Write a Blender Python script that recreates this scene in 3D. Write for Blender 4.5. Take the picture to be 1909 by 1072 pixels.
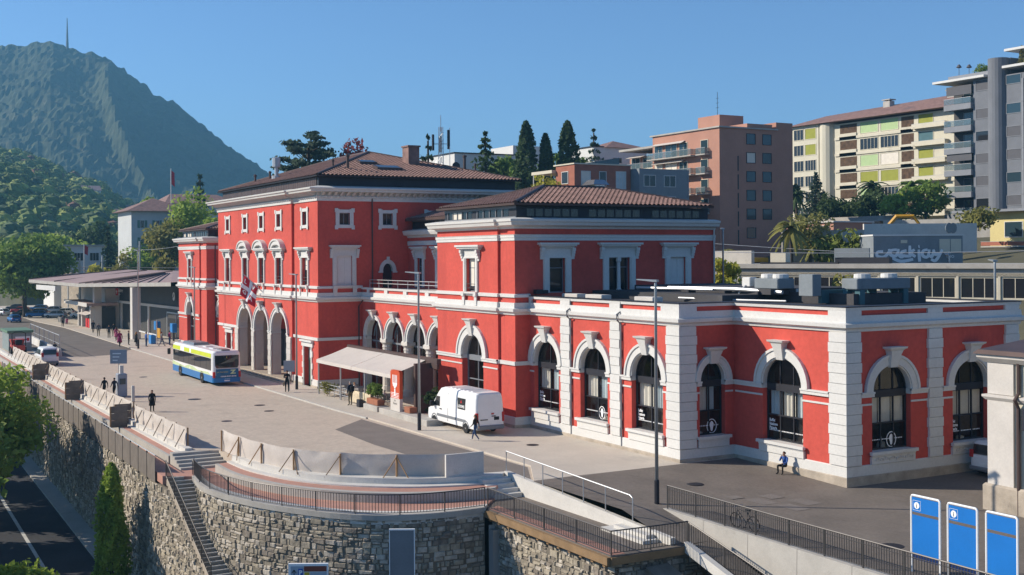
import bpy, math, random
from mathutils import Vector, Matrix, noise
sc=bpy.context.scene
for o in list(bpy.data.objects): bpy.data.objects.remove(o)
C=sc.collection
rad=math.radians; PI=math.pi; sin=math.sin; cos=math.cos
# ---------------------------------------------------------------- camera
yaw,roll=-1.0610615,-6.316093e-3
fw=Vector((sin(yaw),cos(yaw),0)); rt=Vector((cos(yaw),-sin(yaw),0)); up=Vector((0,0,1))
r2=rt*cos(roll)+up*sin(roll); u2=-rt*sin(roll)+up*cos(roll)
cd=bpy.data.cameras.new('camera'); cam=bpy.data.objects.new('camera',cd); C.objects.link(cam)
cam.matrix_world=Matrix(((r2.x,u2.x,-fw.x,0),(r2.y,u2.y,-fw.y,0),(r2.z,u2.z,-fw.z,12),(0,0,0,1)))
cd.sensor_fit='HORIZONTAL'; cd.sensor_width=36; cd.lens=2250/1909*36; cd.shift_y=-59.99/1909
cd.clip_start=.5; cd.clip_end=12000; sc.camera=cam
# ---------------------------------------------------------------- sky and sun
SUN_AZ,SUN_EL=rad(54),rad(30)          # direction the light travels (from +X towards +Y), sun height
w=bpy.data.worlds.new('World'); sc.world=w; w.use_nodes=True
nt=w.node_tree; nt.nodes.clear()
wo=nt.nodes.new('ShaderNodeOutputWorld'); bg=nt.nodes.new('ShaderNodeBackground'); sk=nt.nodes.new('ShaderNodeTexSky')
sk.sky_type='NISHITA'; sk.sun_disc=False; sk.sun_elevation=SUN_EL
sk.sun_rotation=math.atan2(-cos(SUN_AZ),-sin(SUN_AZ))
sk.altitude=1800; sk.air_density=1.0; sk.dust_density=0.; sk.ozone_density=6.5
bg.inputs['Strength'].default_value=.118
nt.links.new(sk.outputs[0],bg.inputs[0]); nt.links.new(bg.outputs[0],wo.inputs[0])
sd=bpy.data.lights.new('sun','SUN'); sd.energy=4.8; sd.angle=rad(.5); sd.color=(1,.905,.77)
so=bpy.data.objects.new('sun',sd); C.objects.link(so)
ld=Vector((cos(SUN_AZ)*cos(SUN_EL),sin(SUN_AZ)*cos(SUN_EL),-sin(SUN_EL)))
so.rotation_euler=ld.to_track_quat('-Z','Y').to_euler(); so.location=(-60,-60,80)
vs=sc.view_settings; vs.view_transform='Standard'; vs.look='None'; vs.exposure=.4; vs.gamma=1; vs.use_curve_mapping=False
# ---------------------------------------------------------------- materials
M={}
def mat(n,c,rough=.8,var=.12,scale=.6,bump=0.,bscale=12,metal=0.,spec=.3,fine=.06,stain=None):
    m=bpy.data.materials.new(n); m.use_nodes=True; M[n]=m
    t=m.node_tree; b=t.nodes['Principled BSDF']; N=t.nodes.new; L=t.links.new
    b.inputs['Roughness'].default_value=rough; b.inputs['Metallic'].default_value=metal
    b.inputs['Specular IOR Level'].default_value=spec
    g=N('ShaderNodeNewGeometry')
    n1=N('ShaderNodeTexNoise'); n1.inputs['Scale'].default_value=scale; n1.inputs['Detail'].default_value=5; n1.inputs['Roughness'].default_value=.62
    n2=N('ShaderNodeTexNoise'); n2.inputs['Scale'].default_value=scale*17; n2.inputs['Detail'].default_value=3
    L(g.outputs['Position'],n1.inputs['Vector']); L(g.outputs['Position'],n2.inputs['Vector'])
    mx=N('ShaderNodeMix'); mx.data_type='RGBA'
    c=list(c)[:3]
    mx.inputs[6].default_value=(*[max(0,x*(1-var)) for x in c],1); mx.inputs[7].default_value=(*[min(1,x*(1+var)) for x in c],1)
    r=N('ShaderNodeMapRange'); r.inputs[1].default_value=.3; r.inputs[2].default_value=.7
    L(n1.outputs['Fac'],r.inputs[0]); L(r.outputs[0],mx.inputs[0])
    r2_=N('ShaderNodeMapRange'); r2_.inputs[1].default_value=.25; r2_.inputs[2].default_value=.75; r2_.inputs[3].default_value=1-fine; r2_.inputs[4].default_value=1+fine
    L(n2.outputs['Fac'],r2_.inputs[0])
    mu=N('ShaderNodeMix'); mu.data_type='RGBA'; mu.blend_type='MULTIPLY'; mu.inputs[0].default_value=1
    L(mx.outputs[2],mu.inputs[6]); L(r2_.outputs[0],mu.inputs[7])
    out=mu.outputs[2]
    if stain:
        n3=N('ShaderNodeTexNoise'); n3.inputs['Scale'].default_value=stain[1]; n3.inputs['Detail'].default_value=6; n3.inputs['Roughness'].default_value=.7
        mp=N('ShaderNodeMapping'); mp.inputs['Scale'].default_value=stain[3] if len(stain)>3 else (1,1,1)
        L(g.outputs['Position'],mp.inputs[0]); L(mp.outputs[0],n3.inputs['Vector'])
        r3=N('ShaderNodeMapRange'); r3.inputs[1].default_value=stain[2]; r3.inputs[2].default_value=stain[2]+.14
        L(n3.outputs['Fac'],r3.inputs[0])
        ms=N('ShaderNodeMix'); ms.data_type='RGBA'; ms.inputs[7].default_value=(*stain[0],1); L(out,ms.inputs[6])
        sf=N('ShaderNodeMath'); sf.operation='MULTIPLY'; sf.inputs[1].default_value=stain[4] if len(stain)>4 else .7
        L(r3.outputs[0],sf.inputs[0]); L(sf.outputs[0],ms.inputs[0]); out=ms.outputs[2]
    L(out,b.inputs['Base Color'])
    if bump:
        nb=N('ShaderNodeTexNoise'); nb.inputs['Scale'].default_value=bscale; nb.inputs['Detail'].default_value=4
        L(g.outputs['Position'],nb.inputs['Vector'])
        bp=N('ShaderNodeBump'); bp.inputs['Strength'].default_value=bump; bp.inputs['Distance'].default_value=.05
        L(nb.outputs['Fac'],bp.inputs['Height']); L(bp.outputs[0],b.inputs['Normal'])
    return m
mat('red',(.56,.086,.062),.88,.13,.22,.12,30,fine=.09,stain=((.42,.062,.05),.45,.55,(1,1,.16),.55))
mat('white',(.64,.625,.59),.7,.05,.4,.08,25,stain=((.47,.45,.42),.5,.62,(1,1,.35),.5))
mat('cream_white',(.58,.54,.49),.75,.08,.5)
mat('stone',(.40,.34,.27),.85,.22,1.2,.3,20,stain=((.16,.14,.12),.8,.6))
mat('tile',(.25,.15,.125),.75,.30,1.3,.1,20,stain=((.13,.10,.095),.25,.58))
mat('metal_brown',(.10,.066,.058),.5,.15,.8,metal=.3)
mat('metal_dark',(.035,.035,.042),.5,.15,.8,metal=.3)
mat('grey_frame',(.20,.21,.225),.5,.08,1)
mat('roof_dark',(.065,.062,.064),.85,.25,.4,.15,10,stain=((.16,.15,.14),.3,.6))
mat('steel',(.46,.47,.48),.45,.05,2,metal=.6)
mat('rail_metal',(.085,.080,.078),.45,.1,2,metal=.5)
mat('black',(.015,.015,.016),.5,.1,2)
mat('rubber',(.02,.02,.021),.8,.1,3)
mat('chrome',(.5,.5,.52),.25,.05,3,metal=.9)
mat('concrete',(.42,.395,.355),.85,.12,.7,.1,20,stain=((.24,.22,.19),.6,.58))
mat('concrete_light',(.60,.575,.53),.85,.08,.7,.08,20,stain=((.36,.34,.30),.7,.6))
mat('wood',(.34,.20,.095),.75,.2,2)
mat('green_door',(.12,.20,.155),.6,.1,1)
mat('shutter_white',(.68,.66,.63),.7,.05,1)
mat('curtain',(.74,.68,.58),.9,.08,1.5)
mat('curtain_blue',(.55,.63,.64),.9,.08,1.5)
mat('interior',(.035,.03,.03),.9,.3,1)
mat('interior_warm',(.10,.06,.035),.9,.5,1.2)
mat('letter_white',(.85,.85,.84),.6,.02,2)
mat('letter_black',(.02,.02,.02),.6,.02,2)
mat('letter_yellow',(.62,.50,.08),.6,.05,2)
mat('letter_red',(.55,.02,.02),.6,.05,2)
mat('letter_blue',(.02,.10,.42),.6,.05,2)
def glass(n,tint=(.02,.022,.025),tr=.55,rough=.03):
    m=bpy.data.materials.new(n); m.use_nodes=True; M[n]=m; t=m.node_tree; N=t.nodes.new; L=t.links.new
    t.nodes.remove(t.nodes['Principled BSDF']); o=t.nodes['Material Output']
    d=N('ShaderNodeBsdfDiffuse'); d.inputs[0].default_value=(*tint,1)
    tp=N('ShaderNodeBsdfTransparent'); tp.inputs[0].default_value=(.93,.95,.95,1)
    a=N('ShaderNodeMixShader'); a.inputs[0].default_value=tr; L(d.outputs[0],a.inputs[1]); L(tp.outputs[0],a.inputs[2])
    gl=N('ShaderNodeBsdfGlossy'); gl.inputs['Roughness'].default_value=rough
    lw=N('ShaderNodeLayerWeight'); lw.inputs[0].default_value=.5; pw=N('ShaderNodeMath'); pw.operation='POWER'; pw.inputs[1].default_value=4.5; L(lw.outputs['Facing'],pw.inputs[0]); fr=N('ShaderNodeMath'); fr.operation='MULTIPLY_ADD'; fr.inputs[1].default_value=.9; fr.inputs[2].default_value=.07; L(pw.outputs[0],fr.inputs[0])
    nz=N('ShaderNodeTexNoise'); nz.inputs['Scale'].default_value=.9; bp=N('ShaderNodeBump'); bp.inputs['Strength'].default_value=.03
    L(nz.outputs['Fac'],bp.inputs['Height']); L(bp.outputs[0],gl.inputs['Normal'])
    b=N('ShaderNodeMixShader'); L(fr.outputs[0],b.inputs[0]); L(a.outputs[0],b.inputs[1]); L(gl.outputs[0],b.inputs[2]); L(b.outputs[0],o.inputs[0])
    return m
glass('glass',tr=.94); glass('glass_dark',tr=.0); glass('glass_blue',(.03,.055,.07),.0); glass('glass_rail',(.16,.22,.24),.55); glass('car_glass',(.012,.014,.016),.15)
# ---------------------------------------------------------------- mesh helpers
WB={}
SPLIT=set('impost white_base stone_plinth parapet_rim string_course impost_band condenser fan_cowl roof_room roof_hatch overhead_wires louvre frieze_band recess_cornice roof_slab rails roof_boxes room_ raised_roof flat_roof terrace_floor jamb_lining floodlight rear_handle roof_rib screen terrace_roof stair_slot roof_bench support pump pipe spokes pedals bracket window_rail post pillar tread chimney cornice'.split())
class MB:
    def __init__(s): s.v=[]; s.f=[]; s.m=[]
    def add(s,vs,fs,mi=0):
        o=len(s.v); s.v+=[tuple(p) for p in vs]; s.f+=[tuple(i+o for i in f) for f in fs]; s.m+=[mi]*len(fs); return s
    def quad(s,a,b,c,d,mi=0): return s.add([a,b,c,d],[(0,1,2,3)],mi)
    def hexa(s,p,mi=0): return s.add(p,[(0,3,2,1),(4,5,6,7),(0,1,5,4),(1,2,6,5),(2,3,7,6),(3,0,4,7)],mi)
    def box(s,x0,x1,y0,y1,z0,z1,mi=0):
        return s.hexa([(x0,y0,z0),(x1,y0,z0),(x1,y1,z0),(x0,y1,z0),(x0,y0,z1),(x1,y0,z1),(x1,y1,z1),(x0,y1,z1)],mi)
    def fbox(s,F,u0,u1,d0,d1,z0,z1,mi=0):
        return s.hexa([F(u0,d0,z0),F(u1,d0,z0),F(u1,d1,z0),F(u0,d1,z0),F(u0,d0,z1),F(u1,d0,z1),F(u1,d1,z1),F(u0,d1,z1)],mi)
    def bbox(s,x0,x1,y0,y1,z0,z1,b=.02,mi=0):
        """box with chamfered vertical and top edges"""
        p=[]
        for z,i in ((z0,b),(z0+b,0),(z1-b,0),(z1,b)):
            k=b
            p+=[(x0+i+k,y0+i,z),(x1-i-k,y0+i,z),(x1-i,y0+i+k,z),(x1-i,y1-i-k,z),(x1-i-k,y1-i,z),(x0+i+k,y1-i,z),(x0+i,y1-i-k,z),(x0+i,y0+i+k,z)]
        f=[tuple(range(7,-1,-1)),tuple(range(24,32))]
        for l in range(3):
            for k in range(8): f.append((l*8+k,l*8+(k+1)%8,l*8+8+(k+1)%8,l*8+8+k))
        return s.add(p,f,mi)
    def prism(s,poly,vec,mi=0):
        n=len(poly); v=Vector(vec); a=[Vector(p) for p in poly]; b=[p+v for p in a]
        return s.add(a+b,[tuple(range(n-1,-1,-1)),tuple(range(n,2*n))]+[(i,(i+1)%n,n+(i+1)%n,n+i) for i in range(n)],mi)
    def tube(s,pts,r,n=6,mi=0,cap=True):
        pts=[Vector(p) for p in pts]; k=len(pts); rs=r if isinstance(r,(list,tuple)) else [r]*k; vs=[]; fs=[]
        for i,p in enumerate(pts):
            d=(pts[min(i+1,k-1)]-pts[max(i-1,0)])
            if d.length<1e-9: d=Vector((0,0,1))
            d.normalize()
            a=d.cross(Vector((0,0,1)) if abs(d.z)<.95 else Vector((1,0,0))).normalized(); b=d.cross(a)
            vs+=[p+(a*cos(2*PI*j/n)+b*sin(2*PI*j/n))*rs[i] for j in range(n)]
        for i in range(k-1):
            for j in range(n): fs.append((i*n+j,i*n+(j+1)%n,(i+1)*n+(j+1)%n,(i+1)*n+j))
        if cap: fs+=[tuple(range(n-1,-1,-1)),tuple(range((k-1)*n,k*n))]
        return s.add(vs,fs,mi)
    def bar(s,a,b,w,h,mi=0):
        """square bar from a to b"""
        a=Vector(a); b=Vector(b); d=(b-a).normalized()
        x=d.cross(Vector((0,0,1)) if abs(d.z)<.95 else Vector((0,1,0))).normalized()*w/2; y=d.cross(x).normalized()*h/2
        return s.hexa([a-x-y,a+x-y,a+x+y,a-x+y,b-x-y,b+x-y,b+x+y,b-x+y],mi)
    def lathe(s,c,prof,n=10,mi=0,axis='z'):
        vs=[]; fs=[]; k=len(prof)
        for r,h in prof:
            for j in range(n):
                a=2*PI*j/n; q=(r*cos(a),r*sin(a),h)
                if axis=='y': q=(q[0],q[2],q[1])
                if axis=='x': q=(q[2],q[0],q[1])
                vs.append((c[0]+q[0],c[1]+q[1],c[2]+q[2]))
        for i in range(k-1):
            for j in range(n): fs.append((i*n+j,i*n+(j+1)%n,(i+1)*n+(j+1)%n,(i+1)*n+j))
        fs+=[tuple(range(n-1,-1,-1)),tuple(range((k-1)*n,k*n))]
        return s.add(vs,fs,mi)
    def sweep(s,path,prof,mi=0,closed=False,cap=True):
        """profile (d outward to the right of travel, z) along a plan path with mitred corners"""
        P=[Vector((p[0],p[1])) for p in path]; zo=[p[2] if len(p)>2 else 0 for p in path]; n=len(P); k=len(prof); vs=[]; fs=[]
        def nrm(i,j):
            d=P[j]-P[i]; d.normalize(); return Vector((d.y,-d.x))
        for i in range(n):
            if closed or 0<i<n-1:
                a=nrm((i-1)%n,i); b=nrm(i,(i+1)%n); m=(a+b)/max(.2,1+a.dot(b))
            else: m=nrm(0,1) if i==0 else nrm(n-2,n-1)
            vs+=[(P[i].x+m.x*d,P[i].y+m.y*d,z+zo[i]) for d,z in prof]
        for i in range(n if closed else n-1):
            j=(i+1)%n
            for q in range(k): fs.append((i*k+q,j*k+q,j*k+(q+1)%k,i*k+(q+1)%k))
        if cap and not closed: fs+=[tuple(range(k)),tuple(range((n-1)*k+k-1,(n-1)*k-1,-1))]
        return s.add(vs,fs,mi)
    def arch(s,F,c,zs,rx,rz,w,d0,d1,n=18,mi=0,t0=0,t1=PI):
        """archivolt ring: inner radii rx,rz, width w, from depth d0 to d1"""
        vs=[]; fs=[]
        for i in range(n+1):
            t=t0+(t1-t0)*i/n; ct,st=-cos(t),sin(t)
            for rr,dd in ((0,d0),(0,d1),(w,d1),(w,d0)): vs.append(F(c+ct*(rx+rr),dd,zs+st*(rz+rr)))
        for i in range(n):
            for q in range(4): fs.append((i*4+q,i*4+(q+1)%4,i*4+4+(q+1)%4,i*4+4+q))
        fs+=[(0,1,2,3),(n*4+3,n*4+2,n*4+1,n*4)]
        return s.add(vs,fs,mi)
    def parts(s):
        r=list(range(len(s.v)))
        def fd(i):
            while r[i]!=i: r[i]=r[r[i]]; i=r[i]
            return i
        for f in s.f:
            a=fd(f[0])
            for i in f[1:]: r[fd(i)]=a
        out={}
        for f,m in zip(s.f,s.m): out.setdefault(fd(f[0]),[]).append((f,m))
        res=[]
        for fs in out.values():
            ix={}; b=MB()
            for f,m in fs:
                b.f.append(tuple(ix.setdefault(i,len(ix)) for i in f)); b.m.append(m)
            b.v=[s.v[i] for i in ix]; res.append(b)
        return res
    def build(s,name,mats,parent=None,smooth=False,kind=None,local=False):
        if name in SPLIT and kind is None and parent is not None:
            q=s.parts()
            if len(q)>1:
                o=[b._build(name,mats,parent,smooth,kind,local) for b in q]; return o[0]
        return s._build(name,mats,parent,smooth,kind,local)
    def _build(s,name,mats,parent=None,smooth=False,kind=None,local=False):
        me=bpy.data.meshes.new(name); o0=(0,0,0) if (parent is None or local) else WB.get(parent.name,(0,0,0))
        v=[(p[0]-o0[0],p[1]-o0[1],p[2]-o0[2]) for p in s.v] if o0!=(0,0,0) else s.v
        me.from_pydata(v,[],s.f)
        for x in ([mats] if isinstance(mats,str) else mats): me.materials.append(M[x])
        if any(s.m): me.polygons.foreach_set('material_index',s.m)
        if smooth: me.polygons.foreach_set('use_smooth',[True]*len(s.f))
        me.update()
        o=bpy.data.objects.new(name,me); C.objects.link(o)
        if parent is not None: o.parent=parent; WB[o.name]=o0
        else: WB[o.name]=(0,0,0)
        if kind: o['kind']=kind
        return o
def thing(name,label,cat,loc=(0,0,0),group=None):
    o=bpy.data.objects.new(name,None); C.objects.link(o); o.location=loc; o.empty_display_size=.3
    o['label']=label; o['category']=cat
    if group: o['group']=group
    WB[o.name]=tuple(loc); return o
def tag(o,label,cat,group=None):
    o['label']=label; o['category']=cat
    if group: o['group']=group
    return o
def struct(o): o['kind']='structure'; return o
def recenter(o,base):
    """move a world-built single-mesh thing's origin to its base"""
    o.data.transform(Matrix.Translation(-Vector(base))); o.location=base; return o
def dup(root,loc=None,rz=None,label=None,parent=None):
    r=root.copy(); C.objects.link(r)
    if parent is not None: r.parent=parent
    if loc is not None: r.location=loc
    if rz is not None: r.rotation_euler=(0,0,rz)
    if label: r['label']=label
    for ch in root.children: dup(ch,parent=r)
    return r
def inst(o,name,parent,loc=(0,0,0),rz=0,scale=None):
    """another object on the same mesh"""
    c=bpy.data.objects.new(name,o.data); C.objects.link(c); c.parent=parent; c.location=loc; c.rotation_euler=(0,0,rz)
    if scale: c.scale=scale
    if 'kind' in o: c['kind']=o['kind']
    return c
def text(mb,s,F,u,z,h,d,mi=0,align='LEFT',bold=0.,sx=1.):
    cu=bpy.data.curves.new('t','FONT'); cu.body=s; cu.size=h*1.4; cu.align_x=align; cu.offset=bold; cu.resolution_u=2
    ob=bpy.data.objects.new('t',cu); me=ob.to_mesh()
    vs=[F(u+p.co.x*sx,d,z+p.co.y) for p in me.vertices]; fs=[tuple(p.vertices) for p in me.polygons]
    mb.add(vs,fs,mi); ob.to_mesh_clear(); bpy.data.objects.remove(ob); bpy.data.curves.remove(cu)
def FY(y): return lambda u,d,z:(u,y-d,z)        # facade facing -Y, u = X
def FX(x): return lambda u,d,z:(x+d,u,z)        # facade facing +X, u = Y
def FXn(x): return lambda u,d,z:(x-d,u,z)       # facade facing -X
def FYp(y): return lambda u,d,z:(u,y+d,z)       # facade facing +Y
def wall(mb,F,u0,u1,z0,z1,ops=(),depth=.4,mi=0,mr=0,ma=1,n=16):
    """skin with openings (a,b,zbottom,zspring,rise); reveals go inwards"""
    us=u0; q=lambda a,b,c,d:mb.quad(F(a,0,c),F(b,0,c),F(b,0,d),F(a,0,d),mi)
    for (a,b,zb,zs,rz) in sorted(ops):
        if a>us: q(us,a,z0,z1)
        if zb>z0+1e-4:
            q(a,b,z0,zb); mb.quad(F(a,0,zb),F(b,0,zb),F(b,-depth,zb),F(a,-depth,zb),ma)
        for e in (a,b): mb.quad(F(e,0,zb),F(e,-depth,zb),F(e,-depth,zs),F(e,0,zs),mr)
        if rz>0:
            c=(a+b)/2; rx=(b-a)/2; pt=[(c-rx*cos(PI*i/n),zs+rz*sin(PI*i/n)) for i in range(n+1)]
            for i in range(n):
                (x,z),(x2,z2)=pt[i],pt[i+1]
                mb.quad(F(x,0,z),F(x2,0,z2),F(x2,0,z1),F(x,0,z1),mi); mb.quad(F(x,0,z),F(x2,0,z2),F(x2,-depth,z2),F(x,-depth,z),ma)
        else:
            q(a,b,zs,z1); mb.quad(F(a,0,zs),F(b,0,zs),F(b,-depth,zs),F(a,-depth,zs),ma)
        us=b
    if us<u1: q(us,u1,z0,z1)
def archpane(mb,F,a,b,zb,zs,rz,d,mi=0,n=14):
    if rz<=0: mb.quad(F(a,d,zb),F(b,d,zb),F(b,d,zs),F(a,d,zs),mi); return
    c=(a+b)/2; rx=(b-a)/2
    vs=[F(a,d,zb),F(b,d,zb)]+[F(c+rx*cos(PI*i/n),d,zs+rz*sin(PI*i/n)) for i in range(n+1)]
    mb.add(vs,[tuple(range(len(vs)))],mi)
# ================================================================ ground, plaza, pavements, walkway
mat('asphalt_worn',(.50,.42,.335),.9,.10,.22,.10,14,fine=.12,stain=((.40,.335,.27),.22,.50,(1,1,1),.85))
mat('asphalt_dark',(.165,.14,.118),.9,.16,.35,.12,14,fine=.14,stain=((.20,.17,.15),.25,.56,(1,1,1),.8))
mat('asphalt_road',(.052,.053,.058),.9,.16,.4,.12,14,fine=.12)
mat('asphalt_patch',(.19,.165,.145),.9,.10,.6,.1,14,fine=.12)
mat('paving',(.52,.46,.385),.85,.08,.35,.06,16,stain=((.36,.325,.29),.25,.56,(1,1,1),.6))
mat('kerb',(.46,.44,.40),.85,.1,1.2)
mat('red_paving',(.46,.245,.185),.85,.12,.8,.08,14)
mat('ground_earth',(.10,.095,.06),.95,.3,.05)
mat('ballast',(.17,.14,.12),.95,.3,1.5,.3,8)
mat('road_paint',(.55,.54,.5),.8,.15,2)
def hill(x,y):
    """height of the natural ground"""
    if y<61: return -14
    # camera-aligned distance behind the station drives the rise
    z=-.4
    if y>88: z+=(min(y,104)-88)/16*6.5
    if y>104: z+=(min(y,150)-104)*.16
    if y>150: z+=(min(y,230)-150)*.12
    if y>230: z+=(min(y,900)-230)*.02
    if x<-215: z-=min(1,(-215-x)/60)*max(0,z)*.55
    return z
b=MB(); xs=[-5200,-3000,-1800,-1200,-900,-700,-560,-460]+[-400+12*i for i in range(36)]+[60,140,300,700,1600,4000]; ys=[-4000,-1500,-600,-250,-100,-40,0,16,30,60.9,61,70,80,88,92,96,100,104,112,120,130,140,150,165,180,200,230,280,360,500,800,1400,2600,5200]
vs=[]; 
for y in ys:
    for x in xs: vs.append((x,y,hill(x,y)+(.3*noise.noise(Vector((x*.05,y*.05,0))) if y>88 else 0)))
nx=len(xs); fs=[(j*nx+i,j*nx+i+1,(j+1)*nx+i+1,(j+1)*nx+i) for j in range(len(ys)-1) for i in range(nx-1)]
b.add(vs,fs); struct(b.build('ground','ground_earth'))
def sheet(n,poly,z,mt,thick=0):
    m=MB(); p=[(q[0],q[1],q[2] if len(q)>2 else z) for q in poly]
    if thick: m.prism([(q[0],q[1],q[2]-thick) for q in p],(0,0,thick))
    else: m.add(p,[tuple(range(len(p)))])
    return struct(m.build(n,mt))
# plan of the plaza edge (top of the walkway wall), from far left to the ramp
EDGE=[(-330,18.75),(-154,18.75),(-112,18.8),(-92,19.0),(-75.9,19.2),(-75.0,20.8),(-72.0,21.0),(-69.19,21.25),(-66.8,21.8),(-64.64,22.54),(-62.6,23.8),(-60.97,25.48),(-59.6,27.6),(-58.63,30.21),(-58.4,32.2)]
sheet('plaza_road',EDGE+[(-55.5,32.2),(-55.5,60),(-330,60)],-.10,'asphalt_worn',.5)
sheet('station_pavement',[(-165,34.15),(-139.9,34.1),(-111,34.05),(-100,34.1),(-89.4,34.15),(-83.7,34.4),(-59.7,34.5),(-55.45,32.25),(-55.6,47),(-75,47),(-166,47)],.0,'paving',.3)
m=MB(); kp=[(-165,34.15),(-139.9,34.1),(-111,34.05),(-100,34.1),(-89.4,34.15),(-83.7,34.4)]
for (x0,y0),(x1,y1) in zip(kp[:-1],kp[1:]):
    n=max(1,int((x1-x0)/1.0))
    for i in range(n):
        a=x0+(x1-x0)*i/n; c=x0+(x1-x0)*(i+1)/n; ya=y0+(y1-y0)*i/n; yb=y0+(y1-y0)*(i+1)/n
        m.hexa([(a+.01,ya-.17,-.3),(c-.01,yb-.17,-.3),(c-.01,yb,-.3),(a+.01,ya,-.3),(a+.01,ya-.15,.012),(c-.01,yb-.15,.012),(c-.01,yb,.012),(a+.01,ya,.012)])
ko=struct(m.build('kerb','kerb'))
sheet('far_pavement',[(-330,33.2),(-245,33.0),(-221,34.4),(-165,34.15),(-166,60),(-330,60)],-.02,'paving',.2)
sheet('far_road',[(-330,24),(-250,24),(-166,22.8),(-157,24.2),(-154.5,26.5),(-156,30),(-163,33.6),(-165,34.1),(-221,34.3),(-245,32.9),(-330,33.1)],-.094,'asphalt_dark')
sheet('asphalt_patch',[(-83.7,33.9),(-79.7,30.3),(-72,30.0),(-62.5,30.4),(-58.75,31),(-58.6,32.2),(-56,32.4),(-59.7,34.3)],-.095,'asphalt_patch')
# right-hand yard, falling gently to the right
m=MB(); xs=[-55.6,-53,-50,-47,-44,-41,-38,-34,-30,-24,-10]; ys=[34.95,37,40,43,46.2,50,55,62]
def yz(x,y): t=min(1,max(0,(x+56)/10)); return .004-.32*t*t*(3-2*t)
vs=[(x,y,yz(x,y)) for y in ys for x in xs]; nx=len(xs)
m.add(vs,[(j*nx+i,j*nx+i+1,(j+1)*nx+i+1,(j+1)*nx+i) for j in range(len(ys)-1) for i in range(nx-1)])
m.add([(-55.5,32.2,.003),(-47.2,32.25,-.02),(-47.2,34.95,-.27),(-55.6,34.95,.004),(-43.2,32.4,-.94),(-43.2,34.7,-.93),(-58.3,32.25,-.09),(-55.5,32.2,-.09)],[(0,1,2,3),(1,4,5,2)])
struct(m.build('station_yard','asphalt_dark'))
# worn repair slabs, manhole covers
rl=[((-47.2,41.2),1.5,.9),((-45.2,41.8),1.5,1.0),((-46.4,40.0),1.6,.9),((-44.5,40.4),1.5,.9),((-48,39.4),1.3,.8)]
for (x,y),w_,h_ in rl: sheet('repair_slab',[(x-w_/2,y-h_/2),(x+w_/2,y-h_/2),(x+w_/2,y+h_/2),(x-w_/2,y+h_/2)],yz(x,y)+.012,'asphalt_patch')
for x,y,r in ((-96,30,.45),(-92,29.5,.4),(-103,26.5,.55),(-125,27,.4),(-88,25,.4),(-36.5,38.6,.5),(-66,38.3,.4),(-51,39.5,.45)):
    m=MB(); z=(yz(x,y) if x>-56 else -.1 if y<34 else 0)+.006; m.lathe((x,y,z),[(r,0),(r,.008),(r*.8,.01)],16); struct(m.build('manhole_cover','metal_dark'))
# lower street
m=MB(); 
def sz(x): return -7.6-(x+130)*.022 if x>-130 else -7.6
xs=[-420,-300,-220,-160,-130,-110,-95,-80,-65,-50,-30,0]; ys=[-30,16.9]
vs=[(x,y,sz(x)) for y in ys for x in xs]; nx=len(xs); m.add(vs,[(i,i+1,nx+i+1,nx+i) for i in range(nx-1)]); struct(m.build('lower_street','asphalt_road'))
m=MB(); 
for i in range(nx-1): m.quad((xs[i],11.75,sz(xs[i])+.006),(xs[i+1],11.75,sz(xs[i+1])+.006),(xs[i+1],12.0,sz(xs[i+1])+.006),(xs[i],12.0,sz(xs[i])+.006))
struct(m.build('road_marking','road_paint'))
m=MB(); m.sweep([(x,15.2,sz(x)) for x in xs],[(-1.6,0),(0,0),(0,.13),(-1.6,.14)]); struct(m.build('lower_footway','concrete'))
sheet('track_bed',[(-330,61.2),(-20,61.2),(-20,88),(-330,88)],-.2,'ballast')
# ================================================================ the station
ST=thing('station_building','long red railway station with white trim, arched windows and brown tiled hip roofs','station',(-104.3,42.4,0))
YC,YC2,XC=38.1,37.88,-104.3            # central block: corner strip, projecting front, side wall
YP,YP2,XP,XP0=41.1,40.92,-73.13,-85.15  # right pavilion
YW,XW,YV,XV=42.3,-55.96,46.3,-46.87     # right wing: long front, corner, set-back front, end wall
YR,YU=42.4,47.1                         # loggia front, upper recessed wall
XL0,XL1,XCL=-167.0,-153.4,-136.3        # left pavilion, left wall of the central block
LOW=[(XL0,58.7),(XL0,YP2),(-156.2,YP2),(-156.2,YP),(XL1,YP),(XL1,YR),(XCL,YR),(XCL,YC2),(-110.9,YC2),(-110.9,YC),(XC,YC),(XC,YR),(XP0,YR),(XP0,YP2),(-75.3,YP2),(-75.3,YP),(XP,YP),(XP,YW),(XW,YW),(XW,YV),(XV,YV),(XV,59.82),(-60,59.82)]
ZS=4.6
red=MB(); wht=MB(); 
# --- openings
arc_w=[(-72.6,-69.3),(-66.63,-63.43),(-60.8,-57.6)]     # long front of the right wing
op=lambda a,b,zb=1.4,zs=ZS,rz=None:(a,b,zb,zs,(b-a)/2*.96 if rz is None else rz)
wall(red,FY(YW),XP,XW,-.6,9.05,[op(*a) for a in arc_w],.42)
wall(red,FX(XW),YW,YV,-.6,9.05,[op(43.72,45.6,1.4,ZS,1.15)],.42)
wall(red,FY(YV),XW,XV,-.6,9.05,[op(-53.45,-50.15)],.42)
wall(red,FX(XV),YV,59.82,-.6,9.05,[op(48.15,51.05),op(54.35,57.25)],.42)
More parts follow.
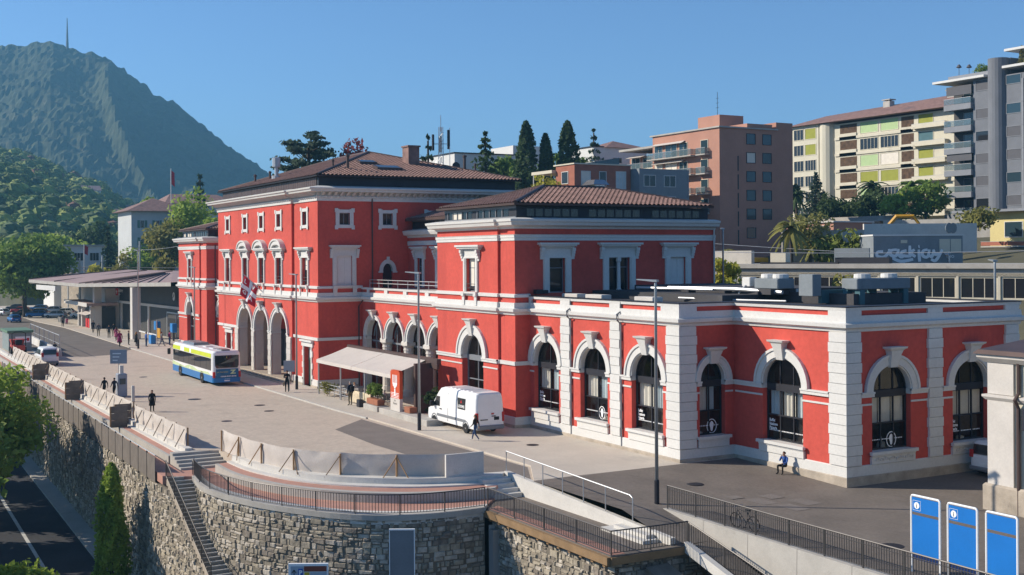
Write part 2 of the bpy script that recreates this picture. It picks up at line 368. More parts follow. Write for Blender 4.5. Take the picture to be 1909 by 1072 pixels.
# pavilion right
wall(red,FY(YP2),XP0,-75.3,-.6,8.4,[op(-80.95,-77.55,0.0)],.55)
wall(red,FY(YP2),XP0,-75.3,8.4,13.95,[(-80.15,-78.6,9.34,11.8,0)],.38)
wall(red,FX(-75.3),YP2,YP,-.6,13.95); wall(red,FY(YP),-75.3,XP,-.6,13.95)
wall(red,FX(XP),YP,58.7,-.6,8.4)
wall(red,FX(XP),YP,58.7,8.4,13.95,[(43.87,45.18,9.34,11.8,0),(48.9,50.75,9.34,11.8,0),(54.45,55.85,9.34,11.8,0)],.38)
wall(red,FXn(XP0),YP2,58.7,-.6,13.95)
# loggia and recess
la=[-101.45,-96.75,-92.25,-87.85]
wall(red,FY(YR),XC,XP0,ZS,9.05,[(c-1.8,c+1.8,ZS,ZS+.1,1.65) for c in la],.5)
wall(red,FY(YU),XC,XP0,8.9,13.75,[(c-.55,c+.55,9.1,11.8,0) for c in (-101.7,-97.3,-92.9,-88.5)],.35)
# central block
ca=[(-125.9,2.35),(-120.3,2.3),(-114.6,2.35)]
wall(red,FY(YC2),XCL,-110.9,-.6,8.4,[(-133.0,-131.1,0,3.65,0)]+[(c-h,c+h,0,ZS,2.05) for c,h in ca],.9)
wf=[-132.3,-125.8,-120.2,-114.6]; 
wall(red,FY(YC2),XCL,-110.9,8.4,14.0,[(c-.8,c+.8,9.34,11.9,0) for c in wf],.38)
wall(red,FY(YC2),XCL,-110.9,14.0,17.3,[(c-.6,c+.6,14.95,16.2,0) for c in wf],.3)
wall(red,FX(-110.9),YC2,YC,-.6,17.3)
wall(red,FY(YC),-110.9,XC,-.6,8.4,[(-108.1,-106.1,0,3.65,0)],.6)
wall(red,FY(YC),-110.9,XC,8.4,14.0,[(-108.5,-106.95,9.34,11.9,0)],.38)
wall(red,FY(YC),-110.9,XC,14.0,17.3,[(-108.3,-107.1,14.95,16.2,0)],.3)
wall(red,FX(XC),YC,59.2,-.6,8.4)
wall(red,FX(XC),YC,59.2,8.4,14.0,[(39.9,41.4,9.34,12.05,0),(44.46,45.46,9.05,10.58,.75)],.3)
wall(red,FX(XC),YC,59.2,14.0,17.3,[(40.18,41.2,14.9,16.0,0),(44.47,45.5,14.9,16.0,0),(49.2,50.2,14.9,16.0,0),(54,55,14.9,16,0)],.3)
wall(red,FXn(XCL),YC2,59.2,-.6,17.3); wall(red,FYp(59.2),XCL,XC,-.6,17.3)
# left connection and left pavilion
wall(red,FY(YR),XL1,XCL,-.6,9.05,[op(-152.9,-149.5,0.),op(-146.5,-143.1,0.),op(-141,-137.6,0.)],.5)
wall(red,FY(YU),XL1,XCL,8.9,13.75)
wall(red,FY(YP2),XL0,-156.2,-.6,8.4,[op(-162.6,-159.2,0.)],.55)
wall(red,FY(YP2),XL0,-156.2,8.4,13.95,[(-161.6,-160.05,9.34,11.8,0)],.38)
wall(red,FX(-156.2),YP2,YP,-.6,13.95); wall(red,FY(YP),-156.2,XL1,-.6,13.95)
wall(red,FX(XL1),YP,58.7,-.6,13.95); wall(red,FXn(XL0),YP2,58.7,-.6,13.95); wall(red,FYp(58.7),XL0,XL1,-.6,13.95); wall(red,FYp(58.7),XP0,XP,-.6,13.95)
red.build('wall',['red','white'],ST)
# --- plinth and white base
b=MB(); base=[(0,.2),(.10,.2),(.10,.7),(.06,.74),(0,.74)]; pl=[(0,-.6),(.16,-.6),(.16,.16),(.12,.2),(0,.2)]
subs=[[(-77.3,YP2),(-75.3,YP2),(-75.3,YP),(XP,YP),(XP,YW),(XW,YW),(XW,YV),(XV,YV),(XV,59.82)],[(XP0,YR),(XP0,YP2),(-81.2,YP2)],[(XC,YR-.3),(XC,YC)][::-1],[(XL0,50),(XL0,YP2),(-162.9,YP2)],[(-158.9,YP2),(-156.2,YP2),(-156.2,YP),(XL1,YP),(XL1,YR)],[(-106.0,YC),(XC,YC)],[(-110.9,YC2),(-110.9,YC),(-108.2,YC)],[(XCL,YC2),(-133.1,YC2)],[(-131,YC2),(-129.6,YC2)]]
for p in subs: b.sweep(p,base)
b.build('white_base','white',ST)
b=MB()
for p in subs: b.sweep(p,pl)
b.build('stone_plinth','stone',ST)
# --- lower cornice, parapet, rims
b=MB(); b.sweep(LOW,[(0,7.84),(.10,7.84),(.14,7.98),(.34,8.08),(.37,8.27),(.16,8.33),(.14,8.69),(0,8.69)]); b.build('lower_cornice','white',ST)
b=MB()
for p in ([(XC,YR),(XP0,YR)],[(XP,YW),(XW,YW),(XW,YV),(XV,YV),(XV,59.82),(-60,59.82)],[(XL1,YR),(XCL,YR)]): b.sweep(p,[(-.3,8.96),(.12,8.96),(.15,9.13),(-.3,9.13)])
b.build('parapet_rim','white',ST)
b=MB()
for p in ([(XP,YW),(XW,YW),(XW,YV),(XV,YV),(XV,59.82),(-60,59.82)],): b.sweep(p,[(-.35,9.13),(.17,9.13),(.17,9.18),(-.35,9.2)])
b.build('parapet_flashing','metal_dark',ST)
b=MB()
for p in ([(XCL,YR),(XCL,YC2),(-110.9,YC2),(-110.9,YC),(XC,YC),(XC,YR)],[(XP0,YR),(XP0,YP2),(-75.3,YP2),(-75.3,YP),(XP,YP),(XP,YW)],[(XL0,50),(XL0,YP2),(-156.2,YP2),(-156.2,YP),(XL1,YP),(XL1,YR)]): b.sweep(p,[(0,9.06),(.12,9.06),(.13,9.26),(0,9.31)])
b.build('string_course','white',ST)
# --- parapet blocks between the red strips
def one(n,f,mt,parent=None,kind=None):
    m=MB(); f(m); return m.build(n,mt,parent or ST,kind=kind)
for F,L_ in ((FY(YW),[(-73.1,-72.75),(-68.9,-67.7),(-63.0,-61.85),(-57.6,XW+.13)]),(FX(XW),[(YW+.002,43.45)]),(FY(YV),[(-48.05,XV+.13)]),(FX(XV),[(YV+.002,47.3),(52.3,53.46),(58.6,59.8)]),(FY(YR),[(-102.9,-102.4),(-98.9,-98.2),(-94.8,-94.1),(-90.4,-89.7),(-86.2,-85.5)])):
    for a,c in L_: one('parapet_block',lambda m:m.fbox(F,a,c,.002,.13,8.692,8.958),'white')
# --- pilasters built of quoin blocks
def pilaster(F,a,c,z0=.76,z1=7.83,n=13,k=0):
    """k=1: the right edge wraps the building's corner, k=-1: the left edge starts at it"""
    h=(z1-z0)/n; core=one('pilaster',lambda m:m.fbox(F,a+(.07 if k>-1 else 0),c-.07 if k<1 else c+.09,.002,.09,z0,z1),'white')
    for i in range(n):
        e=.0 if i%2 else .06
        m=MB(); m.fbox(F,a+(e if k>-1 else 0),c-e if k<1 else c+.15,.003,.15,z0+i*h+.015,z0+(i+1)*h-.015); m.build('quoin','white',core)
for F,L_ in ((FY(YW),[(-68.9,-67.7),(-63.0,-61.85),(-57.13,XW)]),(FX(XW),[(YW+.002,43.45)]),(FY(YV),[(-48.05,XV)]),(FX(XV),[(YV+.002,47.3),(52.3,53.46),(58.6,59.8)])):
    for a,c in L_: pilaster(F,a,c,k=1 if c in (XW,XV) else -1 if a in (YW+.002,YV+.002) else 0)
# --- arch trims
def keystone(F,c,zt,zc,w=.42,p=0):
    m=MB()
    for z0,z1,w0,w1,d0,d1 in ((zc-.15,zt-.45,w*.62,w*.85,.2,.38),(zt-.45,zt-.2,w*.85,w*1.05,.38,.46),(zt-.2,zt-.1,w*1.05,w*1.35,.44,.55),(zt-.1,zt,w*1.5,w*1.55,.56,.6)):
        m.hexa([F(c-w0,0.0,z0),F(c+w0,0.0,z0),F(c+w0,d0,z0),F(c-w0,d0,z0),F(c-w1,0.0,z1),F(c+w1,0.0,z1),F(c+w1,d1,z1),F(c-w1,d1,z1)])
    m.build('keystone','white',ST)
def arch_trim(F,a,c,rz=None,zs=ZS,key=True,w=.55,e0=None,e1=None,jd=.42,thin=True):
    cc=(a+c)/2; rx=(c-a)/2; rz=rx*.96 if rz is None else rz
    m=MB(); m.arch(F,cc,zs,rx+.02,rz+.02,w*.72,.002,.14); m.arch(F,cc,zs,rx+.02+w*.72,rz+.02+w*.72,w*.26,.002,.21); m.arch(F,cc,zs,rx-.06,rz-.06,.08,-.12,.06)
    m.build('archivolt','white',ST)
    if key: keystone(F,cc,zs+rz+w+.42,zs+rz)
    m=MB()
    for u0,u1,sd in ((e0 if e0 is not None else a-w-.1,a,1),(c,e1 if e1 is not None else c+w+.1,-1)):
        x0,x1=(u0,u1+.08) if sd>0 else (u0-.08,u1)
        m.fbox(F,x0,x1,.002,.13,zs-.28,zs-.02); m.fbox(F,x0,x1,.002,.18,zs-.1,zs)
        xi=(a,a+.08) if sd>0 else (c-.08,c)
        m.fbox(F,xi[0],xi[1],-jd,.0,zs-.28,zs)
        if thin: m.fbox(F,min(u0,u1),max(u0,u1),.002,.06,zs-.72,zs-.62)
    m.build('impost','white',ST)
for (a,c),e0,e1 in zip(arc_w,(XP+.003,-67.7,-61.85),(-68.9,-63.0,-57.13)): arch_trim(FY(YW),a,c,e0=e0,e1=e1)
arch_trim(FX(XW),43.72,45.6,1.15,e0=43.45,e1=YV-.14,w=.4)
arch_trim(FY(YV),-53.45,-50.15,e0=XW+.14,e1=-48.05)
arch_trim(FX(XV),48.15,51.05,e0=47.3,e1=52.3); arch_trim(FX(XV),54.35,57.25,e0=53.46,e1=58.6)
arch_trim(FY(YP2),-80.95,-77.55,e0=XP0+.003,e1=-75.32,jd=.55,w=.7)
arch_trim(FY(YP2),-162.6,-159.2,e0=XL0,e1=-156.22,jd=.55,w=.7); 
for a in (-152.9,-146.5,-141.): arch_trim(FY(YR),a,a+3.4,jd=.5)
for c in la: arch_trim(FY(YR),c-1.8,c+1.8,1.65,zs=ZS+.1,w=.38,thin=False,e0=c-2.2,e1=c+2.2)
for c,h in ca: arch_trim(FY(YC2),c-h,c+h,2.05,w=.45,thin=False,e0=c-h-.45,e1=c+h+.45,jd=.9)
b=MB()
b.sweep([(XW,YV-.01),(XW,YV-.01)][:0] or [(-75.3+.02,YP),(XP,YP),(XP,YW-.14)],[(0,4.33),(.12,4.33),(.14,4.6),(0,4.6)])
b.sweep([(-75.3,YP2),(-75.3,YP)],[(0,4.33),(.12,4.33),(.14,4.6),(0,4.6)])
b.sweep([(-110.9,YC),(XC,YC),(XC,YR-.15)],[(0,4.33),(.12,4.33),(.14,4.6),(0,4.6)])
b.fbox(FY(YC2),XCL,-128.75,.002,.13,4.33,4.6)
b.build('impost_band','white',ST)
# --- loggia columns
for c in (-99.1,-94.5,-90.05):
    m=MB(); m.lathe((c,YR+.25,0),[(.5,0),(.5,.5),(.44,.55),(.42,3.9),(.47,3.95),(.44,4.0),(.42,4.15),(.58,4.35)],12)
    m.box(c-.62,c+.62,YR-.2,YR+.6,4.35,4.62); m.build('column','cream_white',ST,smooth=False)
for a,c in ((XC+.01,-103.3),(-86.0,XP0-.01)): one('pier',lambda m:m.box(a,c,YR,YR+.5,-.3,ZS),'cream_white')
# --- portico piers and steps
for a,c in ((-129.5,-128.28),(-123.52,-122.62),(-117.98,-116.97),(-112.23,-111.0)):
    m=MB(); m.fbox(FY(YC2),a,c,.003,.10,-.1,4.32); o=m.build('pier_facing','cream_white',ST)
    for i in range(8):
        e=.0 if i%2 else .08
        q=MB(); q.fbox(FY(YC2),a+e,c-e,.10,.16,.02+i*.53,.53+i*.53); q.build('rustic_block','cream_white',o)
b=MB()
for c,h in ca:
    for s_ in (-1,1):
        x=c+s_*h; b.box(min(x,x-s_*.02),max(x,x-s_*.02),YC2+.02,YC2+.9,0,ZS-.3)
b.build('jamb_lining','cream_white',ST)
b=MB(); b.quad((-130,YC2+4.2,0),(-110,YC2+4.2,0),(-110,YC2+4.2,7.5),(-130,YC2+4.2,7.5)); b.build('portico_back_wall','red',ST)
b=MB(); b.box(-130,-110,YC2+.9,YC2+4.3,7.3,7.4); b.box(-130,-129.8,YC2+.9,YC2+4.3,0,7.3); b.box(-110.2,-110,YC2+.9,YC2+4.3,0,7.3); b.build('portico_ceiling','cream_white',ST)
for c in (-125.9,-120.3,-114.6):
    m=MB(); F=FY(YC2+4.2); m.fbox(F,c-1.5,c+1.5,.01,.1,0,4.2); o=m.build('portico_door','metal_dark',ST)
    m=MB(); 
    for s_ in (-1,1): m.quad(F(c+s_*.75-.6,.105,.3),F(c+s_*.75+.6,.105,.3),F(c+s_*.75+.6,.105,4),F(c+s_*.75-.6,.105,4))
    m.build('pane','glass_blue',o)
for i in range(3): one('step',lambda m:m.box(-130.2+i*.15,-110.6-i*.15,YC2-1.3+i*.4,YC2-.18 if i<2 else YC2+4.1,-.05 if i==0 else -.05,.05+.1*i),'stone')
# --- doors of the central block
def door(F,a,c,zt):
    m=MB(); m.fbox(F,a,c,-.5,-.42,0,zt); o=m.build('door','green_door',ST)
    q=MB(); q.quad(F(a+.25,-.412,2.55),F(c-.25,-.412,2.55),F(c-.25,-.412,zt-.15),F(a+.25,-.412,zt-.15)); q.build('pane','curtain_blue',o)
    q=MB(); q.fbox(F,(a+c)/2-.03,(a+c)/2+.03,-.42,-.39,0,zt); q.fbox(F,a,c,-.42,-.38,2.4,2.5); q.build('door_rail','green_door',o)
    q=MB(); q.fbox(F,(a+c)/2+.08,(a+c)/2+.14,-.42,-.34,1.0,1.25); q.build('handle','chrome',o)
    m=MB()
    for i in range(7):
        e=.42 if i%2 else .22
        m.fbox(F,a-e,a-.0,.004,.1,.0+i*.55,.53+i*.55); m.fbox(F,c+.0,c+e,.004,.1,.0+i*.55,.53+i*.55)
    m.fbox(F,a-.5,c+.5,.004,.12,3.66,4.1); m.fbox(F,a-.62,c+.62,.004,.3,4.1,4.26)
    m.build('door_surround','white',ST)
door(FY(YC2),-133.0,-131.1,3.65); door(FY(YC),-108.1,-106.1,3.65)
# --- upper storey windows
random.seed(5)
def rect_window(F,a,c,zb,zt,d=-.3,blind=.0,mull=True,mt='glass_dark'):
    m=MB(); t=.07
    m.fbox(F,a,a+t,d,d+.06,zb,zt); m.fbox(F,c-t,c,d,d+.06,zb,zt); m.fbox(F,a+t,c-t,d,d+.06,zb,zb+t); m.fbox(F,a+t,c-t,d,d+.06,zt-t,zt)
    if mull: x=(a+c)/2; m.fbox(F,x-.03,x+.03,d,d+.05,zb+t,zt-t)
    if zt-zb>2: m.fbox(F,a+t,c-t,d,d+.045,zb+(zt-zb)*.7,zb+(zt-zb)*.7+.06)
    o=m.build('window','grey_frame',ST)
    q=MB(); q.quad(F(a+.01,d+.02,zb+.01),F(c-.01,d+.02,zb+.01),F(c-.01,d+.02,zt-.01),F(a+.01,d+.02,zt-.01)); q.build('pane',mt,o)
    if blind>0:
        q=MB(); q.fbox(F,a+t,c-t,d+.03,d+.04,zt-(zt-zb)*blind,zt-t); q.build('blind','curtain',o)
    return o
def surround(F,a,c,zb,zt,cap=2.0,ped=False,jw=.32,below=True,frieze=.62):
    m=MB(); cc=(a+c)/2; hw=(c-a)/2+jw
    for u0,u1 in ((a-jw,a),(c,c+jw)):
        m.fbox(F,u0,u1,.002,.10,zb,zt); m.fbox(F,u0+.05 if u0<a-.01 and u1==a else u0+.1,u1-.1 if u1==a else u1-.05,.10,.14,zb,zt)
    m.fbox(F,a-jw,c+jw,.002,.11,zt,zt+.12); m.fbox(F,a-jw+.02,c+jw-.02,.002,.07,zt+.12,zt+frieze)
    z=zt+frieze
    m.fbox(F,cc-cap*.84,cc+cap*.84,.002,.2,z,z+.1); m.fbox(F,cc-cap*.92,cc+cap*.92,.002,.36,z+.1,z+.22); m.fbox(F,cc-cap,cc+cap,.002,.46,z+.22,z+.36)
    for s_ in (-1,1):
        x=cc+s_*(hw+.12)
        for k in range(4): m.fbox(F,x-.13,x+.13,.002,.32-.07*k,z-.02-.2*(k+1),z-.2*k)
    if ped:
        m.arch(F,cc,z+.34,cap*.62,.34,cap*.2,.002,.42,14); m.arch(F,cc,z+.34,cap*.82,.34+cap*.2,.16,.002,.52,14)
        archpane(m,F,cc-cap*.62,cc+cap*.62,z+.34,z+.345,.34,.06)
    if below:
        for u0,u1 in ((a-jw,a-.02),(c+.02,c+jw)): m.fbox(F,u0,u1,.14,.22,8.34,9.05); m.fbox(F,u0-.02,u1+.02,.14,.3,9.0,9.33)
        m.fbox(F,a-.02,c+.02,.135,.28,9.2,9.33)
    m.build('window_surround','white',ST)
for k,c in enumerate(wf+[-107.72]):
    F=FY(YC2 if k<4 else YC); rect_window(F,c-.8,c+.8,9.34,11.9,blind=(.45 if k in (0,4) else 0)); surround(F,c-.8,c+.8,9.34,11.9,2.0,k in (1,2,3))
    if k in (2,3,4,1):
        q=MB(); 
        for z in (9.75,10.05): q.tube([F(c-.78,-.05,z),F(c+.78,-.05,z)],.025,5)
        q.build('window_rail','rail_metal',ST)
def small_window(F,c,zb,zt,hw):
    rect_window(F,c-hw,c+hw,zb,zt,-.25)
    m=MB(); w_=.36
    m.fbox(F,c-hw-w_,c-hw,.002,.09,zb-.3,zt+.35); m.fbox(F,c+hw,c+hw+w_,.002,.09,zb-.3,zt+.35); m.fbox(F,c-hw,c+hw,.002,.085,zt,zt+.3); m.fbox(F,c-hw,c+hw,.002,.085,zb-.3,zb)
    for s_ in (-1,1):
        for z0,z1 in ((zb-.42,zb-.05),(zt+.05,zt+.42)): m.fbox(F,c+s_*(hw+.3)-.16,c+s_*(hw+.3)+.16,.09,.12,z0,z1)
    m.build('window_surround','white',ST)
for k,c in enumerate(wf+[-107.7]): small_window(FY(YC2 if k<4 else YC),c,14.95,16.2,.6)
for c in (40.69,44.98,49.7,54.5): small_window(FX(XC),c,14.9,16.0,.51)
# blind shuttered window, arched door on the side wall
F=FX(XC); surround(F,39.9,41.4,9.34,12.05,1.5,jw=.4); 
m=MB(); m.fbox(F,39.9,41.4,-.2,-.12,9.34,12.05); o=m.build('closed_shutter','shutter_white',ST)
for i in range(3):
    for j in range(2):
        q=MB(); q.fbox(F,40.0+j*.72,40.58+j*.72,-.12,-.09,9.5+i*.85,10.2+i*.85); q.build('shutter_panel','shutter_white',o)
m=MB(); archpane(m,F,44.46,45.46,9.05,10.58,.75,-.25); m.build('terrace_door','glass_dark',ST)
m=MB(); m.arch(F,44.96,10.58,.5,.75,.36,.002,.1); m.fbox(F,44.82,45.1,.1,.2,11.3,11.95); m.fbox(F,44.02,44.46,.002,.12,10.45,10.6); m.fbox(F,45.46,45.9,.002,.12,10.45,10.6); m.build('archivolt','white',ST)
# pavilion windows
F=FY(YP2); rect_window(F,-80.15,-78.6,9.34,11.8,blind=.85); surround(F,-80.15,-78.6,9.34,11.8,1.9,jw=.38)
q=MB(); [q.tube([F(-80.15,-.02,z),F(-78.6,-.02,z)],.025,5) for z in (9.6,9.9)]; q.build('window_rail','rail_metal',ST)
F=FY(YP2); rect_window(F,-161.6,-160.05,9.34,11.8); surround(F,-161.6,-160.05,9.34,11.8,1.95,jw=.38)
F=FX(XP)
for a,c,kind in ((43.87,45.18,0),(48.9,50.75,1),(54.45,55.85,2)):
    surround(F,a,c,9.34,11.8,(c-a)/2+.95,jw=.5,below=False,frieze=.72)
    if kind==2:
        m=MB(); m.fbox(F,a,c,-.25,-.15,9.34,11.8); o=m.build('closed_shutter','shutter_white',ST)
        for i in range(3):
            for j in range(2): q=MB(); q.fbox(F,a+.08+j*.66,a+.64+j*.66,-.15,-.12,9.5+i*.78,10.15+i*.78); q.build('shutter_panel','shutter_white',o)
    else: rect_window(F,a,c,9.34,11.8,mull=(kind==1))
    if kind==1:
        m=MB(); m.lathe((XP-.05,49.82,9.34),[(.2,0),(.2,.15),(.15,.2),(.13,2.1),(.2,2.2),(.2,2.46)],8); m.build('colonnette','white',ST)
for c in (-101.7,-97.3,-92.9,-88.5):
    F=FY(YU); rect_window(F,c-.55,c+.55,9.1,11.8,-.25); surround(F,c-.55,c+.55,9.1,11.8,1.5,jw=.45,below=False,frieze=.7)
# --- large arched windows of the ground floor
def big_window(F,a,c,zb,zs,rz,d=-.42,cols=2,letter=None,curt=True,door=False,mats=('curtain','curtain_blue')):
    m=MB(); t=.08; cc=(a+c)/2; rx=(c-a)/2
    m.fbox(F,a,a+t,d,d+.1,zb,zs); m.fbox(F,c-t,c,d,d+.1,zb,zs); m.fbox(F,a+t,c-t,d,d+.1,zb,zb+t)
    m.arch(F,cc,zs,rx-t,rz-t,t,d,d+.1,16)
    m.fbox(F,a+t,c-t,d-.01,d+.16,zs-.38,zs+.02)
    m.fbox(F,a+t,c-t,d,d+.08,2.78,2.86)
    for k in range(1,cols):
        x=a+(c-a)*k/cols; top=zs+rz*math.sqrt(max(0,1-((x-cc)/rx)**2))-t
        m.fbox(F,x-.035,x+.035,d,d+.09,zb+t,2.78); m.fbox(F,x-.035,x+.035,d,d+.09,2.86,zs-.38); m.fbox(F,x-.03,x+.03,d,d+.08,zs+.02,top)
    o=m.build('window','metal_dark' if not door else 'grey_frame',ST)
    q=MB(); archpane(q,F,a+.02,c-.02,zb+.02,zs,rz-.02,d+.03); q.build('pane','glass',o)
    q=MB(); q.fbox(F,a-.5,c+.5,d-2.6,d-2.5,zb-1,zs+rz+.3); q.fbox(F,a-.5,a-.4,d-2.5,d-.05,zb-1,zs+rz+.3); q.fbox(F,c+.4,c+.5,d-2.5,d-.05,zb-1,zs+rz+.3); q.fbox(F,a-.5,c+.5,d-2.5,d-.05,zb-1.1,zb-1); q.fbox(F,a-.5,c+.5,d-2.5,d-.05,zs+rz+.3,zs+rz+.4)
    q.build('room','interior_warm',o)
    if curt:
        w_=(c-a)/cols
        for k in range(cols):
            q=MB(); x0=a+k*w_+.06; n=10
            f=random.choice((.55,.8,1.)) if cols==2 else 1
            x1=x0+(w_-.12)*f
            for i in range(n):
                u0=x0+(x1-x0)*i/n; u1=x0+(x1-x0)*(i+1)/n; e0=.05*sin(i*2.1); e1=.05*sin((i+1)*2.1)
                q.quad(F(u0,d-.16+e0,2.8),F(u1,d-.16+e1,2.8),F(u1,d-.16+e1,zs-.3),F(u0,d-.16+e0,zs-.3))
            q.build('curtain',mats[(k+cols)%2],o)
        q=MB(); 
        for k in range(3):
            x=a+.4+random.random()*(c-a-.8); y=d-.5-random.random(); q.lathe((F(x,y,zb)[0],F(x,y,zb)[1],zb-.6),[(.25,0),(.22,.7),(.03,.75),(.02,1.0)],7)
        q.build('table_setting','curtain',o)
    if letter:
        q=MB(); w_=(c-a)/cols
        if letter in ('text','both'):
            for i,s_ in enumerate(('Buffet','Stazione','Pizzeria')): text(q,s_,F,a+.14,2.42-i*.22,.17,d+.045,0,bold=.008,sx=.85)
        n=int((c-a-.3)/.12)
        for i in range(n): q.fbox(F,a+.15+i*.12,a+.22+i*.12,d+.04,d+.046,1.9,1.96)
        if letter in ('ring','both'):
            x=a+(c-a)*.62 if letter=='ring' else c-.28
            if letter=='ring':
                q.arch(F,x,1.88,.32,.38,.05,d+.047,d+.052,20,t0=0,t1=2*PI)
                vs=[F(x+.17*cos(t)*(.8+.2*sin(3*t)),d+.048,1.88+.3*sin(t)) for t in [2*PI*i/16 for i in range(16)]]; q.add(vs,[tuple(range(16))])
            else:
                vs=[F(x+.13*cos(t)*(1+.3*sin(2*t)),d+.048,1.75+.3*sin(t)) for t in [2*PI*i/12 for i in range(12)]]; q.add(vs,[tuple(range(12))])
                q.fbox(F,x+.02,x+.24,d+.047,d+.05,1.62,1.70,1)
        q.build('window_lettering',['letter_white','letter_red'],o)
    return o
def sill(F,a,c,zt=1.4,carved=False):
    m=MB(); m.fbox(F,a-.28,c+.28,.102,.30,zt-.17,zt); m.fbox(F,a-.18,c+.18,.102,.2,zt-.26,zt-.17); m.fbox(F,a-.05,c+.05,-.4,.102,zt-.1,zt-.002)
    m.fbox(F,a-.18,c+.18,.003,.16,.742,zt-.26)
    o=m.build('sill','white',ST)
    if carved:
        q=MB(); random.seed(3)
        for i in range(int((c-a)/.17)):
            x=a+.08+i*.17; z=zt-.4+.05*sin(i*1.9)
            q.fbox(F,x,x+.1,.16,.2,z-.08,z+.05)
        q.build('carved_frieze','cream_white',o)
    return o
random.seed(11)
for (a,c),l in zip(arc_w,('text','ring','both')): big_window(FY(YW),a,c,1.4,ZS,(c-a)/2*.96,letter=l); sill(FY(YW),a,c)
big_window(FX(XW),43.72,45.6,1.4,ZS,1.15,letter='ring'); sill(FX(XW),43.72,45.6)
big_window(FY(YV),-53.45,-50.15,1.4,ZS,1.65*.96,cols=3,letter='both',mats=('curtain','curtain_blue')); sill(FY(YV),-53.45,-50.15)
big_window(FX(XV),48.15,51.05,1.4,ZS,1.45*.96,cols=3,letter='ring',mats=('curtain','curtain')); sill(FX(XV),48.15,51.05,carved=True)
big_window(FX(XV),54.35,57.25,1.4,ZS,1.45*.96,cols=3,letter='text',mats=('curtain','curtain')); sill(FX(XV),54.35,57.25,carved=True)
big_window(FY(YP2),-80.95,-77.55,.0,ZS,1.7*.96,d=-.55,curt=False,door=True); big_window(FY(YP2),-162.6,-159.2,0,ZS,1.63,d=-.55,curt=False,door=True)
for a in (-152.9,-146.5,-141.): big_window(FY(YR),a,a+3.4,0,ZS,1.63,d=-.5,curt=False,door=True)
for c in la:
    F=FY(YR); d=-.7; m=MB()
    for x in (c-1.0,c+1.0): m.fbox(F,x-.04,x+.04,d,d+.1,0,ZS+.9)
    m.fbox(F,c-2.0,c+2.0,d,d+.12,4.2,4.35); m.fbox(F,c-2,c+2,d,d+.1,2.4,2.5); m.arch(F,c,ZS+.1,1.45,1.3,.1,d,d+.12,14)
    o=m.build('window','grey_frame',ST); q=MB(); q.quad(F(c-2.2,d+.03,0),F(c+2.2,d+.03,0),F(c+2.2,d+.03,6.6),F(c-2.2,d+.03,6.6)); q.build('pane','glass',o)
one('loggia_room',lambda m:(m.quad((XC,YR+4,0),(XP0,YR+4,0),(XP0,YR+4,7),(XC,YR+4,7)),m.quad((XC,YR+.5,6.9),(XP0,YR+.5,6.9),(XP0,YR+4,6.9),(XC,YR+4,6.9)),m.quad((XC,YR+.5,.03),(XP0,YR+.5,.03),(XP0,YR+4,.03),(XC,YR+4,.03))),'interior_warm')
# --- upper bands and cornices
CP=[(XCL,59.2),(XCL,YC2),(-110.9,YC2),(-110.9,YC),(XC,YC),(XC,59.2)]
PP=[(XP0,58.7),(XP0,YP2),(-75.3,YP2),(-75.3,YP),(XP,YP),(XP,58.7)]
LP=[(XL0,58.7),(XL0,YP2),(-156.2,YP2),(-156.2,YP),(XL1,YP),(XL1,58.7)]
b=MB(); b.sweep(CP+[],[(0,17.08),(.1,17.08),(.12,17.36),(.2,17.42),(.22,17.5),(.1,17.52),(.1,17.86),(.95,17.9),(1.0,18.05),(1.12,18.12),(1.15,18.24),(0,18.46)]); b.build('main_cornice','white',ST)
# modillions: one bracket mesh, joined per face
def modillions(n,F,u0,u1,step):
    m=MB(); k=int((u1-u0)/step)
    for i in range(k+1):
        u=u0+(u1-u0)*i/k
        m.hexa([F(u-.11,.1,17.54),F(u+.11,.1,17.54),F(u+.11,.35,17.6),F(u-.11,.35,17.6),F(u-.11,.1,17.88),F(u+.11,.1,17.88),F(u+.11,.86,17.88),F(u-.11,.86,17.88)])
        m.fbox(F,u-.13,u+.13,.10,.24,17.36,17.44)
    return m.build(n,'white',ST,kind='stuff')
modillions('modillion',FY(YC2),XCL+.2,-111.1,.52); modillions('modillion',FY(YC),-110.6,XC-.25,.52); modillions('modillion',FX(XC),YC+.35,59,.6)
for pth in (PP,LP):
    b=MB(); b.sweep(pth,[(0,13.86),(.08,13.86),(.14,14.0),(.55,14.1),(.62,14.3),(.7,14.36),(.72,14.52),(0,14.64)]); b.build('pavilion_cornice','white',ST)
    b=MB(); b.sweep(pth,[(0,13.03),(.06,13.03),(.06,13.22),(.1,13.24),(.1,13.4),(.14,13.45),(0,13.47)]); b.build('frieze_band','white',ST)
for a,c in ((XC,XP0),(XL1,XCL)):
    b=MB(); b.sweep([(a,YU),(c,YU)],[(0,13.7),(.08,13.7),(.14,13.85),(.5,13.95),(.6,14.2),(.62,14.34),(0,14.45)]); b.sweep([(a,YU),(c,YU)],[(0,12.98),(.08,12.98),(.12,13.36),(0,13.4)]); b.build('recess_cornice','white',ST)
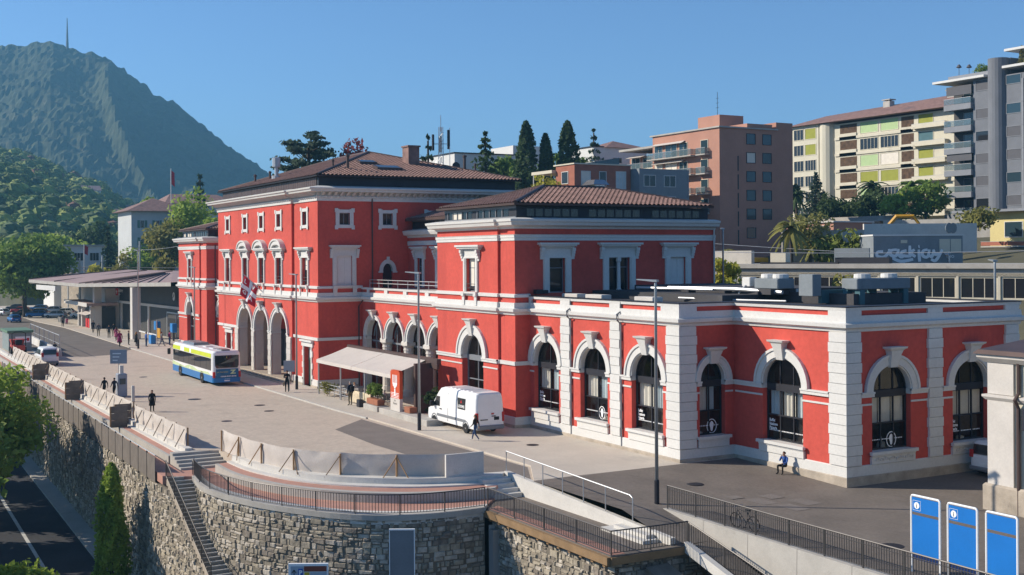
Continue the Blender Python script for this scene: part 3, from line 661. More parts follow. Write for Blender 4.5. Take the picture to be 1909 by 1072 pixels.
# --- attics
b=MB(); b.box(XCL+.3,XC-.35,YC+.25,58.9,18.4,19.3); AT=b.build('attic','metal_dark',ST)
b=MB(); 
for i in range(int((XC-XCL-1)/.52)): u=XCL+.5+i*.52; b.box(u,u+.47,YC+.2,YC+.249,18.45,19.26)
b.build('attic_cladding','metal_brown',AT,kind='stuff')
one('gutter',lambda m:m.sweep([(XCL-.2,59.3),(XCL-.2,YC+.05),(XC+.1,YC+.05),(XC+.1,59.3)],[(0,19.3),(.22,19.3),(.25,19.42),(0,19.42)]),'metal_dark')
def attic_band(x0,x1,y0,y1,z0,z1,groups_f,groups_s):
    o=one('attic',lambda m:m.box(x0,x1,y0,y1,z0,z1),'metal_dark')
    one('attic_facing',lambda m:(m.box(x0+.05,x1-.02,y0-.06,y0-.002,z0,z0+.14),m.box(x0+.05,x1-.02,y0-.06,y0-.002,z1-.2,z1)),'grey_frame',o)
    for F,G in ((FY(y0),groups_f),(FX(x1),groups_s)):
        for g0,g1,n in G:
            w_=(g1-g0)/n
            for i in range(n):
                m=MB(); m.quad(F(g0+i*w_+.08,.012,z0+.16),F(g0+(i+1)*w_-.08,.012,z0+.16),F(g0+(i+1)*w_-.08,.012,z1-.22),F(g0+i*w_+.08,.012,z1-.22)); m.build('attic_pane',random.choice(('glass_dark','glass_dark','curtain')) if F is not None and G is groups_f and i<9 and g0<x0+4.5 else 'glass_dark',o)
                if G is groups_f: one('attic_mullion',lambda m:m.fbox(F,g0+i*w_-.05,g0+i*w_+.05,.0,.07,z0+.14,z1-.2),'grey_frame',o)
attic_band(XP0+.3,XP-.35,YP+.35,58.3,14.6,15.5,[(-84.2,-80.2,5),(-79.3,-74.5,5)],[(42.2,46.6,6),(47.4,52,6),(53,57.5,6)])
attic_band(XL0+.3,XL1-.35,YP+.35,58.3,14.6,15.5,[(-166,-161,5),(-160,-154.5,5)],[(42.2,46.6,6)])
attic_band(XC+.2,XP0+.2,YU+.35,58,14.4,15.4,[(-99,-96,3),(-95,-91,4)],[])
# --- tiled roofs
def tiles(mb,A,B,At,Bt,p=.52,w_=.40,amp=.125):
    A,B,At,Bt=map(Vector,(A,B,At,Bt)); e=B-A; Ln=e.length; e.normalize(); s=At-A; s=s-e*s.dot(e); S=s.length; s.normalize(); n=e.cross(s)
    if n.z<0: n=-n
    l1=(At-A).dot(e); r1=(Bt-B).dot(e); h=(0,.62,1,.62); nc=int(math.ceil(S/p))
    for j in range(nc):
        t0=j*p; t1=min((j+1)*p+.05,S)
        lo=l1*t0/S; ro=Ln+r1*t0/S; lt=l1*t1/S; rt_=Ln+r1*t1/S
        k0=int(math.floor(min(lo,lt)/w_*4)); k1=int(math.ceil(max(ro,rt_)/w_*4)); vs=[]; fs=[]
        jit=random.random()*.012
        for k in range(k0,k1+1):
            u=k*w_/4; hh=h[k%4]*amp
            for t,lf,rg,ex in ((t0,lo,ro,.05+jit),(t1,lt,rt_,0)):
                uu=min(max(u,lf),rg); vs.append(A+e*uu+s*t+n*(hh+ex))
        m=len(vs)//2
        for q in range(m-1):
            if (vs[2*q]-vs[2*q+2]).length+(vs[2*q+1]-vs[2*q+3]).length>1e-5: fs.append((2*q,2*q+2,2*q+3,2*q+1))
        mb.add(vs,fs)
def hip_roof(x0,x1,y0,y1,z,ax,ay0,ay1,az,ridge_x=None,name='roof'):
    """ridge along Y at ax (ay0..ay1) or along X (ridge_x=(xa,xb) at ay0)"""
    c=[(x0,y0,z),(x1,y0,z),(x1,y1,z),(x0,y1,z)]
    if ridge_x: a=(ridge_x[0],ay0,az); b_=(ridge_x[1],ay0,az)
    else: a=(ax,ay0,az); b_=(ax,ay1,az)
    base=MB()
    if ridge_x: base.add(c+[a,b_],[(0,1,5,4),(1,2,5),(2,3,4,5),(3,0,4),(3,2,1,0)])
    else: base.add(c+[a,b_],[(0,1,4),(1,2,5,4),(2,3,5),(3,0,4,5),(3,2,1,0)])
    o=base.build(name,'tile',ST); m=MB()
    if ridge_x: tiles(m,c[0],c[1],a,b_); tiles(m,c[1],c[2],b_,b_); tiles(m,c[2],c[3],b_,a); tiles(m,c[3],c[0],a,a)
    else: tiles(m,c[0],c[1],a,a); tiles(m,c[1],c[2],a,b_); tiles(m,c[2],c[3],b_,b_); tiles(m,c[3],c[0],b_,a)
    m.build('tile_field','tile',o,kind='stuff')
    m=MB(); 
    for p,q in ((c[0],a),(c[1],b_ if ridge_x else a),(c[2],b_),(c[3],a if ridge_x else b_),(a,b_)): m.tube([Vector(p)+Vector((0,0,.1)),Vector(q)+Vector((0,0,.12))],.13,6)
    m.build('ridge_cap','metal_brown',o); return o
RC=hip_roof(XCL-.3,XC+.2,YC-.05,59.3,19.4,0,48.7,0,22.8,ridge_x=(-126.5,-117.8))
RP=hip_roof(XP0-.0,XP+.05,YP+.05,58.5,15.62,-79.15,47.0,52.5,17.15)
RL=hip_roof(XL0-.0,XL1+.05,YP+.05,58.5,15.62,-160.2,47.0,52.5,17.15)
one('eaves',lambda m:m.sweep([(XP0-.05,58.4),(XP0-.05,YP),(XP+.1,YP),(XP+.1,58.4)],[(0,15.5),(.16,15.5),(.18,15.66),(0,15.66)]),'metal_brown',RP)
one('eaves',lambda m:m.sweep([(XL0-.05,58.4),(XL0-.05,YP),(XL1+.1,YP),(XL1+.1,58.4)],[(0,15.5),(.16,15.5),(.18,15.66),(0,15.66)]),'metal_brown',RL)
for a,c in ((XC-.2,XP0+.5),(XL1-.5,XCL+.2)):
    m=MB(); m.add([(a,YU-.2,15.4),(c,YU-.2,15.4),(c,53,17),(a,53,17)],[(0,1,2,3)]); o=m.build('roof','tile',ST); m=MB(); tiles(m,(a,YU-.2,15.42),(c,YU-.2,15.42),(a,53,17.02),(c,53,17.02)); m.build('tile_field','tile',o,kind='stuff')
    one('eaves',lambda m:m.box(a,c,YU-.32,YU-.2,15.25,15.5),'metal_brown',o)
# roof furniture
def roofz(x,y): return 19.45+3.4*min(1,(y-YC)/10.6,(XC+.2-x)/13.6)
one('chimney',lambda m:(m.box(-112.5,-111.0,50.2,51.4,20.2,23.0),m.box(-112.6,-110.9,50.1,51.5,23.0,23.15)),'tile',RC)
for x,y,h,r in ((-107.5,42.3,1.5,.14),(-108.5,41.2,.9,.1),(-109,55.5,1.6,.15),(-108.2,56.3,.9,.1),(-127,41,1.0,.12),(-131,40.6,1.0,.12)):
    one('vent_pipe',lambda m:m.lathe((x,y,roofz(x,y)-.3),[(r*1.5,0),(r,.3),(r,h),(r*1.5,h),(r*1.5,h+.15),(.02,h+.25)],8),'metal_brown',RC)
one('steel_flue',lambda m:(m.lathe((-124.2,40.8,20.0),[(.5,0),(.5,.6),(.2,.62),(.2,1.5),(.42,1.55),(.42,2.5),(.1,2.6)],10)),'steel',RC)
for x,y,w_,l in ((-108.0,46.6,1.3,1.3),(-110.8,45.6,1.0,.9)):
    z=roofz(x,y); k=3.4/13.6
    o=one('skylight',lambda m:m.hexa([(x-w_/2,y-l,z+k*w_/2-.1),(x+w_/2,y-l,z-k*w_/2-.1),(x+w_/2,y+l,z-k*w_/2-.1),(x-w_/2,y+l,z+k*w_/2-.1),(x-w_/2,y-l,z+k*w_/2+.28),(x+w_/2,y-l,z-k*w_/2+.28),(x+w_/2,y+l,z-k*w_/2+.28),(x-w_/2,y+l,z+k*w_/2+.28)]),'metal_brown',RC)
    one('pane',lambda m:m.quad((x-w_*.42,y-l*.85,z+k*w_*.42+.285),(x+w_*.42,y-l*.85,z-k*w_*.42+.285),(x+w_*.42,y+l*.85,z-k*w_*.42+.285),(x-w_*.42,y+l*.85,z+k*w_*.42+.285)),'glass_dark',o)
# flat roofs
one('flat_roof',lambda m:(m.quad((XP,YW+.1,8.95),(XW-.1,YW+.1,8.95),(XW-.1,59.8,8.95),(XP,59.8,8.95)),m.quad((XW-.1,YV+.1,8.955),(XV-.1,YV+.1,8.955),(XV-.1,59.8,8.955),(XW-.1,59.8,8.955))),'roof_dark')
one('raised_roof',lambda m:(m.box(XP+.01,-58.5,47.5,59,8.96,9.45),m.box(XP+1,-57.5,50.5,58,9.45,9.8),m.box(-58.5,-52,52,58,8.96,9.6)),'roof_dark')
one('terrace_floor',lambda m:(m.quad((XC,YR+.1,8.98),(XP0,YR+.1,8.98),(XP0,YU,8.98),(XC,YU,8.98)),m.quad((XL1,YR+.1,8.98),(XCL,YR+.1,8.98),(XCL,YU,8.98),(XL1,YU,8.98))),'concrete')
m=MB(); 
for z in (9.55,9.85): m.tube([(XC+1.5,YR+.15,z),(XP0,YR+.15,z)],.03,5)
for i in range(9): m.tube([(XC+1.5+i*2.1,YR+.15,9.1),(XC+1.5+i*2.1,YR+.15,9.85)],.025,5)
m.build('terrace_rail','steel',ST)
# downpipes and projecting-corner details
for pts in ([(XC+.12,43.4,17.4),(XC+.12,43.4,9.2),(XC+.5,43.1,8.4),(XC+.5,42.2,7.9),(XC+.12,42.0,7.4),(XC+.12,42.0,0)],[(XP+.15,58.5,13.9),(XP+.15,58.5,9.2)],[(XL1+.12,42.2,13.6),(XL1+.12,42.2,0)]):
    one('downpipe',lambda m:m.tube(pts,.07,6),'metal_brown' if pts[0][0]!=XP+.15 else 'steel')
for x in (-67.62,-61.77): one('downpipe',lambda m:m.tube([(x,YW-.1,9.1),(x,YW-.1,8.5),(x+.02,YW-.42,8.3),(x+.02,YW-.42,8.0),(x,YW-.1,7.7),(x,YW-.1,0)],.06,6),'grey_frame')
# wall lantern box on the pavilion side
one('floodlight',lambda m:(m.box(XP+.15,XP+.6,42.5,43.0,9.3,9.6),m.box(XP+.15,XP+.5,43.1,43.5,9.3,9.55)),'metal_dark')
# --- flag hung from a slanting pole over the portico
FL=thing('flag','red flag with white cross and letters hanging from a slanting pole over the portico','flag',(-119.2,YC2-.1,8.3))
m=MB(); m.tube([(-119.2,YC2-.1,8.3),(-120.8,36.1,10.3)],[.05,.035],6); m.lathe((-120.8,36.1,10.3),[(.02,0),(.07,.05),(.02,.12)],6); m.build('pole','steel',FL)
mat('flag_red',(.50,.018,.035),.8,.1,2)
A=Vector((-120.7,36.2,10.15)); Bv=Vector((-119.7,37.35,8.95)); dn=Vector((-.12,-.2,-1)).normalized()
nx,nz_=24,20; vs=[]; W_=(Bv-A).length
def fp(s_,t): 
    return A+(Bv-A)*s_+dn*(t*2.05)+Vector((.05*sin(s_*9+t*2),-.09*sin(s_*8+t*3)*(.3+t),-.1*s_*t))
m=MB(); vs=[fp(i/nx,j/nz_) for j in range(nz_+1) for i in range(nx+1)]; fs=[]; mi=[]
for j in range(nz_):
    for i in range(nx):
        fs.append((j*(nx+1)+i,j*(nx+1)+i+1,(j+1)*(nx+1)+i+1,(j+1)*(nx+1)+i)); mi.append(1 if (abs(i+.5-nx/2)<2 or abs(j+.5-nz_/2)<1.7) else 0)
m.v=[tuple(p) for p in vs]; m.f=fs; m.m=mi; fo=m.build('cloth',['flag_red','letter_white'],FL,smooth=True)
m=MB()
for ch,s0,t0 in (('L',.10,.30),('V',.62,.30),('G',.10,.82),('A',.62,.82)):
    for off in (.02,-.02): text(m,ch,lambda u,d,z:tuple(fp(s0+u*.5,t0-z*.45)+Vector((.75,-.65,0))*off),0,0,.42,0,bold=.02)
m.build('letter','letter_white',fo)
# ================================================================ retaining walls, walkway, stairs, railings
mat('rubble',(.36,.315,.25),.9,.55,2.2,.5,9,fine=.22,stain=((.10,.085,.06),.55,.58,(1,1,.6),.7))
mat('mortar',(.19,.165,.13),.95,.2,1.5,.3,12,stain=((.09,.075,.055),.5,.56))
mat('tarp',(.56,.50,.445),.75,.08,.7,.1,6,stain=((.45,.39,.32),.6,.62))
mat('rust_beam',(.26,.165,.085),.8,.2,1.5)
mat('screen_mesh',(.17,.145,.125),.8,.15,1.5)
for q_,c_ in (('rubble_a',(.46,.41,.34)),('rubble_b',(.30,.26,.20)),('rubble_c',(.24,.205,.165)),('rubble_d',(.38,.33,.25))): mat(q_,c_,.9,.35,2.6,.5,9,fine=.25,stain=((.10,.085,.06),.7,.60,(1,1,.6),.7))
RUB=['rubble_a','rubble_b','rubble_c','rubble_d']
random.seed(21)
def catmull(P,k=6):
    P=[Vector(p) for p in P]; out=[]
    for i in range(len(P)-1):
        a=P[max(i-1,0)]; b=P[i]; c=P[i+1]; d=P[min(i+2,len(P)-1)]
        for j in range(k):
            t=j/k; out.append(.5*((2*b)+(c-a)*t+(2*a-5*b+4*c-d)*t*t+(3*b-a-3*c+d)*t**3))
    return out+[P[-1]]
def resample(P,n):
    P=[Vector(p) for p in P]; L_=[0]
    for a,b in zip(P[:-1],P[1:]): L_.append(L_[-1]+(b-a).length)
    out=[]; j=0
    for i in range(n):
        s=L_[-1]*i/(n-1)
        while j<len(P)-2 and L_[j+1]<s: j+=1
        out.append(P[j].lerp(P[j+1],(s-L_[j])/max(1e-9,L_[j+1]-L_[j])))
    return out
def plen(P): return sum((b-a).length for a,b in zip(P[:-1],P[1:]))
NC=40
INN=resample(catmull([(-72.0,21.0,0),(-69.19,21.25,0),(-66.8,21.8,0),(-64.64,22.54,0),(-62.6,23.8,0),(-60.97,25.48,0),(-59.6,27.6,0),(-58.63,30.21,0),(-58.3,32.0,0)]),NC)
OUT=resample(catmull([(-71.2,18.25,0),(-68.3,17.95,0),(-65.74,18.08,0),(-61.91,19.11,0),(-58.56,20.81,0),(-56.83,22.0,0),(-55.5,23.5,0),(-54.75,25.2,0),(-54.5,27.0,0),(-54.55,28.8,0)]),NC)
def strip(n,f0,f1,z,mt,drop=.4,A=INN,B=OUT):
    m=MB(); vs=[]
    for a,b in zip(A,B):
        p=a.lerp(b,f0); q=a.lerp(b,f1); vs+=[(p.x,p.y,z-drop),(p.x,p.y,z),(q.x,q.y,z),(q.x,q.y,z-drop)]
    k=len(A); m.add(vs,[(i*4+j,i*4+4+j,i*4+4+(j+1)%4,i*4+(j+1)%4) for i in range(k-1) for j in range(4)]+[(0,1,2,3),(4*k-1,4*k-2,4*k-3,4*k-4)])
    return struct(m.build(n,mt))
SI=[Vector((x,y,0)) for x,y in ((-330,18.75),(-154,18.75),(-112,18.8),(-92,19.0),(-76,19.2))]; SO=[Vector((x,16.62,0)) for x in (-330,-154,-112,-92,-76)]
for A,B in ((INN,OUT),(SI,SO)):
    strip('walkway_kerb',-.08,.10,.03,'concrete_light',.8,A,B)
    strip('walkway_apron',.10,.22,-.28,'concrete_light',.8,A,B)
    strip('walkway_upper_strip',.22,.42,-.36,'red_paving',.6,A,B)
    strip('walkway_step',.42,.50,-.34,'concrete',.9,A,B)
    strip('walkway_lower_strip',.50,.84,-.86,'red_paving',.4,A,B)
    strip('walkway_border',.84,1.0,-.84,'concrete_light',.5,A,B)
# landing between the two runs, steps down from the plaza
sheet('landing',[(-76,16.62),(-72.0,16.62),(-70.9,18.2),(-72.0,21.0),(-73.2,21.0),(-76,19.2)],-.845,'red_paving',.5)
m=thing('plaza_steps','grey concrete steps from the plaza down to the red walkway','steps',(-74.6,20,-.85))
for i in range(5):
    b=MB(); b.box(-76.0+i*.001,-75.3+i*.5,18.0+i*.001,21.0-i*.01,-1.0,-.114-i*.15)
    b.build('tread','concrete',m)
# ---- rubble walls
def project(p):
    v=Vector(p)-Vector((0,0,12)); d=v.dot(fw); return (954.5+2250*v.dot(rt)/d,476-2250*v.z/d,d) if d>1 else (-1,-1,1e9)
def rubble_wall(name,label,P,zt,zb,loc,parent=None,nsingle=90,ch=.24,thick=.6,coping=None):
    """P plan path (outward = right of travel), zt(s)/zb top and bottom heights"""
    T=thing(name,label,'wall',loc) if parent is None else parent
    P=[Vector((p[0],p[1],0)) for p in P]; L_=[0]
    for a,b in zip(P[:-1],P[1:]): L_.append(L_[-1]+(b-a).length)
    def at(s):
        s=min(max(s,0),L_[-1]-1e-6); j=0
        while L_[j+1]<s: j+=1
        d=(P[j+1]-P[j]).normalized(); return P[j]+d*(s-L_[j]),Vector((d.y,-d.x,0))
    m=MB(); N=max(2,int(L_[-1]/1.0)); vs=[]
    for i in range(N+1):
        s=L_[-1]*i/N; p,n=at(s); z1=zt(s)
        for q,z in ((p-n*thick,zb),(p,zb),(p,z1),(p-n*thick,z1)): vs.append((q.x,q.y,z))
    m.add(vs,[(i*4+j,i*4+4+j,i*4+4+(j+1)%4,i*4+(j+1)%4) for i in range(N) for j in range(4)]+[(0,1,2,3),(4*N+3,4*N+2,4*N+1,4*N)])
    m.build('wall_core','mortar',T)
    S=[]; z=zb
    zmax=max(zt(L_[-1]*i/20) for i in range(21))
    while z<zmax-.08:
        h=ch*random.uniform(.6,1.45); s=random.uniform(-.4,0)
        while s<L_[-1]:
            w_=random.choice((.16,.22,.28,.34,.42,.52,.7))*random.uniform(.85,1.15); s1=s+w_; g_=random.uniform(.012,.04); a=max(s,0)+g_; c=min(s1,L_[-1])-g_
            if c-a>.12:
                top=min(zt(a),zt(c))
                zl=z+random.uniform(-.035,.03); zz=min(z+h-random.uniform(-.02,.05),top-.02)
                if zz-zl>.09:
                    (p0,n0),(p1,n1)=at(a),at(c); dd=(p1-p0).normalized(); U=random.uniform
                    for zA,zB in (((zl,zz),) if random.random()<.82 or zz-zl<.24 else ((zl,(zl+zz)/2-.015),((zl+zz)/2+.015,zz))):
                        pr=U(.01,.10); i_=lambda:U(.015,.06)
                        bk=[(p0,zA),(p1,zA),(p1,zB),(p0,zB)]
                        ft=[(p0+dd*i_(),zA+i_()),(p1-dd*i_(),zA+i_()),(p1-dd*i_(),zB-i_()),(p0+dd*i_(),zB-i_())]
                        S.append(([(q.x-n0.x*.02,q.y-n0.y*.02,q_z) for q,q_z in bk]+[(q.x+n0.x*(pr+U(-.015,.015)),q.y+n0.y*(pr+U(-.015,.015)),q_z) for q,q_z in ft],random.choice((0,0,1,1,2,3,3))))
            s=s1
        z+=h
    FS=[(4,5,6,7),(0,1,5,4),(1,2,6,5),(2,3,7,6),(3,0,4,7)]
    def score(v):
        u,w2,d=project(v[0][0])
        return d if 0<u<1909 and 0<w2<1072 else 1e6+d
    S.sort(key=score); rest=MB()
    for i,v in enumerate(S):
        if i<nsingle and score(v)<1e5: q=MB(); q.add(v[0],FS); q.build('stone',RUB[v[1]],T)
        else: rest.add(v[0],FS,v[1])
    rest.build('stone_field',RUB,T,kind='stuff')
    if coping:
        q=MB(); q.sweep([(p.x,p.y) for p in P],[(-thick,coping),(.1,coping),(.1,coping+.14),(-thick,coping+.14)]); q.build('coping','concrete',T)
    return T
rubble_wall('retaining_wall','curved rubble stone retaining wall below the red walkway railing',[(p.x,p.y) for p in OUT],lambda s:-1.12,-10,(-60,20,-10),nsingle=150)
rubble_wall('retaining_wall','long straight stone wall beside the shaded lower street',[(-150,16.5),(-120,16.5),(-95,16.55),(-73.2,16.6)],lambda s:-1.5,-9.2,(-100,16.5,-8.6),nsingle=40,ch=.27)
rubble_wall('stair_wall','sloping stone wall carrying the outer side of the curved staircase',[(-73.2,16.6),(-71.4,16.75),(-65,17.2),(-60,17.9),(-56,18.9)],lambda s:-1.5 if s<1.6 else -1.3-(s-1.6)*.585,-11.5,(-66,17,-10),nsingle=40)
rubble_wall('retaining_wall','sunlit stone wall with pale blocks below the timber-edged ramp',[(-54.6,29.25),(-43.55,29.3),(-43.5,31.0),(-43.4,34.0)],lambda s:-1.42,-8,(-49,29.3,-8),nsingle=70,ch=.24)
# slab edge under the curved railing
m=MB(); m.sweep([(p.x,p.y) for p in OUT],[(-.3,-1.12),(.12,-1.12),(.14,-.84),(-.3,-.838)]); struct(m.build('walkway_edge','concrete'))
# dark buttress post with a steel channel on the ramp wall
tag(recenter(MB().box(-54.2,-53.75,28.85,29.24,-8,-1.9).build('wall_post','steel'),(-54,29,-8)),'grey steel channel post fixed to the stone ramp wall','post')
tag(recenter(MB().box(-54.4,-54.25,28.95,29.24,-8,-1.75).build('wall_pipe','cream_white'),(-54.3,29,-8)),'slim pale pipe beside the steel post on the ramp wall','pipe')
# ---- railings
def railing(name,label,P,h=1.05,sp=.14,post=2.0,bot=.1,group=None,mt='rail_metal',mid=False,tr=.03):
    P=[Vector(p) for p in P]; T=thing(name,label,'railing',tuple(P[0]),group); base=P[0]
    n=max(2,int(plen(P)/.5)); Q=resample(P,n) if len(P)>2 else [P[0],P[1]]
    m=MB(); m.tube([q+Vector((0,0,h)) for q in Q],tr,6); m.build('top_rail',mt,T)
    m=MB(); m.tube([q+Vector((0,0,bot)) for q in Q],.018,4); m.build('bottom_rail',mt,T)
    if mid: m=MB(); m.tube([q+Vector((0,0,h*.86)) for q in Q],.018,4); m.build('middle_rail',mt,T)
    L_=plen(P); k=int(L_/sp); R_=resample(P,k+1); b0=MB(); b0.box(-.012,.012,-.012,.012,bot,h); first=None
    for i,q in enumerate(R_):
        if first is None: first=b0.build('bar',mt,T,local=True); first.location=q-base
        else: inst(first,'bar',T,q-base)
    k=max(1,int(L_/post)); p0=MB(); p0.box(-.035,.035,-.02,.02,-.12,h+.01); first=None
    for q in resample(P,k+1):
        if first is None: first=p0.build('post',mt,T,local=True); first.location=q-base
        else: inst(first,'post',T,q-base)
    return T
railing('railing','dark bar railing curving along the red walkway above the stone wall',[(p.x,p.y,-.85) for p in OUT],1.0,.16,2.1)
railing('railing','dark bar railing along the timber-edged ramp at the lower centre',[(-54.6,29.0,-.95),(-43.3,29.0,-.95)],1.05,.15,2.4)
railing('railing','short dark bar railing closing the right end of the ramp',[(-43.3,29.0,-.95),(-43.2,30.6,-.95),(-43.15,33.0,-.95)],1.05,.15,2.0)
railing('railing','sloping dark railing beside the path descending at the lower right',[(-43.2,33.0,-.95),(-39,33.3,-2.1),(-34,33.6,-3.6),(-29,34,-5)],1.05,.15,2.2)
railing('railing','grey bar railing along the yard wall in front of the blue panels',[(-47.0,34.75,-.25),(-44.9,34.8,-.27),(-40,34.8,-.3),(-34,34.8,-.3),(-26,34.8,-.3)],1.15,.13,2.0,bot=.12,mid=True,tr=.035)
# stairs
STR=thing('staircase','dark stone staircase with pale nosings descending along the rubble wall','staircase',(-71.5,17.4,-.85))
n=26
for i in range(n):
    x=-71.6+i*.30; z=-.86-i*.172; yo=.02*i
    q=MB(); q.hexa([(x,16.75+yo,z-.5),(x+.34,16.77+yo,z-.5),(x+.34,18.25+yo,z-.5),(x,18.23+yo,z-.5),(x,16.75+yo,z),(x+.34,16.77+yo,z),(x+.34,18.25+yo,z),(x,18.23+yo,z)]); o=q.build('tread','stone',STR)
    q=MB(); q.hexa([(x+.27,16.76+yo,z-.03),(x+.36,16.77+yo,z-.03),(x+.36,18.25+yo,z-.03),(x+.27,18.24+yo,z-.03),(x+.27,16.76+yo,z+.008),(x+.36,16.77+yo,z+.008),(x+.36,18.25+yo,z+.008),(x+.27,18.24+yo,z+.008)]); q.build('nosing','concrete_light',o)
sp=lambda i,y:(-71.6+i*.30,y+.02*i,-.86-i*.172)
railing('stair_railing','dark handrail with bars on the outer side of the stone staircase',[sp(i,16.72) for i in range(0,27,2)],1.0,.16,1.8)
T=thing('handrail','thin dark handrail on the inner wall side of the stone staircase','handrail',sp(0,18.3))
m=MB(); m.tube([Vector(sp(i,18.28))+Vector((0,0,.9)) for i in range(0,27,2)],.03,6); m.build('rail','rail_metal',T)
for i in range(0,27,6): m=MB(); m.tube([Vector(sp(i,18.28))+Vector((0,0,-.1)),Vector(sp(i,18.28))+Vector((0,0,.9))],.025,5); m.build('post','rail_metal',T)
# mesh fence panels along the left walkway
T=thing('mesh_fence','brown mesh panel fence along the straight walkway beside the lower street','fence',(-100,16.55,-1.4))
x=-150.
while x<-73.6:
    w_=min(2.4,-73.4-x); m=MB(); m.box(x+.03,x+w_-.03,16.5,16.53,-1.42,.05); m.build('panel','screen_mesh',T)
    m=MB(); m.box(x-.03,x+.03,16.48,16.56,-1.6,.18); m.build('post','rail_metal',T); x+=w_
m=MB(); m.tube([(-150,16.52,.18),(-73.4,16.52,.18)],.03,6); m.build('top_rail','steel',T)
# ---- ramp between the curve and the yard
sheet('ramp_floor',[(-58.2,32.2),(-54.6,28.9),(-43.2,28.9),(-43.1,33.1),(-46.3,32.2)],-.95,'asphalt_dark',.3)
sheet('ramp_red_strip',[(-54.4,29.0),(-43.3,29.0),(-43.3,29.75),(-54.9,29.75)],-.94,'red_paving')
T=thing('timber_edge','long brown timber edge beam under the ramp railing','beam',(-49,28.9,-1.2))
m=MB(); m.box(-54.7,-43.2,28.72,28.9,-1.34,-1.0); m.box(-43.35,-43.1,28.9,33,-1.34,-1.0); m.build('beam','rust_beam',T)
for i in range(12): m=MB(); m.box(-54.2+i*.95,-54.0+i*.95,28.85,29.2,-1.5,-1.34); m.build('bracket','rust_beam',T)
T=thing('ramp_wall','white tapering concrete wall topped by a steel handrail beside the ramp','wall',(-52,32.2,-.95))
m=MB(); m.hexa([(-58.3,32.02,-1),(-43.4,32.25,-1),(-43.4,32.5,-1),(-58.3,32.3,-1),(-58.3,32.02,.12),(-43.4,32.25,-.62),(-43.4,32.5,-.62),(-58.3,32.3,.12)]); m.build('wall','concrete_light',T)
q=[(-58.3,32.15,.1),(-58.3,32.15,1.2),(-46.6,32.3,.75),(-46.4,32.3,.65),(-46.4,32.3,-.4)]
m=MB(); m.tube(q,.035,6); m.build('handrail','steel',T)
for i in range(1,6): x=-58.3+i*1.95; z=1.2-(i*1.95)*.45/11.7; m=MB(); m.tube([(x,32.15+.0128*i,z-1.15),(x,32.15+.0128*i,z)],.028,5); m.build('post','steel',T)
T=thing('ramp_steps','pale concrete steps beside the ramp at its lower right end','steps',(-45.5,31.3,-.95))
for i in range(2): m=MB(); m.box(-47.6+i*.5,-44.2-i*.3,31.3+i*.4,32.15,-.96,-.80+i*.15); m.build('tread','concrete_light',T)
T=thing('plaza_end_steps','small concrete steps at the right end of the curved tarpaulin barrier','steps',(-57.4,30.8,-.95))
for i in range(4): m=MB(); m.box(-58.2,-57.5+i*.4,30.3,32.0,-.96,-.12-i*.2); m.build('tread','concrete_light',T)
# yard wall and the path descending to the right
T=thing('yard_wall','weathered concrete wall below the grey yard railing','wall',(-40,34.9,-1))
for i in range(7):
    a=-47.2+i*3.1; m=MB(); m.hexa([(a+.012,34.5,-6),(a+3.088,34.5,-6),(a+3.088,35.05,-6),(a+.012,35.05,-6),(a+.012,34.62,-.22-.01*i),(a+3.088,34.62,-.23-.01*i),(a+3.088,35.05,-.23-.01*i),(a+.012,35.05,-.22-.01*i)]); m.build('block','concrete',T)
sheet('descending_path',[(-43.1,33.0,-.95),(-43.1,34.5,-.9),(-38,34.5,-2.2),(-33,34.5,-3.8),(-28,34.5,-5.2),(-28,33.2,-5.2),(-33,33.0,-3.8),(-38,32.8,-2.2)],0,'asphalt_dark',.4)
m=MB(); m.sweep([(-43.15,33.1,-.95),(-38,32.9,-2.2),(-33,33.1,-3.8),(-28,33.3,-5.2)],[(0,-.3),(.3,-.3),(.3,.16),(0,.16)]); tag(m.build('path_kerb','concrete_light'),'white concrete kerb edging the descending path at the lower right','kerb')
m=MB(); m.sweep([(-43.1,31.5,-1.6),(-40,31.8,-2.6),(-34,32.2,-4.3)],[(-.4,-3),(.9,-3),(.9,0),(-.4,0)]); tag(m.build('low_wall','mortar'),'low stone bank wall below the descending path','wall')
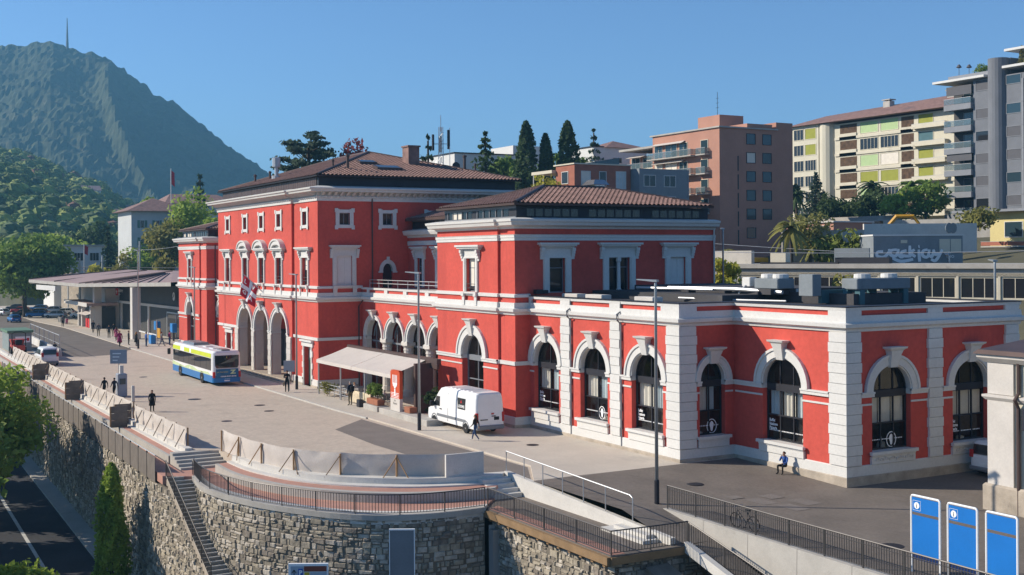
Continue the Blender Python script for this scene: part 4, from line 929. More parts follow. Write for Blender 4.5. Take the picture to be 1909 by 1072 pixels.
# ================================================================ barriers, lamps, signs, terrace
random.seed(33)
mat('board',(.20,.16,.125),.85,.25,1.2)
def tarp_run(name,label,P,h=1.3,seg=2.3,front=True):
    P=[Vector(p) for p in P]; T=thing(name,label,'barrier',tuple(P[0])); n=max(1,int(round(plen(P)/seg))); Q=resample(P,n+1)
    for i in range(n):
        a,b=Q[i],Q[i+1]; d=(b-a); nr=Vector((d.y,-d.x,0)).normalized(); m=MB(); nx,nz=12,7; vs=[]; sd=random.random()*50
        for j in range(nz+1):
            for k in range(nx+1):
                s=k/nx; t=j/nz; w_=.07*noise.noise(Vector((s*2.2+sd,t*2.0,1)))+.04*noise.noise(Vector((s*6+sd,t*3,4)))
                sag=-.06*sin(PI*s)*t*random.uniform(.9,1.1)
                p=a+d*s+nr*(w_+.05*sin(PI*s)*sin(PI*t))+Vector((0,0,t*h+sag*t)); vs.append(p)
        m.add(vs,[(j*(nx+1)+k,j*(nx+1)+k+1,(j+1)*(nx+1)+k+1,(j+1)*(nx+1)+k) for j in range(nz) for k in range(nx)])
        m.build('tarpaulin','tarp',T,smooth=True)
    for i,q in enumerate(Q):
        d=(Q[min(i+1,n)]-Q[max(i-1,0)]); nr=Vector((d.y,-d.x,0)).normalized(); dt=d.normalized()
        off=.09 if front else -.12; m=MB(); m.bar(q+nr*off,q+nr*off+Vector((0,0,h-.05)),.08,.08); o=m.build('timber_post','wood',T)
        if 0<i<n or not front:
            for s_ in ((-1,1) if front and i%2 else (-1,)): m=MB(); m.bar(q+nr*.1+Vector((0,0,h*.9)),q+nr*.5+dt*(.75*s_)+Vector((0,0,.0)),.045,.045); m.build('brace','wood' if front else 'board',o)
    return T
tarp_run('tarpaulin_barrier','white tarpaulin barrier on timber posts curving round the plaza edge',catmull([(-74.6,20.95,-.08),(-69.2,21.3,-.08),(-64.6,22.6,-.08),(-61.0,25.5,-.08),(-59.0,29.4,-.08)],8),1.32,3.0)
for a,b,l in ((-91.,-77.0,'white tarpaulin barrier between the plaza steps and the two brown boards'),(-110.8,-93.,'white tarpaulin barrier beside the bus stop post on the plaza edge'),(-131.,-112.8,'white tarpaulin barrier below the small white van'),(-160,-133,'farthest white tarpaulin barrier, beyond the small white van')):
    tarp_run('tarpaulin_barrier',l,[(a,18.85 if a<-95 else 19.0,-.08),(b,18.85 if b<-95 else 19.25,-.08)],1.32,3.0,False)
for x,l in ((-92.0,'pair of brown site boards nearest the plaza steps'),(-111.8,'pair of brown site boards beside the bus stop post'),(-131.9,'pair of brown site boards beside the small white van')):
    T=thing('site_boards',l,'boards',(x,18.4,-.3))
    for dx,dy in ((0,0),(1.2,-.55)):
        for i in range(3): m=MB(); m.box(x-.04+dx,x+.04+dx,17.75+dy,19.0+dy,-.35+i*.52,.15+i*.52); m.build('board','board',T)
        m=MB(); m.bar((x+.07+dx,17.8+dy,-.35),(x+.07+dx,17.8+dy,1.2),.08,.08); m.build('post','wood',T)
o=MB().box(-58.75,-58.6,28.6,30.9,-.1,1.25).build('concrete_screen','concrete_light'); tag(recenter(o,(-58.7,29.7,-.1)),'pale upright panel at the right end of the tarpaulin barrier','panel')
# lamps
mat('lamp_grey',(.40,.42,.43),.4,.05,2,metal=.5)
def lamp(loc,h,label,arm=(-1.1,0)):
    T=thing('street_lamp',label,'street lamp',loc,'tall street lamps'); x,y,z=loc
    m=MB(); m.lathe(loc,[(.13,0),(.13,1.15),(.12,1.2)],10); m.build('base_sleeve','metal_dark',T)
    m=MB(); m.lathe((x,y,z+1.2),[(.095,0),(.07,h-1.4),(.06,h-1.2)],10); m.build('pole','lamp_grey',T,smooth=True)
    a=Vector((arm[0],arm[1],0)); n=Vector((-a.y,a.x,0)).normalized()*.14; p=Vector((x,y,z+h)); m=MB()
    m.hexa([p-a*.12-n-Vector((0,0,.08)),p-a*.12+n-Vector((0,0,.08)),p+a+n*.7+Vector((0,0,.02)),p+a-n*.7+Vector((0,0,.02)),p-a*.12-n+Vector((0,0,.03)),p-a*.12+n+Vector((0,0,.03)),p+a+n*.7+Vector((0,0,.07)),p+a-n*.7+Vector((0,0,.07))]); m.build('lamp_head','lamp_grey',T)
    return T
lamp((-48.35,35.1,-.28),11.0,'tall grey street lamp in the yard beside the white corner pilaster',(-.9,-.45))
lamp((-75.65,34.9,0),10.85,'tall grey street lamp on the pavement beside the white delivery van',(-1.0,-.5))
lamp((-104.8,36.2,0),10.4,'slim grey street lamp in front of the portico near the bus',(-.9,-.3)); lamp((-135.8,35.0,0),10.9,'slim grey street lamp in front of the left pavilion',(-.8,-.3))
lamp((-163.1,34.6,0),13.0,'tall grey street lamp among the waiting people by the canopy',(-.8,-.3))
# plain sign boards
def board_sign(name,label,loc,pole,w_,h_,mt,yawdeg=60):
    T=thing(name,label,'sign',loc); x,y,z=loc; m=MB(); m.tube([loc,(x,y,z+pole)],.04,6); m.build('pole','steel',T)
    c,s=cos(rad(yawdeg)),sin(rad(yawdeg)); m=MB(); a=Vector((-s,c,0))*w_/2; n=Vector((c,s,0))*.03; p=Vector((x,y,z+pole))+n*1.6
    m.hexa([p-a-n-Vector((0,0,h_)),p+a-n-Vector((0,0,h_)),p+a+n-Vector((0,0,h_)),p-a+n-Vector((0,0,h_)),p-a-n,p+a-n,p+a+n,p-a+n]); o=m.build('board',mt,T); return T,o,p,a,n,h_
mat('sign_grey',(.34,.36,.40),.5,.05,2); mat('sign_blue',(.03,.22,.55),.45,.04,2)
T,o,p,a,n,h_=board_sign('bus_stop_sign','grey bus stop board on a pole behind the tarpaulin barrier',(-111.3,21.9,-.1),3.9,1.5,1.25,'sign_grey',-30)
m=MB(); 
for i in range(3):
    q=p+n*1.3; z=-.3-i*.3; m.hexa([q-a*.7+Vector((0,0,z-.1)),q+a*(.3-.2*i)+Vector((0,0,z-.1)),q+a*(.3-.2*i)+n*.2+Vector((0,0,z-.1)),q-a*.7+n*.2+Vector((0,0,z-.1)),q-a*.7+Vector((0,0,z)),q+a*(.3-.2*i)+Vector((0,0,z)),q+a*(.3-.2*i)+n*.2+Vector((0,0,z)),q-a*.7+n*.2+Vector((0,0,z))])
m.build('line_print','letter_white',o)
board_sign('pavement_sign','dark square sign board on a thin pole beside the person by the bus',(-104.2,35.3,0),2.7,1.0,1.0,'sign_grey',-20)
T=thing('ticket_machine','grey ticket machine with a raised screen behind the tarpaulin barrier','ticket machine',(-108.7,21.6,-.1))
m=MB(); m.bbox(-109.2,-108.2,21.2,22.0,-.1,1.9,.05); m.build('cabinet','sign_grey',T); m=MB(); m.box(-108.19,-108.16,21.35,21.85,1.0,1.5); m.build('screen','glass_blue',T); m=MB(); m.box(-108.9,-108.5,21.45,21.75,1.9,2.6); m.build('antenna_box','concrete_light',T)
tag(recenter(MB().bbox(-104.2,-103.95,21.5,21.75,-.1,1.25,.03).build('bollard','concrete_light'),(-104.1,21.6,-.1)),'white square bollard behind the tarpaulin barrier','bollard')
# blue information panels
mat('panel_blue',(.012,.165,.52),.35,.06,1.0,spec=.5); mat('panel_navy',(.01,.03,.12),.4,.05,1)
for k,(x0,x1,lab) in enumerate(((-33.23,-31.85,'leftmost blue information panel with white i sign'),(-31.47,-30.14,'middle blue information panel with white i sign'),(-29.74,-28.42,'rightmost blue information panel, its sign missing'))):
    F=FY(36.2); T=thing('information_panel',lab,'information panel',((x0+x1)/2,36.2,-.3),'blue information panels')
    m=MB(); r=.1; pts=[]
    for cx_,cz_,t0 in ((x1-r,2.65-r,0),(x0+r,2.65-r,PI/2)): pts+=[(cx_+r*cos(t0+i*PI/10),cz_+r*sin(t0+i*PI/10)) for i in range(6)]
    P=[F(x1,0,-.4)]+[F(u,0,z) for u,z in pts]+[F(x0,0,-.4)]
    m.tube(P,.045,6); m.build('frame','letter_white',T)
    m=MB(); m.fbox(F,x0+.05,x1-.05,-.02,.02,2.02,2.58); o=m.build('header_board','panel_blue',T)
    m=MB(); m.fbox(F,x0+.05,x1-.05,-.02,.02,.42,1.9); m.build('board','panel_blue',T)
    m=MB(); m.fbox(F,x0+.05,x1-.05,-.019,.019,.2,.42); m.build('footer_board','panel_navy',T)
    if k<2:
        m=MB(); vs=[F(x0+.28+.13*cos(t),.024,2.28+.13*sin(t)) for t in [2*PI*i/20 for i in range(20)]]; m.add(vs,[tuple(range(20))]); m.fbox(F,x0+.10,x0+.46,.02,.0215,2.1,2.46,1)
        text(m,'i',F,x0+.28,2.19,.18,.027,2,'CENTER',bold=.004)
        for e in ((x0+.09,x0+.10,2.09,2.47),(x0+.46,x0+.47,2.09,2.47),(x0+.09,x0+.47,2.46,2.47),(x0+.09,x0+.47,2.09,2.10)): m.fbox(F,e[0],e[1],.02,.023,e[2],e[3],0)
        m.build('information_mark',['letter_white','panel_blue','letter_black'],o)
# sign and grey board at the bottom edge
mat('sign_brown',(.22,.06,.04),.5,.05,2); mat('sign_yellow',(.62,.47,.05),.5,.05,2); mat('sign_pale',(.38,.44,.5),.5,.05,2)
T=thing('direction_sign','parking direction sign with arrow at the bottom edge of the picture','sign',(-38.3,13.5,-2))
A=Vector((-38.53,13.04,0)); B=Vector((-37.95,14.12,0)); dS=(B-A).normalized(); nS=Vector((dS.y,-dS.x,0)); SW=(B-A).length
FS_=lambda u,d,z:tuple(A+dS*u+nS*d+Vector((0,0,z)))
m=MB(); m.fbox(FS_,-.06,SW+.03,-.1,0,.6,1.82); m.build('case','letter_white',T)
for nme,u0,u1,z0,z1,mt in (('arrow_field',.02,.45,.7,1.74,'sign_pale'),('brown_band',.46,SW-.02,1.56,1.74,'sign_brown'),('pale_band',.66,SW-.02,1.36,1.54,'sign_pale'),('yellow_field',.47,.64,1.34,1.54,'sign_yellow'),('lower_band',.66,SW-.02,1.16,1.34,'sign_yellow')):
    m=MB(); m.fbox(FS_,u0,u1,.002,.008,z0,z1); m.build(nme,mt,T)
m=MB(); m.fbox(FS_,.27,.42,.009,.012,1.42,1.66,0); text(m,'P',FS_,.345,1.46,.15,.015,1,'CENTER',bold=.01); m.bar(FS_(.13,.012,1.32),FS_(.13,.012,1.6),.02,.02,2); m.bar(FS_(.13,.012,1.62),FS_(.06,.012,1.52),.02,.02,2); m.bar(FS_(.13,.012,1.62),FS_(.20,.012,1.52),.02,.02,2)
m.build('symbols',['letter_blue','letter_white','letter_black'],T)
for u in (.1,SW-.1): m=MB(); m.tube([FS_(u,-.05,-9),FS_(u,-.05,.6)],.04,6); m.build('post','steel',T)
A2=Vector((-42.5,18.35,0)); B2=Vector((-42.05,19.15,0)); d2=(B2-A2).normalized(); n2=Vector((d2.y,-d2.x,0)); F2=lambda u,d,z:tuple(A2+d2*u+n2*d+Vector((0,0,z)))
T=thing('grey_panel','tall grey sheet-metal sign back with white rim before the stone wall','sign',(-42.3,18.7,-9)); W2=(B2-A2).length
m=MB(); m.fbox(F2,0,W2,0,.06,-1.5,1.55); m.build('panel','grey_frame',T); m=MB(); m.fbox(F2,-.03,0,0,.09,-1.5,1.6); m.fbox(F2,W2,W2+.03,0,.09,-1.5,1.6); m.fbox(F2,0,W2,0,.09,1.55,1.6); m.build('rim','letter_white',T); m=MB(); m.tube([F2(W2/2,-.05,-10),F2(W2/2,-.05,1)],.05,6); m.build('post','steel',T)
# ---------------------------------------------------------------- restaurant terrace
mat('awning',(.56,.51,.46),.85,.06,1,stain=((.42,.38,.34),.5,.6)); mat('terracotta',(.36,.15,.08),.8,.15,2); mat('totem_red',(.55,.075,.02),.5,.08,2); mat('banner',(.62,.52,.36),.7,.3,2.5,stain=((.5,.25,.08),1.6,.55)); mat('chair_grey',(.28,.29,.30),.5,.1,2,metal=.4)
AW=thing('awning_pavilion','large pale awning on posts over the cafe terrace','awning',(-93,38,0))
x0,x1,yf,yb,zf,zb=-100.6,-84.2,36.55,39.7,3.02,3.95
for k in range(2):
    a=x0+(x1-x0)*k/2+.03; c=x0+(x1-x0)*(k+1)/2-.03; m=MB(); n=8; vs=[]
    for j in range(n+1):
        t=j/n; 
        for s in (0,.25,.5,.75,1): vs.append((a+(c-a)*s-.55*t,yf+(yb-yf)*t,zf+(zb-zf)*t-.05*sin(PI*t)-.02*sin(PI*s)))
    m.add(vs,[(j*5+i,j*5+i+1,j*5+6+i,j*5+5+i) for j in range(n) for i in range(4)]); o=m.build('canopy','awning',AW,smooth=True)
    m=MB(); m.quad((a,yf,zf),(c,yf,zf),(c,yf-.02,zf-.28),(a,yf-.02,zf-.28)); m.build('valance','awning',o)
m=MB(); m.box(x0-.6,x1+1.5,yb-.05,yb+.3,3.75,4.15); m.build('cassette','metal_brown',AW)
for i in range(4): x=x0+.15+i*(x1-x0-.5)/3; m=MB(); m.box(x-.05,x+.05,yf+.1,yf+.2,0,zf-.03); m.build('post','steel',AW)
m=MB(); m.box(x1+.2,x1+.5,38.3,39.8,0,3.8); m.box(x1+.2,x1+1.6,39.6,39.8,3.4,3.75); m.build('side_screen','metal_brown',AW)
m=MB(); m.add([(x1-.2,39.8,3.7),(XP0+.0,40.6,3.1),(XP0,42.3,3.1),(x1-1,42.3,3.7)],[(0,1,2,3)]); m.build('side_roof','terracotta',AW)
TR=thing('terrace_railing','thin metal railing with climbing plants round the cafe terrace','railing',(-97,36.7,0))
m=MB()
for z in (.4,.7,1.0): m.tube([(-100.4,36.75,z),(-93.2,36.75,z)],.02,5)
m.build('rails','steel',TR)
for i in range(7): m=MB(); m.tube([(-100.4+i*1.2,36.75,0),(-100.4+i*1.2,36.75,1.02)],.022,5); m.build('post','steel',TR)
tag(recenter(MB().box(-93,-88.6,36.65,36.7,.12,1.08).build('banner','banner'),(-91,36.7,.1)),'printed cream banner on the terrace railing beneath the awning','banner')
T=thing('fork_totem','red upright restaurant totem with a white fork, on a low wall','totem',(-83.2,36.5,.35)); F=FY(36.4)
m=MB(); m.fbox(F,-84.05,-82.35,-.25,.0,1.35,3.35); m.fbox(F,-83.9,-82.5,-.25,.0,3.35,3.45); m.build('upper_body','totem_red',T); m=MB(); m.fbox(F,-84.05,-82.35,-.25,.0,.35,1.35); m.build('lower_body','cream_white',T)
m=MB()
for i in range(4): m.fbox(F,-83.62+i*.24,-83.52+i*.24,.0,.02,2.5,3.1)
m.arch(F,-83.2,2.5,.26,-.42,.16,.0,.02,12); m.fbox(F,-83.3,-83.1,0,.02,1.55,2.05); m.fbox(F,-83.55,-82.85,.0,.018,2.25,2.5)
for i in range(4): m.fbox(F,-83.9,-82.5,.0,.012,1.4+i*.11,1.44+i*.11)
m.build('fork','letter_white',T)
m=MB(); text(m,'Bar',F,-83.2,1.12,.14,.01,0,'CENTER'); text(m,'Pizzeria',F,-83.2,.9,.16,.01,0,'CENTER'); text(m,'Ristorante',F,-83.2,1.2,.0001,.01,0,'CENTER'); m.build('lettering','letter_black',T)
for a,c,y0,y1,z,l in ((-85.6,-77.0,36.1,37.4,.42,'long low stone wall under the red totem'),(-89.0,-86.2,36.2,37.2,.4,'short low stone wall with the terracotta planter'),):
    m=MB(); m.bbox(a,c,y0,y1,-.05,z,.03); tag(recenter(m.build('low_wall','concrete'),((a+c)/2,y0,0)),l,'wall')
tag(recenter(MB().bbox(-90.2,-89.6,36.1,36.5,0,.6,.03).build('bin','metal_dark'),(-89.9,36.3,0)),'small dark bin at the foot of the terrace','bin')
def cafe_set(x,y,k):
    T=thing('cafe_table','small round cafe table %s'%k,'table',(x,y,.05)); m=MB(); m.lathe((x,y,.05),[(.25,0),(.03,.05),(.03,.68)],8); m.build('leg','chair_grey',T); m=MB(); m.lathe((x,y,.73),[(.4,0),(.4,.03)],12); m.build('table_top','concrete_light',T)
def cafe_chair(x,y,rz,lab):
    T=thing('cafe_chair',lab,'chair',(x,y,.05),'chairs on the cafe terrace'); T.rotation_euler=(0,0,rz)
    m=MB(); m.box(-.22,.22,-.22,.22,.43,.46); m.build('seat','chair_grey',T,local=True); m=MB(); m.box(-.22,.22,.2,.23,.5,.85); m.build('backrest','chair_grey',T,local=True)
    for a in (-.2,.2):
        for b in (-.2,.2): m=MB(); m.tube([(a,b,0),(a,b,.44 if b<0 else .85)],.015,5); m.build('leg','chair_grey',T,local=True)
for i,(x,y) in enumerate(((-98.5,38.2),(-95.8,38.4),(-93,38.2),(-90.3,38.3),(-87.6,38.2))):
    cafe_set(x,y,('nearest the red corner','under the left awning, second from the corner','at the middle of the awning','behind the cream banner','beside the terracotta planter')[i])
    for s_ in (-1,1): cafe_chair(x+s_*.65,y,s_*-PI/2,'grey metal cafe chair on the shaded terrace under the awning')
# ================================================================ vehicles
mat('paint_white',(.80,.80,.79),.28,.03,1.5,spec=.5); mat('paint_silver',(.50,.51,.53),.3,.04,2,metal=.5); mat('paint_dark',(.03,.035,.045),.3,.05,2,spec=.5); mat('paint_blue',(.02,.13,.36),.3,.05,2,spec=.5); mat('paint_red',(.40,.02,.02),.3,.05,2,spec=.5); mat('paint_grey',(.16,.165,.17),.3,.05,2,spec=.5)
mat('bus_blue',(.012,.16,.42),.35,.05,1,spec=.5); mat('bus_lime',(.60,.68,.04),.4,.05,1); mat('bus_pale',(.55,.66,.36),.4,.1,1); mat('bus_ad',(.03,.14,.27),.4,.25,2.5); mat('lamp_red',(.45,.02,.02),.3,.05,3); mat('lamp_clear',(.7,.7,.68),.2,.05,3); mat('seat_blue',(.05,.09,.18),.8,.2,2)
def ring(x0,x1,hw,r,z,n=4):
    out=[]
    for cx_,cy_,t0 in ((x1-r,hw-r,0),(x0+r,hw-r,PI/2),(x0+r,-hw+r,PI),(x1-r,-hw+r,1.5*PI)): out+=[(cx_+r*cos(t0+i*PI/2/n),cy_+r*sin(t0+i*PI/2/n),z) for i in range(n+1)]
    return out
def loft(m,rings,mi=0,cap=True):
    k=len(rings[0]); vs=[p for r in rings for p in r]; fs=[(i*k+j,i*k+(j+1)%k,(i+1)*k+(j+1)%k,(i+1)*k+j) for i in range(len(rings)-1) for j in range(k)]
    if cap: fs+=[tuple(range(k-1,-1,-1)),tuple(range((len(rings)-1)*k,len(rings)*k))]
    m.add(vs,fs,mi)
def wheels(T,xs,hw,r,w_=.22):
    proto=None
    for x in xs:
        for s_ in (-1,1):
            if proto is None:
                m=MB(); m.lathe((0,0,0),[(r*.62,-w_/2),(r*.96,-w_/2),(r,-w_*.35),(r,w_*.35),(r*.96,w_/2),(r*.62,w_/2)],20,axis='y'); proto=m.build('wheel','rubber',T,local=True); m=MB(); m.lathe((0,0,0),[(.04,-w_*.52),(r*.2,-w_*.5),(r*.6,-w_*.42),(r*.62,-w_*.3),(r*.62,w_*.3),(r*.6,w_*.42),(r*.2,w_*.5),(.04,w_*.52)],16,axis='y'); rim=m.build('rim','chrome',proto,local=True); o=proto
            else: o=inst(proto,'wheel',T); inst(rim,'rim',o)
            o.location=(x,s_*(hw-w_/2+.035),r)
def place(T,loc,rz): T.location=loc; T.rotation_euler=(0,0,rz); return T
def P_(T,n,mt,f,smooth=False):
    m=MB(); f(m); return m.build(n,mt,T,local=True,smooth=smooth)
# local frame: nose towards -x, left-hand side (towards the camera) = -y
FL_=lambda hw:(lambda u,d,z:(u,-hw-d,z)); FRr=lambda hw:(lambda u,d,z:(u,hw+d,z)); FB=lambda x:(lambda u,d,z:(x+d,u,z))
# ---- city bus
B=thing('city_bus','blue, lime and white city bus standing at the kerb, seen from behind','bus'); L2,hw=6.55,1.36
P_(B,'lower_body','bus_blue',lambda m:loft(m,[ring(-L2,L2,hw,.3,.32),ring(-L2,L2,hw,.3,.95)]))
P_(B,'middle_body','paint_white',lambda m:loft(m,[ring(-L2+.01,L2-.01,hw-.004,.3,.951),ring(-L2+.01,L2-.01,hw-.004,.3,1.36)]))
P_(B,'upper_body','paint_white',lambda m:loft(m,[ring(-L2+.02,L2-.02,hw-.008,.3,1.361),ring(-L2+.08,L2-.05,hw-.02,.3,2.6),ring(-L2+.1,L2-.08,hw-.04,.3,3.0),ring(-L2+.25,L2-.2,hw-.2,.3,3.17)]))
for F in (FL_(hw),FRr(hw)):
    g=P_(B,'side_glazing','car_glass',lambda m:m.quad(F(-L2+.45,.012,1.4),F(L2-.5,.012,1.4),F(L2-.5,.004,2.5),F(-L2+.45,.004,2.5)))
    for i in range(1,7): P_(g,'glazing_bar','black',lambda m:m.quad(F(-L2+.4+i*1.8,.016,1.4),F(-L2+.46+i*1.8,.016,1.4),F(-L2+.46+i*1.8,.008,2.5),F(-L2+.4+i*1.8,.008,2.5)))
    for i,(a,c,mt) in enumerate(((-6.2,-3.6,'bus_lime'),(-3.6,-2.4,'letter_white'),(-2.4,-.6,'bus_lime'),(-.6,-.1,'letter_white'),(-.1,6.0,'bus_lime'))): P_(B,'roof_advert',mt,lambda m:m.quad(F(a,.0,2.55),F(c,.0,2.55),F(c,-.012,2.93),F(a,-.012,2.93)))
    P_(B,'side_advert','bus_pale',lambda m:m.add([F(-6.3,.008,.97),F(6.0,.008,.97),F(5.2,.008,1.2),F(2,.008,1.1),F(.5,.008,1.32),F(-1,.008,1.32),F(-2.2,.008,1.08),F(-6.3,.008,1.34)],[tuple(range(8))]))
    q=MB(); text(q,'tpl',F if F is not None else F,-.6,1.02,.22,.012,0,bold=.01); q.build('logo','letter_white',B,local=True)
F=FB(L2)
P_(B,'rear_window','car_glass',lambda m:m.add([F(-1.0,.012,1.62),F(1.0,.012,1.62),F(1.13,-.02,1.85),F(1.15,-.05,2.78),F(-1.15,-.05,2.78),F(-1.13,-.02,1.85)],[tuple(range(6))]))
P_(B,'destination_display','black',lambda m:m.fbox(FB(L2),-.3,.22,-.04,-.01,2.5,2.75)); q=MB(); text(q,'1',FB(L2),-.08,2.53,.16,.0,0,bold=.01); q.build('route_number','letter_yellow',B,local=True)
P_(B,'rear_advert','bus_ad',lambda m:m.fbox(FB(L2),-1.05,1.08,.0,.02,.72,1.55))
q=MB(); text(q,'per il tuo tempo',FB(L2),-.95,1.22,.14,.026,0,sx=.8); text(q,'Z',FB(L2),.35,1.1,.34,.026,1,bold=.03,sx=1.4); text(q,'CORNER SPORT CENTER',FB(L2),-.62,.82,.1,.026,2,bold=.006,sx=.95); text(q,'www.tplsa.ch',FB(L2),-.25,.6,.07,.012,2); q.build('rear_lettering',['letter_yellow','bus_pale','letter_white'],B,local=True)
for s_ in (-1,1):
    P_(B,'tail_lamp','lamp_red',lambda m:m.bbox(L2-.2,L2+.02,s_*1.21-.11,s_*1.21+.11,.75,1.3,.03)); P_(B,'headlamp','lamp_clear',lambda m:m.bbox(-L2-.02,-L2+.2,s_*1.05-.16,s_*1.05+.16,.7,.95,.03))
P_(B,'windscreen','car_glass',lambda m:m.quad((-L2-.005,-1.15,1.1),(-L2-.005,1.15,1.1),(-L2+.07,1.12,2.5),(-L2+.07,-1.12,2.5)))
P_(B,'mirror','black',lambda m:m.bbox(-L2-.35,-L2-.12,-1.75,-1.45,1.9,2.5,.04)); P_(B,'mirror_arm','black',lambda m:m.tube([(-L2-.2,-1.55,2.5),(-L2+.1,-1.2,2.8)],.03,5))
P_(B,'roof_unit','paint_grey',lambda m:(m.hexa([(-4.8,-.85,3.1),(-.8,-.85,3.1),(-.8,.85,3.1),(-4.8,.85,3.1),(-4.4,-.7,3.42),(-1.2,-.7,3.42),(-1.2,.7,3.42),(-4.4,.7,3.42)]),m.box(4.9,6.2,-.4,.4,3.1,3.3)))
P_(B,'roof_hatch','lamp_clear',lambda m:(m.bbox(.6,1.6,-.4,.4,3.1,3.24,.04),m.bbox(2.8,4.0,-.5,.5,3.1,3.24,.04)))
P_(B,'number_plate','letter_white',lambda m:m.fbox(FB(L2),-.26,.26,.0,.015,.42,.52))
P_(B,'wheel_arch','black',lambda m:[m.arch(FL_(hw),x,.5,.56,.56,.05,-.01,.012,14) for x in (-3.6,3.35)]); wheels(B,(-3.6,3.35),hw,.5,.3)
place(B,(-120.1,31.95,-.1),0); B.scale=(1.2,1.0,1.03)
# ---- white delivery van
V=thing('delivery_van','white high-roof delivery van with black square logo, parked by the arched door','van'); L2,hw=3.75,1.07
P_(V,'body','paint_white',lambda m:loft(m,[ring(-L2,L2,hw-.03,.15,.38),ring(-L2-.04,L2+.02,hw,.16,.62),ring(-L2+.02,L2+.02,hw,.16,1.12),ring(-L2+.62,L2,hw,.16,1.34),ring(-L2+1.18,L2-.03,hw-.02,.16,1.95),ring(-L2+1.62,L2-.06,hw-.06,.16,2.42),ring(-L2+1.95,L2-.1,hw-.11,.16,2.70),ring(-L2+2.3,L2-.2,hw-.24,.16,2.80)]))
F=FL_(hw)
for F in (FL_(hw),FRr(hw)):
    P_(V,'cab_window','car_glass',lambda m:m.add([F(-2.75,.012,1.42),F(-1.75,.012,1.42),F(-1.75,-.018,2.1),F(-2.3,-.018,2.1)],[(0,1,2,3)]))
    P_(V,'door_seam','grey_frame',lambda m:m.add([F(-.55,.006,.5),F(-.50,.006,.5),F(-.46,.004,1.3),F(-.40,-.06,2.45),F(-.46,-.06,2.45),F(-.52,.004,1.3)],[(0,1,2,5),(5,2,3,4)]))
    P_(V,'rub_strip','grey_frame',lambda m:m.fbox(F,-2.2,2.2,.0,.03,.72,.9)); P_(V,'door_handle','black',lambda m:m.fbox(F,-1.75,-1.45,.0,.04,1.22,1.28))
    o=P_(V,'logo_panel','letter_black',lambda m:m.fbox(F,1.05,2.15,-.04,.012,1.55,2.3)); q=MB()
    if F(0,0,0)[1]<0:
        text(q,'LOOMIS',F,1.6,1.66,.19,.016,0,'CENTER',bold=.008); q.add([F(1.48,.016,1.98),F(1.72,.016,1.98),F(1.6,.016,2.2)],[(0,1,2)],1); q.build('logo',['letter_white','letter_red'],o,local=True)
F=FB(L2)
P_(V,'rear_seam','grey_frame',lambda m:m.quad(F(-.012,.024,.62),F(.012,.024,.62),F(.012,-.09,2.5),F(-.012,-.09,2.5)))
for s_ in (-1,1): P_(V,'tail_lamp','lamp_red',lambda m:m.bbox(L2-.18,L2+.05,s_*.98-.09,s_*.98+.09,.85,1.5,.03))
P_(V,'rear_bumper','grey_frame',lambda m:m.bbox(L2-.4,L2+.14,-1.05,1.05,.36,.66,.06)); P_(V,'number_plate','letter_black',lambda m:m.fbox(F,.28,.66,.02,.035,.98,1.2)); P_(V,'rear_handle','black',lambda m:(m.fbox(F,.1,.4,.02,.045,1.22,1.28),m.fbox(F,-.75,-.2,.02,.04,1.0,1.06))); P_(V,'rear_badge','lamp_red',lambda m:m.fbox(F,.08,.28,.01,.03,1.36,1.46))
P_(V,'windscreen','car_glass',lambda m:m.quad((-L2+.66,-.9,1.38),(-L2+.66,.9,1.38),(-L2+1.5,.84,2.3),(-L2+1.5,-.84,2.3)))
P_(V,'mirror','black',lambda m:m.bbox(-2.75,-2.5,-1.42,-1.1,1.35,1.75,.05)); P_(V,'front_bumper','grey_frame',lambda m:m.bbox(-L2-.08,-L2+.4,-1.03,1.03,.34,.62,.08))
P_(V,'wheel_arch','grey_frame',lambda m:[m.arch(FL_(hw),x,.36,.42,.42,.07,-.02,.02,14) for x in (-2.65,2.25)]); P_(V,'roof_rib','paint_white',lambda m:[m.box(-.8+i*.62,-.5+i*.62,-.7,.7,2.8,2.835) for i in range(6)])
wheels(V,(-2.65,2.25),hw,.35,.22); place(V,(-74.95,38.05,0),0)
